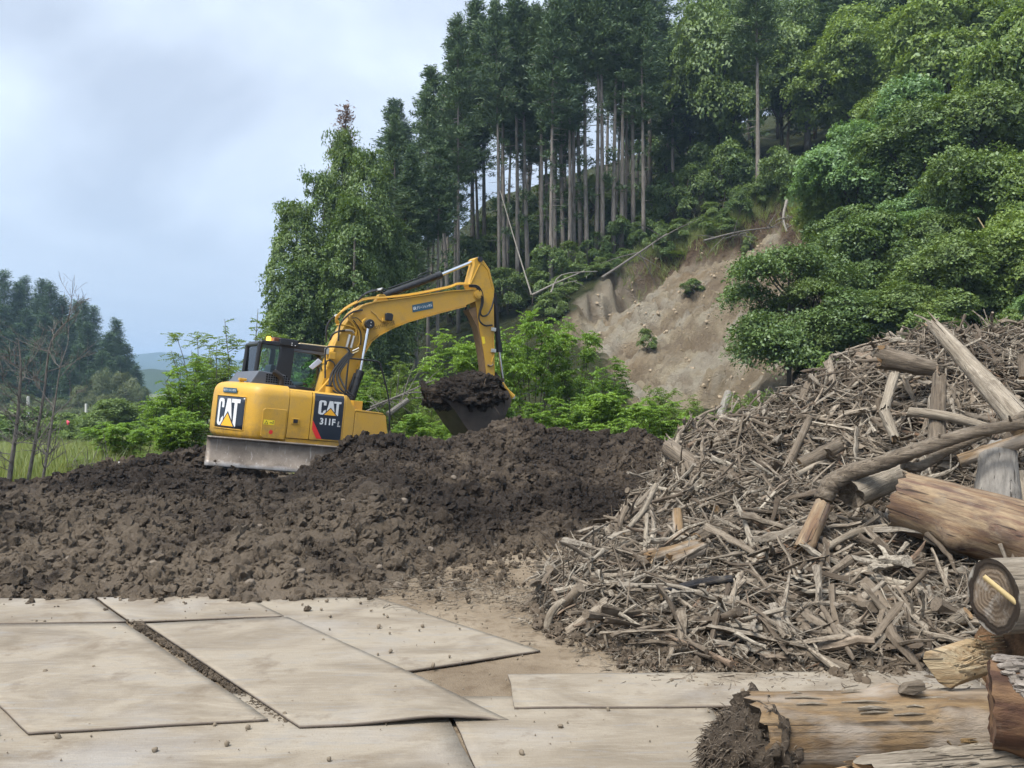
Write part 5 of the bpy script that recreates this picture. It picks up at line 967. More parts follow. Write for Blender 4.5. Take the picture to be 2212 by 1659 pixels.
# ================================================================ FOREGROUND LOGS
zr = lambda a, b: (1920.1 + .3056 * a, 1152.1 + .3056 * b)
A = log('fallen_log', W(1610, 1590, 4.62), W(2330, 1580, 4.95), .215, .225, M_LTAN, 'big peeled tan log with a shredded left end lying in front', seed=41, lump=.035, n=56, nseg=60, rag=(.05, .02), knots=4, endmat=woodmat('rotten_cut', [(.3, (.03, .023, .017)), (.6, (.075, .058, .043)), (.8, (.15, .12, .09))]))
r_ = random.Random(5)
tt, aa = np.meshgrid(np.linspace(0, 1, 34), np.linspace(0, 2 * np.pi, 60, endpoint=False), indexing='ij')
xx = -.72 - .46 * tt; xx = xx + np.where(tt < .01, .16 * (fbm(np.cos(aa) * 2 + 4, np.sin(aa) * 2 + 4, 4, 3) - .5), 0); rr0 = np.interp(tt, [0, .12, .45, .75, .92, 1], [.17, .215, .205, .165, .115, .04])
rr0 = rr0 * (1 + .95 * (fbm(tt * 7, np.cos(aa) * 3 + 5, 4, 7, .6) + fbm(tt * 7 + 3, np.sin(aa) * 3 + 5, 4, 9, .6) - 1) * sstep(0, .25, tt))
V = np.stack([xx + .05 * (fbm(aa * 3, tt * 6, 3, 4) - .5), np.cos(aa) * rr0, np.sin(aa) * rr0 - .02 - .075 * tt], -1); ii = np.arange(34 * 60).reshape(34, 60); jj = np.roll(ii, -1, 1)
M_ROT = woodmat('rot', [(.3, (.03, .023, .017)), (.6, (.075, .058, .043)), (.8, (.15, .12, .09))], bstr=1.0)
link(bpy.data.objects.new('rotten_end', npmesh('rotten_end', V.reshape(-1, 3), np.stack([ii[:-1], ii[1:], jj[1:], jj[:-1]], -1).reshape(-1, 4), True, M_ROT)), A)
fb = MB(); Vf = V.reshape(-1, 3)
for k in range(2200):
    q0 = Vf[r_.randrange(120, len(Vf))]; p = Vector(q0) * 1.0; p = Vector((p.x, p.y * r_.uniform(.9, 1.02), p.z * r_.uniform(.9, 1.02))); l_ = r_.uniform(.015, .07); d = Vector((-1.0 * r_.random() - .1, r_.gauss(0, .45), r_.gauss(0, .45))) * l_; q = r_.uniform(.0015, .005)
    fb.tube([p, p + d * .6, p + d + Vector((0, 0, -.008))], [q, q * .8, q * .3], 4)
fo = fb.build('shredded_fibres', woodmat('fibre', [(.3, (.06, .047, .036)), (.5, (.15, .12, .092)), (.7, (.27, .225, .175))]), A); fo['kind'] = 'stuff'
sv = MB()
for k in range(46):
    a = r_.uniform(.6, 2.4); x = r_.uniform(-.8, .75); p = Vector((x, .217 * math.cos(a), .217 * math.sin(a))); l_ = r_.uniform(.05, .25); sv.tube([p, p + Vector((l_ * .5, 0, .006)), p + Vector((l_, r_.gauss(0, .01), .002 + .02 * (r_.random() < .2)))], [.003, .007, .002], 5)
sv.build('bark_sliver', M_LPALE, A)
kb = MB()
for k in range(16): p = Vector((.10 + r_.gauss(0, .025), -.213, .03 + r_.gauss(0, .012))); kb.tube([p, p + Vector((r_.uniform(.02, .1), -.012, r_.uniform(-.03, .01)))], [.008, .002], 5)
kb.build('torn_knot', woodmat('torn', [(.3, (.30, .18, .08)), (.6, (.55, .40, .20)), (.8, (.65, .52, .32))]), A)
Bl = log('fallen_log', W(1860, 1700, 4.28), W(2420, 1668, 4.45), .13, .175, M_LPALE, 'whitish weathered log at the bottom right picture edge, cracked and ragged', seed=42, lump=.09, n=44, nseg=50, rag=(.16, .02))
sv = MB()
for k in range(120):
    a = r_.uniform(.2, 2.9); x = r_.uniform(-.62, .6); rr_ = .13 + .045 * (x + .6) / 1.2 + .006; p = Vector((x, rr_ * math.cos(a), rr_ * math.sin(a))); l_ = r_.uniform(.06, .3); sv.tube([p, p + Vector((l_ * .5, 0, .004)), p + Vector((l_, r_.gauss(0, .008), r_.uniform(-.004, .012)))], [.004, .008, .002], 5)
sv.build('bark_sliver', M_LPALE, Bl)
Cl = log('bark_log', W(2140, 1522, 4.42), W(2140, 1522, 4.42) + Vector((.95, -.40, .03)), .205, .215, M_LRED, 'log with flaky grey bark over red inner bark, cut end facing left', seed=43, lump=.05, n=48, nseg=40, rag=(.012, 0), endmat=M_LRED)
bk = MB(); 
for k in range(520):
    a = r_.uniform(.8, 2.95); x = r_.uniform(-.46, .2) + .16 * max(0, a - 2.1); rr_ = .213 + r_.uniform(0, .016); p = Vector((x, rr_ * math.cos(a), rr_ * math.sin(a))); n_ = Vector((0, math.cos(a), math.sin(a))); t_ = Vector((0, -math.sin(a), math.cos(a))); l_ = r_.uniform(.02, .055); h_ = r_.uniform(.008, .02); tl = r_.gauss(0, .25)
    ux_ = Vector((1, 0, 0)) * math.cos(tl) + t_ * math.sin(tl); vx = t_ * math.cos(tl) - Vector((1, 0, 0)) * math.sin(tl)
    q = [p + ux_ * (sx * l_) + vx * (sy * h_) for sx, sy in ((-1, -.6), (-.3, -1), (.7, -.8), (1, .3), (.2, 1), (-.8, .7))]; b0i = len(bk.v); bk.v += [tuple(e_) for e_ in q] + [tuple(e_ * 1.0 + n_ * r_.uniform(.006, .016) - (e_ - p) * .15) for e_ in q]
    bk.f += [tuple(b0i + 6 + i_ for i_ in range(6))] + [(b0i + i_, b0i + (i_ + 1) % 6, b0i + 6 + (i_ + 1) % 6, b0i + 6 + i_) for i_ in range(6)]
bo_ = bk.build('bark_flakes', M_BARK, Cl); bo_['kind'] = 'stuff'
Dl = log('cut_log', W(2145, 1288, 4.75), W(2145, 1288, 4.75) + Vector((1.6, .30, .0)), .195, .20, M_LPALE, 'thick log on top of the stack with a dark ringed cut end', seed=44, lump=.03, n=56, nseg=30, endmat=M_CUT)
El = log('cut_log', W(2165, 1420, 5.0), W(2700, 1420, 5.6), .20, .20, M_LTAN, 'brown log squeezed beneath the dark-ended log, black rotten edge', seed=45, lump=.06, n=40, endmat=woodmat('brown_end', [(.3, (.05, .03, .02)), (.6, (.30, .17, .085)), (.8, (.38, .24, .13))], (.02, .015, .012), .8, 3))
Sx = log('wood_stake', W(2126, 1246, 4.66), W(2196, 1303, 4.60), .013, .014, plain('fresh_pine', (.46, .36, .18), .7, var=.15), 'fresh yellow split stake resting across the dark cut end', cat='stake', seed=46, n=8, lump=.05, knots=0, rag=(.01, .01))
b = MB(); P_ = [W(*zr(250, 835), 4.95), W(*zr(330, 1060), 4.78), W(*zr(440, 1095), 4.75), W(*zr(520, 1030), 4.78), W(*zr(290, 820), 5.1)]
Fx = [(-.14, .03), (-.10, .05), (.12, .045), (.14, .01), (.10, -.09), (.02, -.12), (-.06, -.10)]
c_ = W(*zr(470, 920), 5.0)
b.v = []; L_ = Vector((.34, .20, .02))
fx = [Vector((*zr(250, 835), 0)), Vector((*zr(330, 850), 0)), Vector((*zr(500, 1010), 0)), Vector((*zr(515, 1045), 0)), Vector((*zr(430, 1100), 0)), Vector((*zr(350, 1060), 0)), Vector((*zr(235, 900), 0))]
f0 = [W(p.x, p.y, 4.80) - c_ for p in fx]; f1 = [q + L_ * (1 if i < 3 else .8) + Vector((.0, 0, .0)) for i, q in enumerate(f0)]; n = len(fx)
b.v = [tuple(p) for p in f0] + [tuple(p) for p in f1]; b.f = [tuple(range(n)), tuple(range(n, 2 * n))[::-1]] + [(i, n + i, n + (i + 1) % n, (i + 1) % n) for i in range(n)]
SP = b.build('split_chunk', woodmat('fresh_split', [(.3, (.28, .20, .11)), (.5, (.44, .355, .23)), (.7, (.52, .455, .34))], (.28, .17, .08), .5, 14), bevel=.006); SP.location = c_; tag(SP, 'freshly split wedge of pale wood lying on the tan log', 'wood chunk')
sv = MB()
for k in range(30): p = f0[2].lerp(f1[1], r_.random()) + Vector((r_.gauss(0, .04), 0, .02)); sv.tube([p, p + Vector((r_.uniform(.05, .18), .05, r_.uniform(-.03, .05)))], [.006, .002], 4)
sv.build('splinter', SP.data.materials[0], SP)
b = MB().prism([(-.07, -.01), (-.03, .03), (.06, .045), (.065, .01), (.0, -.02)], -.03, .03); Wg = b.build('wood_wedge', M_LG, bevel=.004); Wg.location = W(1968, 1490, 4.72); tag(Wg, 'small grey wood offcut lying on the back of the tan log', 'wood chunk')
# ================================================================ VEGETATION
def unit(a): return a / (np.linalg.norm(a, axis=-1, keepdims=True) + 1e-9)
def leafmesh(name, C, Nm, size, asp, mat, axis=None, fold=.18):
    C = np.asarray(C); n = len(C); Nm = unit(Nm); r = rng.normal(0, 1, (n, 3)) if axis is None else axis + rng.normal(0, .35, (n, 3))
    t = unit(r - Nm * (r * Nm).sum(1)[:, None]); b = np.cross(Nm, t); s = np.broadcast_to(np.asarray(size), (n,))[:, None]
    up = Nm * s * fold
    V = np.stack([C - t * s * .5, C + b * s * asp * .5 + up * .5, C + t * s * .5 - up, C - b * s * asp * .5 + up * .5], 1).reshape(-1, 3)
    return npmesh(name, V, np.arange(4 * n).reshape(n, 4), False, mat)
def sprays(C, Nm, rad, per, thick=.18, droop=0.0):
    """flat twig sprays: leaves spread over discs"""
    k = len(C); Nm = unit(Nm); t = unit(np.cross(Nm, rng.normal(0, 1, (k, 3)))); b = np.cross(Nm, t)
    rad = np.broadcast_to(rad, (k,)); r = np.sqrt(rng.random((k, per))) * rad[:, None]; a = rng.uniform(0, 6.283, (k, per))
    p = C[:, None] + t[:, None] * (r * np.cos(a))[..., None] + b[:, None] * (r * np.sin(a))[..., None] + Nm[:, None] * (rng.normal(0, thick, (k, per)) * rad[:, None])[..., None]
    p[..., 2] -= droop * r ** 2 / rad[:, None]
    nn = Nm[:, None] + rng.normal(0, .42, (k, per, 3)); return p.reshape(-1, 3), nn.reshape(-1, 3)
def tubes_mesh(name, paths, mat):
    b = MB()
    for pts, rad, n in paths: b.tube(pts, rad, n)
    me = bpy.data.meshes.new(name); me.from_pydata(b.v, [], b.f); me.materials.append(mat); me.polygons.foreach_set('use_smooth', np.ones(len(me.polygons), bool)); me.update(); return me
def barkmat(name, a, b_, sc=(3, 3, .5)):
    m = NM(name); v = m.wpos(sc); c = m.ramp(m.noise(v, 3, 6, .65), [(.3, a), (.7, b_)]); return m.bsdf(c, .9, bump=m.noise(v, 6, 5, .7), bstr=.7, bdist=.05, spec=.1)
M_BCED = barkmat('cedar_bark', (.115, .10, .086), (.28, .255, .23)); M_BGEN = barkmat('dark_bark', (.05, .042, .034), (.13, .11, .09)); M_BDEAD = barkmat('dead_bark', (.095, .086, .076), (.21, .197, .18), (9, 9, 3)); M_BPALE = barkmat('pale_bark', (.15, .14, .12), (.30, .28, .25), (5, 5, 2))
M_CED = leafmat('cedar_needles', (0.044, 0.083, 0.036), (0.112, 0.164, 0.061), .15); M_CEDF = leafmat('far_cedar_needles', (0.036, 0.071, 0.035), (0.083, 0.137, 0.055), .15)
M_VINE = leafmat('vine_leaves', (0.067, 0.128, 0.033), (0.166, 0.233, 0.054), .3); M_BRO = leafmat('broad_leaves', (0.104, 0.183, 0.045), (0.274, 0.352, 0.080), .35); M_DRK = leafmat('dark_leaves', (0.070, 0.130, 0.036), (0.182, 0.251, 0.069), .3)
M_SHR = leafmat('shrub_leaves', (0.099, 0.195, 0.033), (0.239, 0.369, 0.067), .4); M_SHR2 = leafmat('olive_leaves', (0.097, 0.162, 0.035), (0.215, 0.292, 0.076), .4); M_BAM = leafmat('bamboo_leaves', (0.078, 0.109, 0.041), (0.155, 0.176, 0.072), .3); M_PALE = leafmat('pale_leaves', (0.110, 0.209, 0.070), (0.221, 0.343, 0.127), .35)
M_DEADL = leafmat('brown_needles', (.10, .05, .03), (.2, .1, .055), .2); M_GRASS = leafmat('grass_blades', (.13, .21, .05), (.32, .33, .12), .4)
# ---- kits (trunk mesh, crown mesh), real size, standing on z = 0
def cedar(seed, H=18., base=.42, rmax=2.1, mat=M_CED, full=False, per=34, nb=105):
    r = random.Random(seed); g = np.random.default_rng(seed); lean = (r.uniform(-.4, .4), r.uniform(-.3, .3))
    tp = [(lean[0] * t * t, lean[1] * t * t, H * t) for t in np.linspace(0, .985, 9)]; paths = [(tp, [.14 * (1 - .92 * t) + .012 for t in np.linspace(0, 1, 9)], 9)]
    C = []; D = []
    for k in range(nb):
        f = (k + r.random()) / nb; f = f ** .85; z = H * (base + (1 - base) * f); prof = (min(1, f / .18) * (1 - f) ** .62 + .08) if not full else ((1 - f) ** .8 + .05)
        L = rmax * prof * r.uniform(.55, 1.12); a = r.uniform(0, 6.283); cx, cy_ = math.cos(a), math.sin(a); x0, y0 = lean[0] * (z / H) ** 2, lean[1] * (z / H) ** 2
        rise = .25 * L * (f - .35); paths.append(([(x0, y0, z), (x0 + cx * L * .6, y0 + cy_ * L * .6, z - .10 * L + rise), (x0 + cx * L, y0 + cy_ * L, z + .02 * L + rise)], [.035, .022, .008], 4)) if k % 2 == 0 else None
        for j in range(max(2, int(2 + L * 2.0))):
            t = .30 + .75 * (j + r.random()) / max(2, int(2 + L * 2.0)); w_ = .28 * L * (r.random() - .5); C.append((x0 + cx * L * t - cy_ * w_, y0 + cy_ * L * t + cx * w_, z - .12 * L * t + rise * t + r.gauss(0, .12))); D.append((cx, cy_, .55))
    if not full:
        for k in range(14): z = H * r.uniform(.18, base); a = r.uniform(0, 6.28); L = r.uniform(.3, 1.2); paths.append(([(0, 0, z), (L * math.cos(a), L * math.sin(a), z - .1)], [.02, .006], 4))
        for k in range(9): z = H * r.uniform(.22, base); a = r.uniform(0, 6.28); C.append((.5 * math.cos(a), .5 * math.sin(a), z)); D.append((math.cos(a), math.sin(a), .3))
    C = np.array(C); D = np.array(D); kk = len(C); rad = .62 if full else .42
    q = unit(g.normal(0, 1, (kk, per, 3))) * (g.random((kk, per, 1)) ** .5) * rad * np.array([1, 1, .72]) * g.uniform(.7, 1.25, (kk, 1, 1)); p = C[:, None] + q
    ax = unit(q + D[:, None] * .25 + np.array([0, 0, .12])); nn = unit(np.cross(ax, g.normal(0, 1, ax.shape)) + np.array([0, 0, .5]))
    return tubes_mesh('trunk', paths, M_BCED), leafmesh('crown', p.reshape(-1, 3), nn.reshape(-1, 3), g.uniform(.18, .36, kk * per), .24, mat, ax.reshape(-1, 3))
def broad(seed, H=9., R=3.6, mat=M_BRO, lobes=12, K=34, per=72, leaf=.225, flat=.85, z0=.28, bark=M_BGEN, rad=(.5, .95), asp=.55, droop=.22, open_=0.0):
    r = random.Random(seed); g = np.random.default_rng(seed); Cs, Ns, paths = [], [], []
    tp = [(0, 0, 0), (r.gauss(0, .15), r.gauss(0, .15), H * .3), (r.gauss(0, .3), r.gauss(0, .3), H * .62), (0, 0, H * .86)]; paths.append((smooth_path(tp, 3), list(np.linspace(.17, .04, 10) * H / 9), 8))
    for k in range(lobes):
        a = 6.283 * k / lobes * 1.0 + r.uniform(-.4, .4); f = r.random(); zc_ = H * (z0 + .12 + (1 - z0 - .28) * f); rr = R * .62 * math.sqrt(max(.05, 1 - ((f - .35) / .75) ** 2)) * r.uniform(.7, 1.05)
        if k == 0: rr = 0; zc_ = H * .84
        c = np.array([rr * math.cos(a), rr * math.sin(a), zc_]); lr = R * r.uniform(.28, .60)
        d = unit(g.normal(0, 1, (K, 3)) + np.array([0, 0, .45]) + .5 * np.array([math.cos(a), math.sin(a), 0])); q = c + d * lr * np.array([1, 1, flat]) * g.uniform(.55, 1.05, (K, 1)); Cs.append(q); Ns.append(d * (.45 if flat < .3 else .8) + np.array([0, 0, 1.0 if flat < .3 else .75]) + g.normal(0, .3, (K, 3)))
        s = Vector((0, 0, max(H * .18, zc_ - .55 * rr - .8))); paths.append((smooth_path([s, s.lerp(Vector(c), .55) + Vector((0, 0, -.1 * rr)), Vector(c)], 3), list(np.linspace(.075, .02, 7) * H / 9), 5))
        for j in range(4): e_ = Vector(q[j]); paths.append(([Vector(c).lerp(s, .3), Vector(c).lerp(e_, .5), e_], [.025, .016, .006], 4))
    C = np.concatenate(Cs); Nn = np.concatenate(Ns)
    if open_: k = g.random(len(C)) > open_; C, Nn = C[k], Nn[k]
    p, nn = sprays(C, Nn, g.uniform(*rad, len(C)), per, .14, droop)
    return tubes_mesh('trunk', paths, bark), leafmesh('crown', p, nn, g.uniform(.75, 1.25, len(p)) * np.repeat(g.uniform(.65, 1.35, len(C)), per) * leaf, asp, mat)
def vine(seed, H=14., R=1.7, K=300, per=70):
    r = random.Random(seed); g = np.random.default_rng(seed); paths = [([(0, 0, 0), (.1, 0, H * .5), (0, .1, H * .97)], [.25, .18, .04], 8)]
    cols = [(0, 0, H, R)] + [(R * .8 * math.cos(a), R * .8 * math.sin(a), H * r.uniform(.55, .88), R * r.uniform(.5, .75)) for a in [r.uniform(0, 6.28) for _ in range(4)]]
    C, Nn = [], []
    for cx, cy_, h, rr in cols:
        for k in range(int(K * (.55 if cx or cy_ else 1))):
            z = h * (.02 + .97 * r.random()); a = r.uniform(0, 6.283); f = z / h; ra = rr * (min(1, .75 + .5 * f) * (1 - max(0, f - .8) / .2) ** .5 if f > .8 else min(1, .75 + .4 * f)) * (.5 + 1.0 * float(vn(np.array([a * 1.3]), np.array([z * .7]), seed)[0]))
            C.append((cx + ra * math.cos(a), cy_ + ra * math.sin(a), z)); Nn.append((math.cos(a) * .6, math.sin(a) * .6, .9))
    for k in range(40):
        C.append((g.normal(0, R * .5), g.normal(0, R * .5), H * g.uniform(.9, 1.0))); Nn.append((g.normal(0, .3), g.normal(0, .3), 1))
    p, nn = sprays(np.array(C), np.array(Nn), g.uniform(.35, .95, len(C)), per, .16, .28)
    return tubes_mesh('trunk', paths, M_BCED), leafmesh('crown', p, nn, g.uniform(.16, .30, len(p)), .45, M_VINE)
def shrub(seed, H=4., R=2.0, mat=M_SHR, stems=11, fr=15, bark=M_BGEN, leaf=.15, sparse=1.0, tall=False):
    """multi-stemmed shrub with long compound leaves (fronds of paired leaflets)"""
    r = random.Random(seed); g = np.random.default_rng(seed); paths, C, Nn, AX = [], [], [], []
    for s in range(stems):
        a = r.uniform(0, 6.283); sp = R * math.sqrt(r.random()); h = H * r.uniform(.55, 1.0) * (1 - .25 * (sp / R) ** 2); tip_ = Vector((sp * math.cos(a), sp * math.sin(a), h)); b0 = Vector((tip_.x * .18, tip_.y * .18, 0)); mid = b0.lerp(tip_, .55) + Vector((r.gauss(0, .1), r.gauss(0, .1), .12 * h))
        pth = smooth_path([b0, mid, tip_], 5); paths.append((pth, list(np.linspace(.03, .008, len(pth)) * (H / 4)), 5))
        br = [pth]
        for j in range(3):
            i = r.randint(3, len(pth) - 2); e_ = pth[i] + Vector((r.gauss(0, .42), r.gauss(0, .42), r.uniform(.1, .55))) * (R / 2); br.append([pth[i], pth[i].lerp(e_, .5) + Vector((0, 0, .05)), e_]); paths.append((br[-1], [.014, .01, .005], 4))
        for bp in br:
            for j in range(int(fr * sparse)):
                i = r.randint(max(0, len(bp) // (1 if tall else 3)) if not tall else len(bp) // 2, len(bp) - 1); o = bp[min(i, len(bp) - 1)] + Vector((r.gauss(0, .06), r.gauss(0, .06), r.gauss(0, .06))); b_ = r.uniform(0, 6.283); L = r.uniform(.30, .62) * min(1.25, H / 3.6); dr = r.uniform(.05, .5); d = Vector((math.cos(b_), math.sin(b_), r.uniform(-.05, .5))); sd_ = Vector((-d.y, d.x, 0)).normalized()
                for q in range(7):
                    t = (q + 1) / 7; c = o + d * L * t + Vector((0, 0, -dr * L * t * t))
                    for sg in ((-1, 1) if q < 6 else (0,)): C.append(c + sd_ * sg * leaf * .48); Nn.append((r.gauss(0, .28) - d.x * .1, r.gauss(0, .28) - d.y * .1, 1)); AX.append(sd_ * sg + d * .5 if sg else d)
    C = np.array([tuple(c) for c in C]); AX = np.array([tuple(c) for c in AX]); return tubes_mesh('stems', paths, bark), leafmesh('foliage', C, np.array(Nn), g.uniform(.75, 1.3, len(C)) * leaf, .42, mat, AX)
RSLOPE = 1
KIT = {
 'cedar': [cedar(k, 18, b_, r_) for k, (b_, r_) in enumerate([(.56, 1.8), (.50, 2.1), (.62, 1.7), (.44, 2.2), (.58, 2.0)])],
 'full': [cedar(20 + k, 16, .06, 2.7, M_CEDF, True, 26, 150) for k in range(3)],
 'vine': [vine(30 + k) for k in range(3)],
 'broad': [broad(40 + k) for k in range(3)], 'dark': [broad(50 + k, mat=M_DRK, lobes=10) for k in range(3)],
 'pale': [broad(60 + k, mat=M_PALE, flat=.5, lobes=10) for k in range(2)],
 'layer': [broad(70 + k, H=8, R=4, mat=M_DRK, lobes=17, K=22, per=105, leaf=.19, flat=.10, z0=.06, rad=(.7, 1.3), droop=.32) for k in range(2)],
 'under': [broad(80 + k, H=4, R=2, mat=M_DRK, lobes=7, K=18, per=44, leaf=.2, z0=.12, rad=(.35, .6)) for k in range(3)],
 'bamboo': [broad(90 + k, H=9, R=3.6, mat=M_BAM, lobes=11, K=28, per=50, leaf=.34, asp=.22, droop=.7, rad=(.6, 1.1), z0=.1) for k in range(2)],
 'shrub': [shrub(100 + k) for k in range(3)], 'lowshrub': [shrub(110 + k, 2.4, 1.7, M_SHR, 12, 13, leaf=.13) for k in range(3)],
 'olive': [shrub(120 + k, 3.0, 1.7, M_SHR2, 11, 11, leaf=.10) for k in range(2)], 'sapling': [shrub(130 + k, 5, 1.5, M_SHR2, 7, 7, leaf=.13, tall=True, bark=M_BDEAD) for k in range(2)],
}
PN_ = {'cedar': ('trunk', 'crown'), 'full': ('trunk', 'crown'), 'shrub': ('stems', 'foliage'), 'lowshrub': ('stems', 'foliage'), 'olive': ('stems', 'foliage'), 'sapling': ('stems', 'foliage')}
CNT = {}
def zone(dx): return 'behind the excavator boom' if dx < 1000 else 'right of the excavator stick' if dx < 1180 else 'left of the landslide' if dx < 1330 else 'above the landslide' if dx < 1720 else 'on the right slope'
def plant(kind, name, x, y, z, sx, sz, label, cat='tree', group=None, rz=None, lean=(0, 0), var=None):
    CNT[kind] = CNT.get(kind, -1) + 1; t, c = KIT[kind][CNT[kind] % len(KIT[kind]) if var is None else var]
    e_ = empty(name, (x, y, z), (lean[1], lean[0], random.uniform(0, 6.28) if rz is None else rz), label=label, cat=cat, group=group); e_.scale = (sx, sx, sz)
    a, b_ = PN_.get(kind, ('trunk', 'crown'))
    for nm, me in ((a, t), (b_, c)): o = link(bpy.data.objects.new(nm, me), e_)
    return e_
NATH = {'cedar': 18, 'full': 16, 'vine': 14, 'broad': 9, 'dark': 9, 'pale': 9, 'layer': 8, 'under': 4, 'bamboo': 9, 'shrub': 4, 'lowshrub': 2.4, 'olive': 3, 'sapling': 5}
NATW = {'cedar': 4, 'full': 5, 'vine': 4.6, 'broad': 7.6, 'dark': 7.6, 'pale': 7.6, 'layer': 8.6, 'under': 4.4, 'bamboo': 8, 'shrub': 4.4, 'lowshrub': 3.6, 'olive': 3.6, 'sapling': 3}
def gz(x, y):
    a = np.array([float(x)]); b_ = np.array([float(y)]); return float((hill(a, b_) if (x > -24 and y > 20) else base_ground(a, b_))[0])
def gz_old(x, y): return max(float(hill(np.array([x]), np.array([y]))[0]) if y > 19 else 0, float(base_ground(np.array([x]), np.array([y]))[0])) if x > -24 else float(base_ground(np.array([x]), np.array([y]))[0])
def at_px(kind, name, dx, dtop, Y, wpx, label, cat='tree', group=None, sink=.0, **k):
    """a plant whose foot stands on the land at distance Y on that bearing, its top reaching the grid height dtop, wpx wide"""
    x = (dx - 1106) / FP * Y; z = gz(x, Y) - sink; top_ = HC - (dtop - 829.5) / FP * Y; h = max(.5, top_ - z); return plant(kind, name, x, Y, z, wpx / FP * Y / NATW[kind], h / NATH[kind], label, cat, group, **k)
def on_slope(kind, name, dx, dbase, hpx, wpx, label, cat='tree', group=None, **k):
    h = hit(dx, dbase); h = h or ((dx - 1106) / FP * 60, 60); Y = h[1]; return plant(kind, name, h[0], Y, gz(*h) - .15, wpx / FP * Y / NATW[kind], hpx / FP * Y / NATH[kind], label, cat, group, **k)
# ---- hillside cedars whose bare trunks show (bearing, foot, height, lean)
G1 = 'tall cedars of the hillside grove'
for dx, db, hp, ln_, lab in [(1021,600,600,-.03,'tall cedar rising just behind the elbow of the excavator stick'), (1092,636,600,-.05,'slender cedar with a leaning pole propped beside it'), (1118,636,640,-.03,'straight cedar right of the excavator stick, in the front row'),
        (977,640,560,-.06,'thin crooked cedar above the stick cylinder'), (862,690,470,-.02,'cedar trunk showing above the boom, next to the ivy-clad trees'), (1219,590,640,-.05,'cedar with the most leaning trunk left of the landslide'),
        (1269,577,680,-.03,'thick pale cedar trunk nearest the left rim of the landslide'), (1255,570,660,-.04,'twin cedar close behind the thick pale trunk'), (1302,562,700,-.01,'cedar with a long bare trunk, third from the landslide rim'), (1368,532,660,-.005,'cedar standing on the very rim above the landslide'),
        (1199,598,520,-.06,'thin young cedar leaning left in front of the grove'), (1637,442,560,-.005,'lone cedar trunk on the crest above the landslide scar'), (1404,440,560,.0,'cedar further up the slope above the landslide rim'), (1046,612,560,-.03,'slim cedar just right of the one behind the stick elbow'), (1142,630,620,-.04,'slim cedar beside the kinked dead stem'), (1168,618,600,-.02,'slim pale cedar between two front-row trunks'), (1238,585,640,-.02,'slim cedar close left of the twin trunks'), (1288,566,660,-.02,'slim cedar just right of the thick pale trunk'), (1325,552,640,.0,'slim cedar left of the rim cedar'), (1343,545,600,-.01,'slim shaded cedar next to the rim cedar')]:
    on_slope('cedar', 'cedar_tree', dx, db, hp, 150, lab, 'cedar', G1, lean=(ln_, 0), var=2 if hp > 590 else 0)
# grove filling behind: same look, nothing tells them apart
r = random.Random(3); spots = []
for k in range(400):
    Y = r.uniform(63, 88); dx = r.uniform(830, 1480); x = (dx - 1106) / FP * Y
    if all((x - a) ** 2 + (Y - b_) ** 2 > 2.7 ** 2 for a, b_ in spots) and slip(np.array([x]), np.array([Y]))[0] < -1: spots.append((x, Y))
    if len(spots) >= 36: break
for x, Y in spots:
    dx = x / Y * FP + 1106; top_ = np.interp(dx, [830, 900, 960, 1000, 1080, 1150, 1220, 1330, 1400, 1440, 1480], [290, 230, 120, 70, 30, 40, 10, -40, 0, 60, 90]) + r.uniform(-10, 190); z = gz(x, Y); h = HC - (top_ - 829.5) / FP * Y - z
    plant('cedar', 'cedar_tree', x, Y, z - .2, 1.1 * r.uniform(.85, 1.15), max(9, h) / 18, 'dark cedar crowded in the shade ' + zone(dx), 'cedar', 'cedars inside the grove', lean=(r.gauss(0, .035), r.gauss(0, .02)))
for dx, top_, Y, w_, lab in [(990, 42, 61, 120, 'cedar whose tufted top stands alone against the sky, left of the tallest'), (1078, 4, 62, 120, 'cedar with a broad pointed top reaching the upper picture edge'), (925, 190, 58, 110, 'cedar stepping down at the left shoulder of the grove'), (852, 252, 57, 90, 'small ragged cedar top right above the ivy-clad trees'), (1190, -30, 60, 140, 'dense cedar crown cut by the upper picture edge'), (1390, -20, 63, 130, 'cedar crown beside the patch of sky at the top'), (900, 330, 55, 120, 'low bushy cedar just right of the ivy-clad trees'), (880, 420, 54, 110, 'short cedar filling the gap beside the ivy-clad trees'), (945, 300, 56, 120, 'cedar half hidden between the left shoulder and the front trunks')]:
    at_px('cedar', 'cedar_tree', dx, top_, Y, w_, lab, 'cedar', G1)
# ---- ivy-clad trees at the left end of the wood
for dx, top_, Y, w_, lab in [(640, 440, 50, 118, 'ivy-clad tree at the left end of the wood, rounded top'), (700, 372, 51, 100, 'ivy-clad tree second from the left end of the wood'), (742, 288, 52, 96, 'tallest ivy-clad tree, below the dead brown tip'), (795, 330, 50, 110, 'ivy-clad tree with bright drooping sprays beside the cedars'), (765, 430, 48, 120, 'broad lower ivy-clad tree in front of the tallest one'), (655, 560, 48.5, 110, 'low ivy-covered mass at the foot of the left end of the wood'), (845, 480, 51, 90, 'narrow ivy-clad tree merging into the dark cedars')]:
    at_px('vine', 'ivy_clad_tree', dx, top_, Y, w_, lab, 'tree', 'ivy-clad trees')
t_, c_ = cedar(77, 5, .1, .8, M_DEADL, True, 14, 46); e_ = empty('dead_tree_tip', W(742, 300, 52.5) - Vector((0, 0, 2.5)), label='dead brown cedar tip poking out above the ivy-clad trees', cat='tree'); e_.scale = (.9, .9, .85); link(bpy.data.objects.new('trunk', t_), e_); link(bpy.data.objects.new('crown', c_), e_)
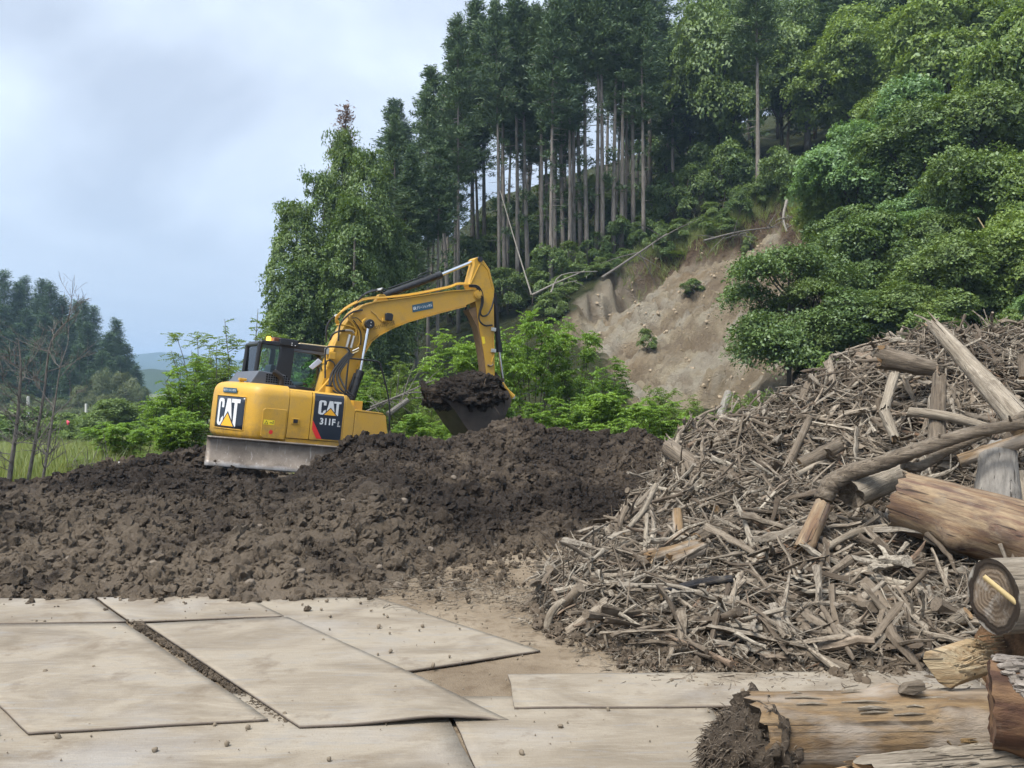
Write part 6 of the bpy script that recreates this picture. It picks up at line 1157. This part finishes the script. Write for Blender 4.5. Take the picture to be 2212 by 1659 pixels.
# ---- broadleaf trees on the right
for kind, dx, db, hp, wp, lab in [
  ('pale', 1840, 545, 300, 250, 'pale green broadleaf tree leaning over the right rim of the landslide'), ('layer', 1705, 830, 340, 330, 'layered maple-like tree in front of the landslide, flat tiers of leaves'),
  ('broad', 1850, 330, 330, 260, 'bright broadleaf crown behind the pale tree, near the top'), ('broad', 2060, 330, 400, 300, 'large bright broadleaf tree at the upper right'), ('broad', 2190, 420, 430, 260, 'tall broadleaf tree against the right picture edge'),
  ('dark', 1990, 520, 300, 300, 'dark leafy tree right of the pale one'), ('dark', 2130, 620, 320, 280, 'dark leafy tree on the lower right slope'), ('dark', 1555, 420, 420, 230, 'dense dark broadleaf tree above the landslide head'), ('broad', 1480, 330, 300, 190, 'light-tipped broadleaf crown beside the patch of sky'),
  ('dark', 1690, 360, 330, 210, 'dark tree above the right head of the landslide'), ('dark', 1760, 300, 330, 200, 'dark open crown with sky glinting through it'), ('dark', 1900, 700, 260, 240, 'dark bushy tree below the pale broadleaf tree'), ('dark', 2060, 760, 260, 260, 'dark bushy tree just above the driftwood crest'), ('broad', 2180, 700, 260, 220, 'mid green bush tree at the right edge above the driftwood'),
  ('pale', 1960, 420, 260, 220, 'pale leafy crown between the bright trees'), ('broad', 1950, 250, 300, 230, 'bright crown at the top between two taller trees'), ('dark', 2110, 480, 300, 260, 'shaded tree behind the fallen bamboo pole'), ('layer', 1770, 800, 230, 260, 'second tiered tree right of the maple-like one'), ('dark', 1820, 640, 200, 200, 'shaded crown under the pale broadleaf tree'),
  ('broad', 2230, 600, 300, 220, 'leafy tree cut by the right picture edge, middle height'), ('dark', 1620, 300, 340, 200, 'tall dark crown behind the lone crest cedar'), ('dark', 2030, 640, 200, 200, 'dark undergrowth tree left of the fallen bamboo pole'), ('dark', 1870, 790, 180, 240, 'dark low tree right of the tiered ones'), ('dark', 1980, 800, 200, 240, 'dark low tree behind the driftwood crest')]:
    on_slope(kind, 'broadleaf_tree', dx, db, hp, wp, lab, 'tree', 'broadleaf trees on the right slope')
r = random.Random(19)
for k in range(46):
    dx = r.uniform(1760, 2260); db = r.uniform(300, 800); wp = r.uniform(110, 190)
    if dx < 1800 and db > 560: continue
    on_slope(r.choice(['broad', 'dark', 'broad', 'under', 'pale']), 'slope_tree', dx, db, wp * r.uniform(.8, 1.2), wp, ('leafy young tree high on the right slope ' if db < 470 else 'leafy young tree low on the right slope ') + ('near the landslide' if dx < 1900 else 'near the right picture edge' if dx > 2100 else 'between the larger trees'), 'tree', 'young trees of the right slope')
for k in range(30):
    t = r.random(); i = r.uniform(3.4, 8.4); a_ = slip_xy[int(i)]; b_ = slip_xy[int(i) + 1]; f = i - int(i); x_ = a_[0] + (b_[0] - a_[0]) * f + r.gauss(.3, .5); y_ = a_[1] + (b_[1] - a_[1]) * f + r.gauss(.6, .6); q = r.uniform(.22, .5)
    plant('under', 'rim_bush', x_, y_, gz(x_, y_) - .1, q, q * r.uniform(.8, 1.3), 'small bush hanging on along the upper rim of the landslide', 'bush', 'bushes along the landslide rim')
r = random.Random(9)
for k in range(34):
    dx = r.uniform(1440, 2330); Y = r.uniform(68, 92); x = (dx - 1106) / FP * Y; top_ = r.uniform(-60, 150) if dx > 1500 else r.uniform(60, 200)
    if 1440 < dx < 1500: continue
    at_px(r.choice(['cedar', 'dark', 'dark']), 'ridge_tree', dx, top_, Y, r.uniform(170, 230), 'dark ridge tree seen ' + ('near the patch of sky' if dx < 1600 else 'behind the lone crest cedar' if dx < 1800 else 'at the top right picture corner' if dx > 2050 else 'above the bright broadleaf crowns'), 'tree', 'trees along the ridge')
# understory around the slip and among the trunks
for k, (dx, db, hp, wp) in enumerate([(1410,495,90,90),(1455,480,110,100),(1500,470,120,110),(1560,455,140,120),(1600,440,110,100),(1680,428,120,110),(1235,600,80,80),(1190,640,110,110),(1150,660,90,110),(1290,570,70,80),(1340,548,80,80),(1385,530,70,80),(1100,680,100,120),(1040,690,100,120),(980,700,90,120),(1440,440,110,120),(1520,420,120,130),(1720,440,110,100),(1195,690,60,80),(920,720,110,120),(1330,470,90,100),(1580,400,150,140),(1490,400,140,130),(1400,380,130,130),(1280,470,90,110),(1170,560,110,120),(1350,500,110,120),(1230,540,120,130),(1120,600,120,140),(1060,620,120,140),(1000,640,120,140),(1300,500,120,130),(1190,500,130,140),(1080,560,130,140),(1250,612,45,70),(1285,600,40,60),(1320,585,40,60),(1215,640,50,70),(1345,570,40,60),(1200,665,45,70),(1230,625,40,60),(1265,603,38,56),(1302,590,36,56),(1185,680,50,70)]):
    on_slope('under', 'understory_bush', dx, db, hp, wp, 'dark understory bush among the tree trunks ' + zone(dx), 'bush', 'understory bushes of the hillside')
for dx, db, hp, wp, lab in [(1497,640,42,60,'small dark bush alone on the bare landslide'), (1400,760,50,50,'little green bush low on the landslide'), (1560,510,40,90,'green tuft below the scarp of the landslide'), (1470,560,26,80,'thin weeds on the left part of the landslide')]:
    on_slope('under' if hp > 30 else 'olive', 'slope_bush', dx, db, hp, wp, lab, 'bush')
# ---- shrubs behind the mud
SG = 'leafy shrubs behind the mud mound'
for kind, dx, top_, Y, w_, lab in [
  ('shrub',1150,642,27,210,'tall bright green shrub just right of the excavator stick'), ('shrub',1235,690,28,150,'bright shrub reaching over the left foot of the landslide'), ('shrub',1310,775,26,160,'bright green shrub low in front of the landslide'), ('shrub',1060,690,29,200,'tall shrub seen between boom and stick'), ('shrub',960,715,28,190,'shrub under the boom, left of the loaded bucket'),
  ('lowshrub',1180,860,21,200,'low bright bush right behind the bucket'), ('lowshrub',1290,845,21,210,'low bright bush in the middle behind the mud'), ('lowshrub',1400,850,21.5,200,'bright bush left of the thick grey log'), ('lowshrub',1470,900,21,150,'small bush just left of the driftwood shoulder'), ('lowshrub',1120,880,20.5,140,'low leafy bush beside the bucket side'), ('lowshrub',1230,905,20,160,'front low bush against the mud crest'), ('lowshrub',1350,905,20,170,'front low bush beside the mud crest, near the driftwood'),
  ('lowshrub',890,890,22,140,'low green bush below the handrail and the bucket'), ('lowshrub',960,905,22,140,'pale low bush left of the bucket'), ('olive',930,800,25,170,'greyish shrub under the boom cylinder'), ('olive',870,760,26,160,'shrub behind the excavator handrail'),
  ('olive',1640,800,22,120,'thin yellow-green bush behind the driftwood slope'), ('olive',1590,850,21,110,'wispy bush beside the white leaning trunk'), ('olive',1700,815,22,110,'wispy bush right of the thin yellow-green one'), ('lowshrub',1795,768,22,90,'bright bush behind the heap below the tiered trees'), ('lowshrub',1965,722,20,70,'small leafy spray above the driftwood crest'), ('olive',1500,850,24,130,'pale thin shrub at the foot of the landslide'), ('olive',1420,800,27,120,'thin shrub in front of the bare landslide'),
  ('shrub',400,770,25,190,'tall light green shrub left of the counterweight'), ('olive',450,740,27,170,'wispy tall shrub behind the cab guard'), ('lowshrub',300,895,21,210,'bright green bush at the left behind the mud'), ('lowshrub',400,880,20.5,190,'bright green bush beside the dozer blade'), ('olive',240,930,21,170,'low thin bush left of the bright ones'), ('olive',180,985,19.5,150,'scrubby twiggy bush at the edge of the mud'), ('olive',340,960,18.5,150,'dry twiggy bush at the mud edge below the bright bush'),
  ('sapling',420,690,27,130,'thin sapling with sparse leaves against the sky, left one'), ('sapling',530,640,28,150,'thin tall sapling with sparse leaves above the cab'), ('sapling',580,690,29,120,'sparse sapling touching the ivy-clad trees'), ('sapling',480,720,26,140,'sparse sapling between the two taller ones'),
  ('shrub',620,760,30,200,'shrub behind the excavator cab'), ('shrub',720,780,30,180,'shrub seen through the cab window'), ('shrub',820,800,30,180,'leafy shrub behind the boom foot')]:
    at_px(kind, 'sapling' if kind == 'sapling' else 'shrub', dx, top_, Y, w_, lab, 'sapling' if kind == 'sapling' else 'shrub', SG)
# ---- left distance
for dx, top_, Y, w_ in [(-40,590,150,80),(15,588,148,72),(45,612,150,60),(85,605,152,66),(60,600,160,60),(112,616,150,66),(140,640,152,60),(160,652,150,56),(182,650,148,50),(206,662,150,60),(245,690,146,62),(278,742,144,50),(228,720,142,60),(190,700,142,60),(150,690,143,60),(100,680,142,66),(50,670,142,66),(10,660,140,70),(262,770,140,50),(-20,640,150,70),(125,655,160,60),(30,700,136,60),(80,730,134,60),(215,760,137,56),(130,720,138,60),(175,745,135,56),(240,780,134,50),(-10,720,134,66),(110,770,130,60),(60,770,130,60),(150,790,128,60),(10,760,130,60),(200,800,130,50),(292,790,141,40),(35,640,155,70),(75,645,155,70),(-60,620,152,80),(170,700,150,60),(120,690,148,66),(225,735,147,60),(258,730,148,56),(60,690,150,70),(-30,690,148,76)]:
    at_px('full', 'distant_cedar', dx, top_, Y, w_ * 1.75, ('dense conical cedar topping the hazy far left wood' if top_ < 700 and Y > 143 else 'dense cedar low in front of the hazy far left wood') + (' near its right end' if dx > 170 else ' behind the bare trees'), 'cedar', 'cedars of the far left wood')
for dx, top_, Y, w_ in [(225,795,118,80),(270,800,120,80),(300,830,118,70),(180,830,116,80),(120,860,114,90),(60,850,114,100),(0,830,116,110),(240,850,110,90),(150,880,104,100),(310,850,125,60),(40,890,100,100),(200,880,98,80)]:
    at_px('bamboo', 'bamboo_clump', dx, top_, Y, w_, 'feathery bamboo clump below the far left wood', 'bamboo', 'bamboo clumps at the far left')
at_px('dark', 'round_tree', 240, 858, 48, 165, 'dark green round tree left of the excavator, behind the bright bushes', 'tree'); at_px('dark', 'round_tree', 165, 905, 50, 110, 'smaller dark tree left of the round one', 'tree')
for dx, top_, Y, w_ in [(30,905,42,150),(110,915,40,130),(170,935,38,120),(330,905,45,120),(380,880,52,120),(60,880,58,160),(140,890,56,140),(350,890,60,110),(420,870,60,140),(-20,900,46,150),(20,930,60,150),(80,950,55,120),(110,930,70,120),(330,880,70,100),(350,860,90,70),(-30,940,50,120)]: at_px('under', 'meadow_bush', dx, top_, Y, w_, 'hazy green bush at the edge of the left meadow', 'bush', 'bushes of the left meadow')
M_POLE = plain('concrete_pole', (.55, .55, .53), .8)
for dx, t_, Y, lab in [(61, 856, 62, 'pale concrete pole behind the bare trees'), (186, 872, 75, 'short pale pole beside the dark round tree'), (308, 882, 80, 'thin pale pole between the round tree and the bushes')]:
    p = W(dx, t_, Y); o = MB().tube([(0, 0, -4), (0, 0, p.z)], [.13, .10], 10).build('utility_pole', M_POLE); o.location = (p.x, Y, 0); tag(o, lab, 'pole')
# bare trees at the left edge
def bare(pts, r0, seed, label, nb=16, ex=()):
    rr = random.Random(seed); P = [W(*p) for p in pts]; o0 = P[0].copy(); o0.z = 0; P = [p - o0 for p in P]; pth = smooth_path(P, 5); n = len(pth); b = MB(); b.tube(pth, list(np.linspace(r0, .008, n)), 8); tr = empty('bare_tree', o0, label=label, cat='tree', group='bare trees at the left')
    b.build('trunk', M_BDEAD, tr); b = MB()
    def branch(p, d, L, rad, lvl):
        q = [p]; 
        for k in range(5): d = (d + Vector((rr.gauss(0, .14), rr.gauss(0, .14), rr.gauss(.06, .12)))).normalized(); q.append(q[-1] + d * L / 5)
        b.tube(q, list(np.linspace(rad, .003, 6)), 5)
        if lvl < 2:
            for k in range(4 - lvl): i = rr.randint(1, 4); branch(q[i], (d + Vector((rr.gauss(0, .6), rr.gauss(0, .6), rr.gauss(.1, .4)))).normalized(), L * rr.uniform(.35, .65), rad * .55, lvl + 1)
    for k in range(nb):
        i = rr.randint(int(n * .18), n - 2); a = rr.uniform(0, 6.28); branch(pth[i], Vector((math.cos(a), math.sin(a), rr.uniform(.15, .9))).normalized(), rr.uniform(.4, 1.0), .009 * (1 - .5 * i / n) + .003, 0)
    b.build('branches', M_BDEAD, tr); return tr
bare([(15,1075,16.9),(25,1000,16.9),(38,900,16.9),(45,800,16.9),(40,735,16.9)], .055, 1, 'bare dead tree at the left picture edge, thickest of three', 18)
bare([(55,1070,17.2),(75,960,17.2),(95,850,17.2),(110,740,17.2),(150,690,17.2)], .04, 2, 'bare slender tree second from the left edge', 16)
BT = bare([(85,1080,16.6),(105,960,16.6),(120,860,16.6),(135,760,16.6)], .03, 3, 'thin bare tree third from the left, with a pink ribbon', 14)
b = MB().tube([(0, 0, .03), (.02, 0, 0), (.01, .01, -.05)], [.012, .028, .014], 6); o = b.build('ribbon', plain('pink_tape', (.85, .12, .18), .5)); o.location = W(145, 912, 16.5); tag(o, 'small pink marker ribbon tied to the bare branches', 'ribbon')
b = MB().tube([(-.0, 0, 0), (0, 0, .45)], .015, 6); o = b.build('survey_peg', plain('peg_white', (.7, .7, .66), .7)); o.location = W(257, 1060, 18.2); o.location.z = 0; tag(o, 'short white peg in the dry grass at the left', 'peg')
# dead pale branches and fallen poles
def deadwood(pts, r0, label, mat=M_BPALE, nb=0, seed=0, name='fallen_pole', cat='pole'):
    P = [W(*p) for p in pts]; c = P[0].copy(); P = [p - c for p in P]; b = MB().tube(smooth_path(P, 4) if len(P) > 2 else P, r0 if len(P) == 2 else list(np.linspace(r0, r0 * .4, len(smooth_path(P, 4)))), 8); rr = random.Random(seed); L = (P[-1] - P[0]).length
    for k in range(nb): t = rr.uniform(.2, .95); q = P[0].lerp(P[-1], t); d = Vector((rr.gauss(0, .5), rr.gauss(0, .3), rr.gauss(.1, .5))) * L * .35; b.tube([q, q + d * .5 + Vector((0, 0, .05)), q + d], [r0 * .45, r0 * .3, r0 * .1], 5)
    o = b.build(name, mat); o.location = c; tag(o, label, cat); return o
deadwood([(1148,637,54),(1112,520,56),(1080,410,58)], .05, 'pale bare pole leaning in front of the cedars'); deadwood([(1150,637,52),(1200,612,52),(1262,585,53)], .07, 'broken pale stem lying at the foot of the grove'); deadwood([(1190,632,51),(1213,594,51.5),(1290,586,52)], .05, 'angled dead stem kinked at the foot of the grove', nb=4)
deadwood([(2175,570,33),(2140,515,33),(2112,470,33)], .045, 'straw-coloured bamboo pole fallen across the right slope', plain('bamboo_straw', (.5, .40, .22), .6)); deadwood([(1553,905,23),(1574,848,23.5)], .10, 'white peeled trunk leaning behind the left slope of the driftwood')
deadwood([(1700,432,55),(1692,470,54.5),(1700,500,54)], .10, 'pale crooked dead stem hanging over the landslide head', nb=5); deadwood([(1300,600,52),(1360,560,54),(1440,505,57)], .09, 'long dead branch lying along the landslide rim', M_BDEAD, nb=8); deadwood([(1520,520,56),(1600,500,56),(1680,490,56)], .07, 'tangle of exposed roots under the landslide scarp', M_BDEAD, nb=16)
deadwood([(770,900,24),(850,860,24.5),(940,820,25)], .035, 'pale dead branch spreading under the boom', M_BDEAD, nb=22, seed=3, name='dead_branch', cat='branch'); deadwood([(800,880,23.5),(880,850,24),(935,850,24.2)], .03, 'second pale dead branch behind the handrail', M_BDEAD, nb=18, seed=6, name='dead_branch', cat='branch'); deadwood([(838,895,23),(880,865,23.6)], .07, 'fallen trunk lying behind the front rail', M_BDEAD)
deadwood([(280,1010,18.4),(220,1000,18.6),(130,1010,18.8)], .02, 'dry fallen branch in the grass at the mud edge', M_BDEAD, nb=24, seed=8, name='dead_branch', cat='branch')
# grass
n = 15000; x = rng.uniform(-20, -5.6, n); y = rng.uniform(16.6, 40, n); k = (mudmask(x, y) < -.1) & (x / y < -.30); x, y = x[k], y[k]; n = len(x)
def tuft(seed, hb=.4):
    g = np.random.default_rng(seed); V = []; Fq = []
    for i in range(9):
        a = g.uniform(0, 6.28); h = hb * g.uniform(.6, 1.3); l_ = h * g.uniform(.15, .6); bx, by = g.normal(0, .05, 2); w_ = .006; c, s_ = math.cos(a), math.sin(a); b0 = len(V)
        V += [(bx - s_ * w_, by + c * w_, 0), (bx + s_ * w_, by - c * w_, 0), (bx + c * l_ * .35 + s_ * w_ * .7, by + s_ * l_ * .35 - c * w_ * .7, h * .6), (bx + c * l_ * .35 - s_ * w_ * .7, by + s_ * l_ * .35 + c * w_ * .7, h * .6), (bx + c * l_, by + s_ * l_, h), (bx + c * l_ + .001, by + s_ * l_, h)]; Fq += [(b0, b0 + 1, b0 + 2, b0 + 3), (b0 + 3, b0 + 2, b0 + 5, b0 + 4)]
    return npmesh('grass_tuft', np.array(V), np.array(Fq), False, M_GRASS)
TU = [tuft(k) for k in range(5)]
o = scatter('grass', np.stack([x, y, base_ground(x, y)], 1), np.stack([rng.normal(0, .12, n), rng.normal(0, .12, n), rng.uniform(0, 6.28, n)], 1), rng.uniform(.6, 1.5, n), TU); tag(o, 'tall dry and green grass of the meadow at the left')
n = 5000; x = rng.uniform(-8, 9, n); y = rng.uniform(19.5, 34, n); k = (hill0(x, y) < 1.5) & ~((np.abs(x + 4.5) < 4.2) & (y < 25)); x, y = x[k], y[k]
o = scatter('weeds', np.stack([x, y, base_ground(x, y)], 1), np.stack([rng.normal(0, .12, len(x)), rng.normal(0, .12, len(x)), rng.uniform(0, 6.28, len(x))], 1), rng.uniform(.6, 1.4, len(x)), TU); tag(o, 'weeds on the ground between the shrubs')

# loose rubble on the bare slope
nq = 2600; x = rng.uniform(2, 19, nq); y = rng.uniform(33, 62, nq); k = slip(x, y) > .2; x, y = x[k], y[k]; sq = .02 + .12 * rng.random(len(x)) ** 5
M_SCREE = plain('scree', (.30, .245, .175), .95, var=.45, scale=2, spec=.1); SCREE = [clod('scree_lump', 90 + k_, 2, M_SCREE, .35, .7) for k_ in range(5)]
o = scatter('landslide_rubble', np.stack([x, y, hill(x, y)], 1), rng.uniform(0, 6.28, (len(x), 3)), sq, SCREE); tag(o, 'crumbled earth and small rubble on the landslide scar')

nq = 1500; i_ = rng.uniform(3.2, 9.3, nq); f_ = i_ - np.floor(i_); a_ = slip_xy[np.floor(i_).astype(int)]; b_ = slip_xy[np.floor(i_).astype(int) + 1]; x = a_[:, 0] + (b_[:, 0] - a_[:, 0]) * f_ + rng.normal(-.1, .45, nq); y = a_[:, 1] + (b_[:, 1] - a_[:, 1]) * f_ + rng.normal(-.1, .55, nq)
o = scatter('rim_grass', np.stack([x, y, hill(x, y) - .03], 1), np.stack([rng.normal(.3, .3, nq), rng.normal(0, .3, nq), rng.uniform(0, 6.28, nq)], 1), rng.uniform(.8, 2.2, nq), TU); tag(o, 'tufts of grass and roots overhanging the landslide rim')
# ================================================================ HAZE
HZ_D = 0.0005
b = MB().box(-2100, 2100, -40, 2450, -4, 75); o = b.build('haze', None); o['kind'] = 'stuff'; tag(o, 'pale blue haze filling the valley')
m = bpy.data.materials.new('haze_air'); m.use_nodes = True; t = m.node_tree; t.nodes.clear(); ou = t.nodes.new('ShaderNodeOutputMaterial'); pv_ = t.nodes.new('ShaderNodeVolumePrincipled')
pv_.inputs['Color'].default_value = (.50, .72, 1.0, 1); pv_.inputs['Density'].default_value = HZ_D; pv_.inputs['Anisotropy'].default_value = 0.2; t.links.new(pv_.outputs[0], ou.inputs['Volume']); o.data.materials.append(m)
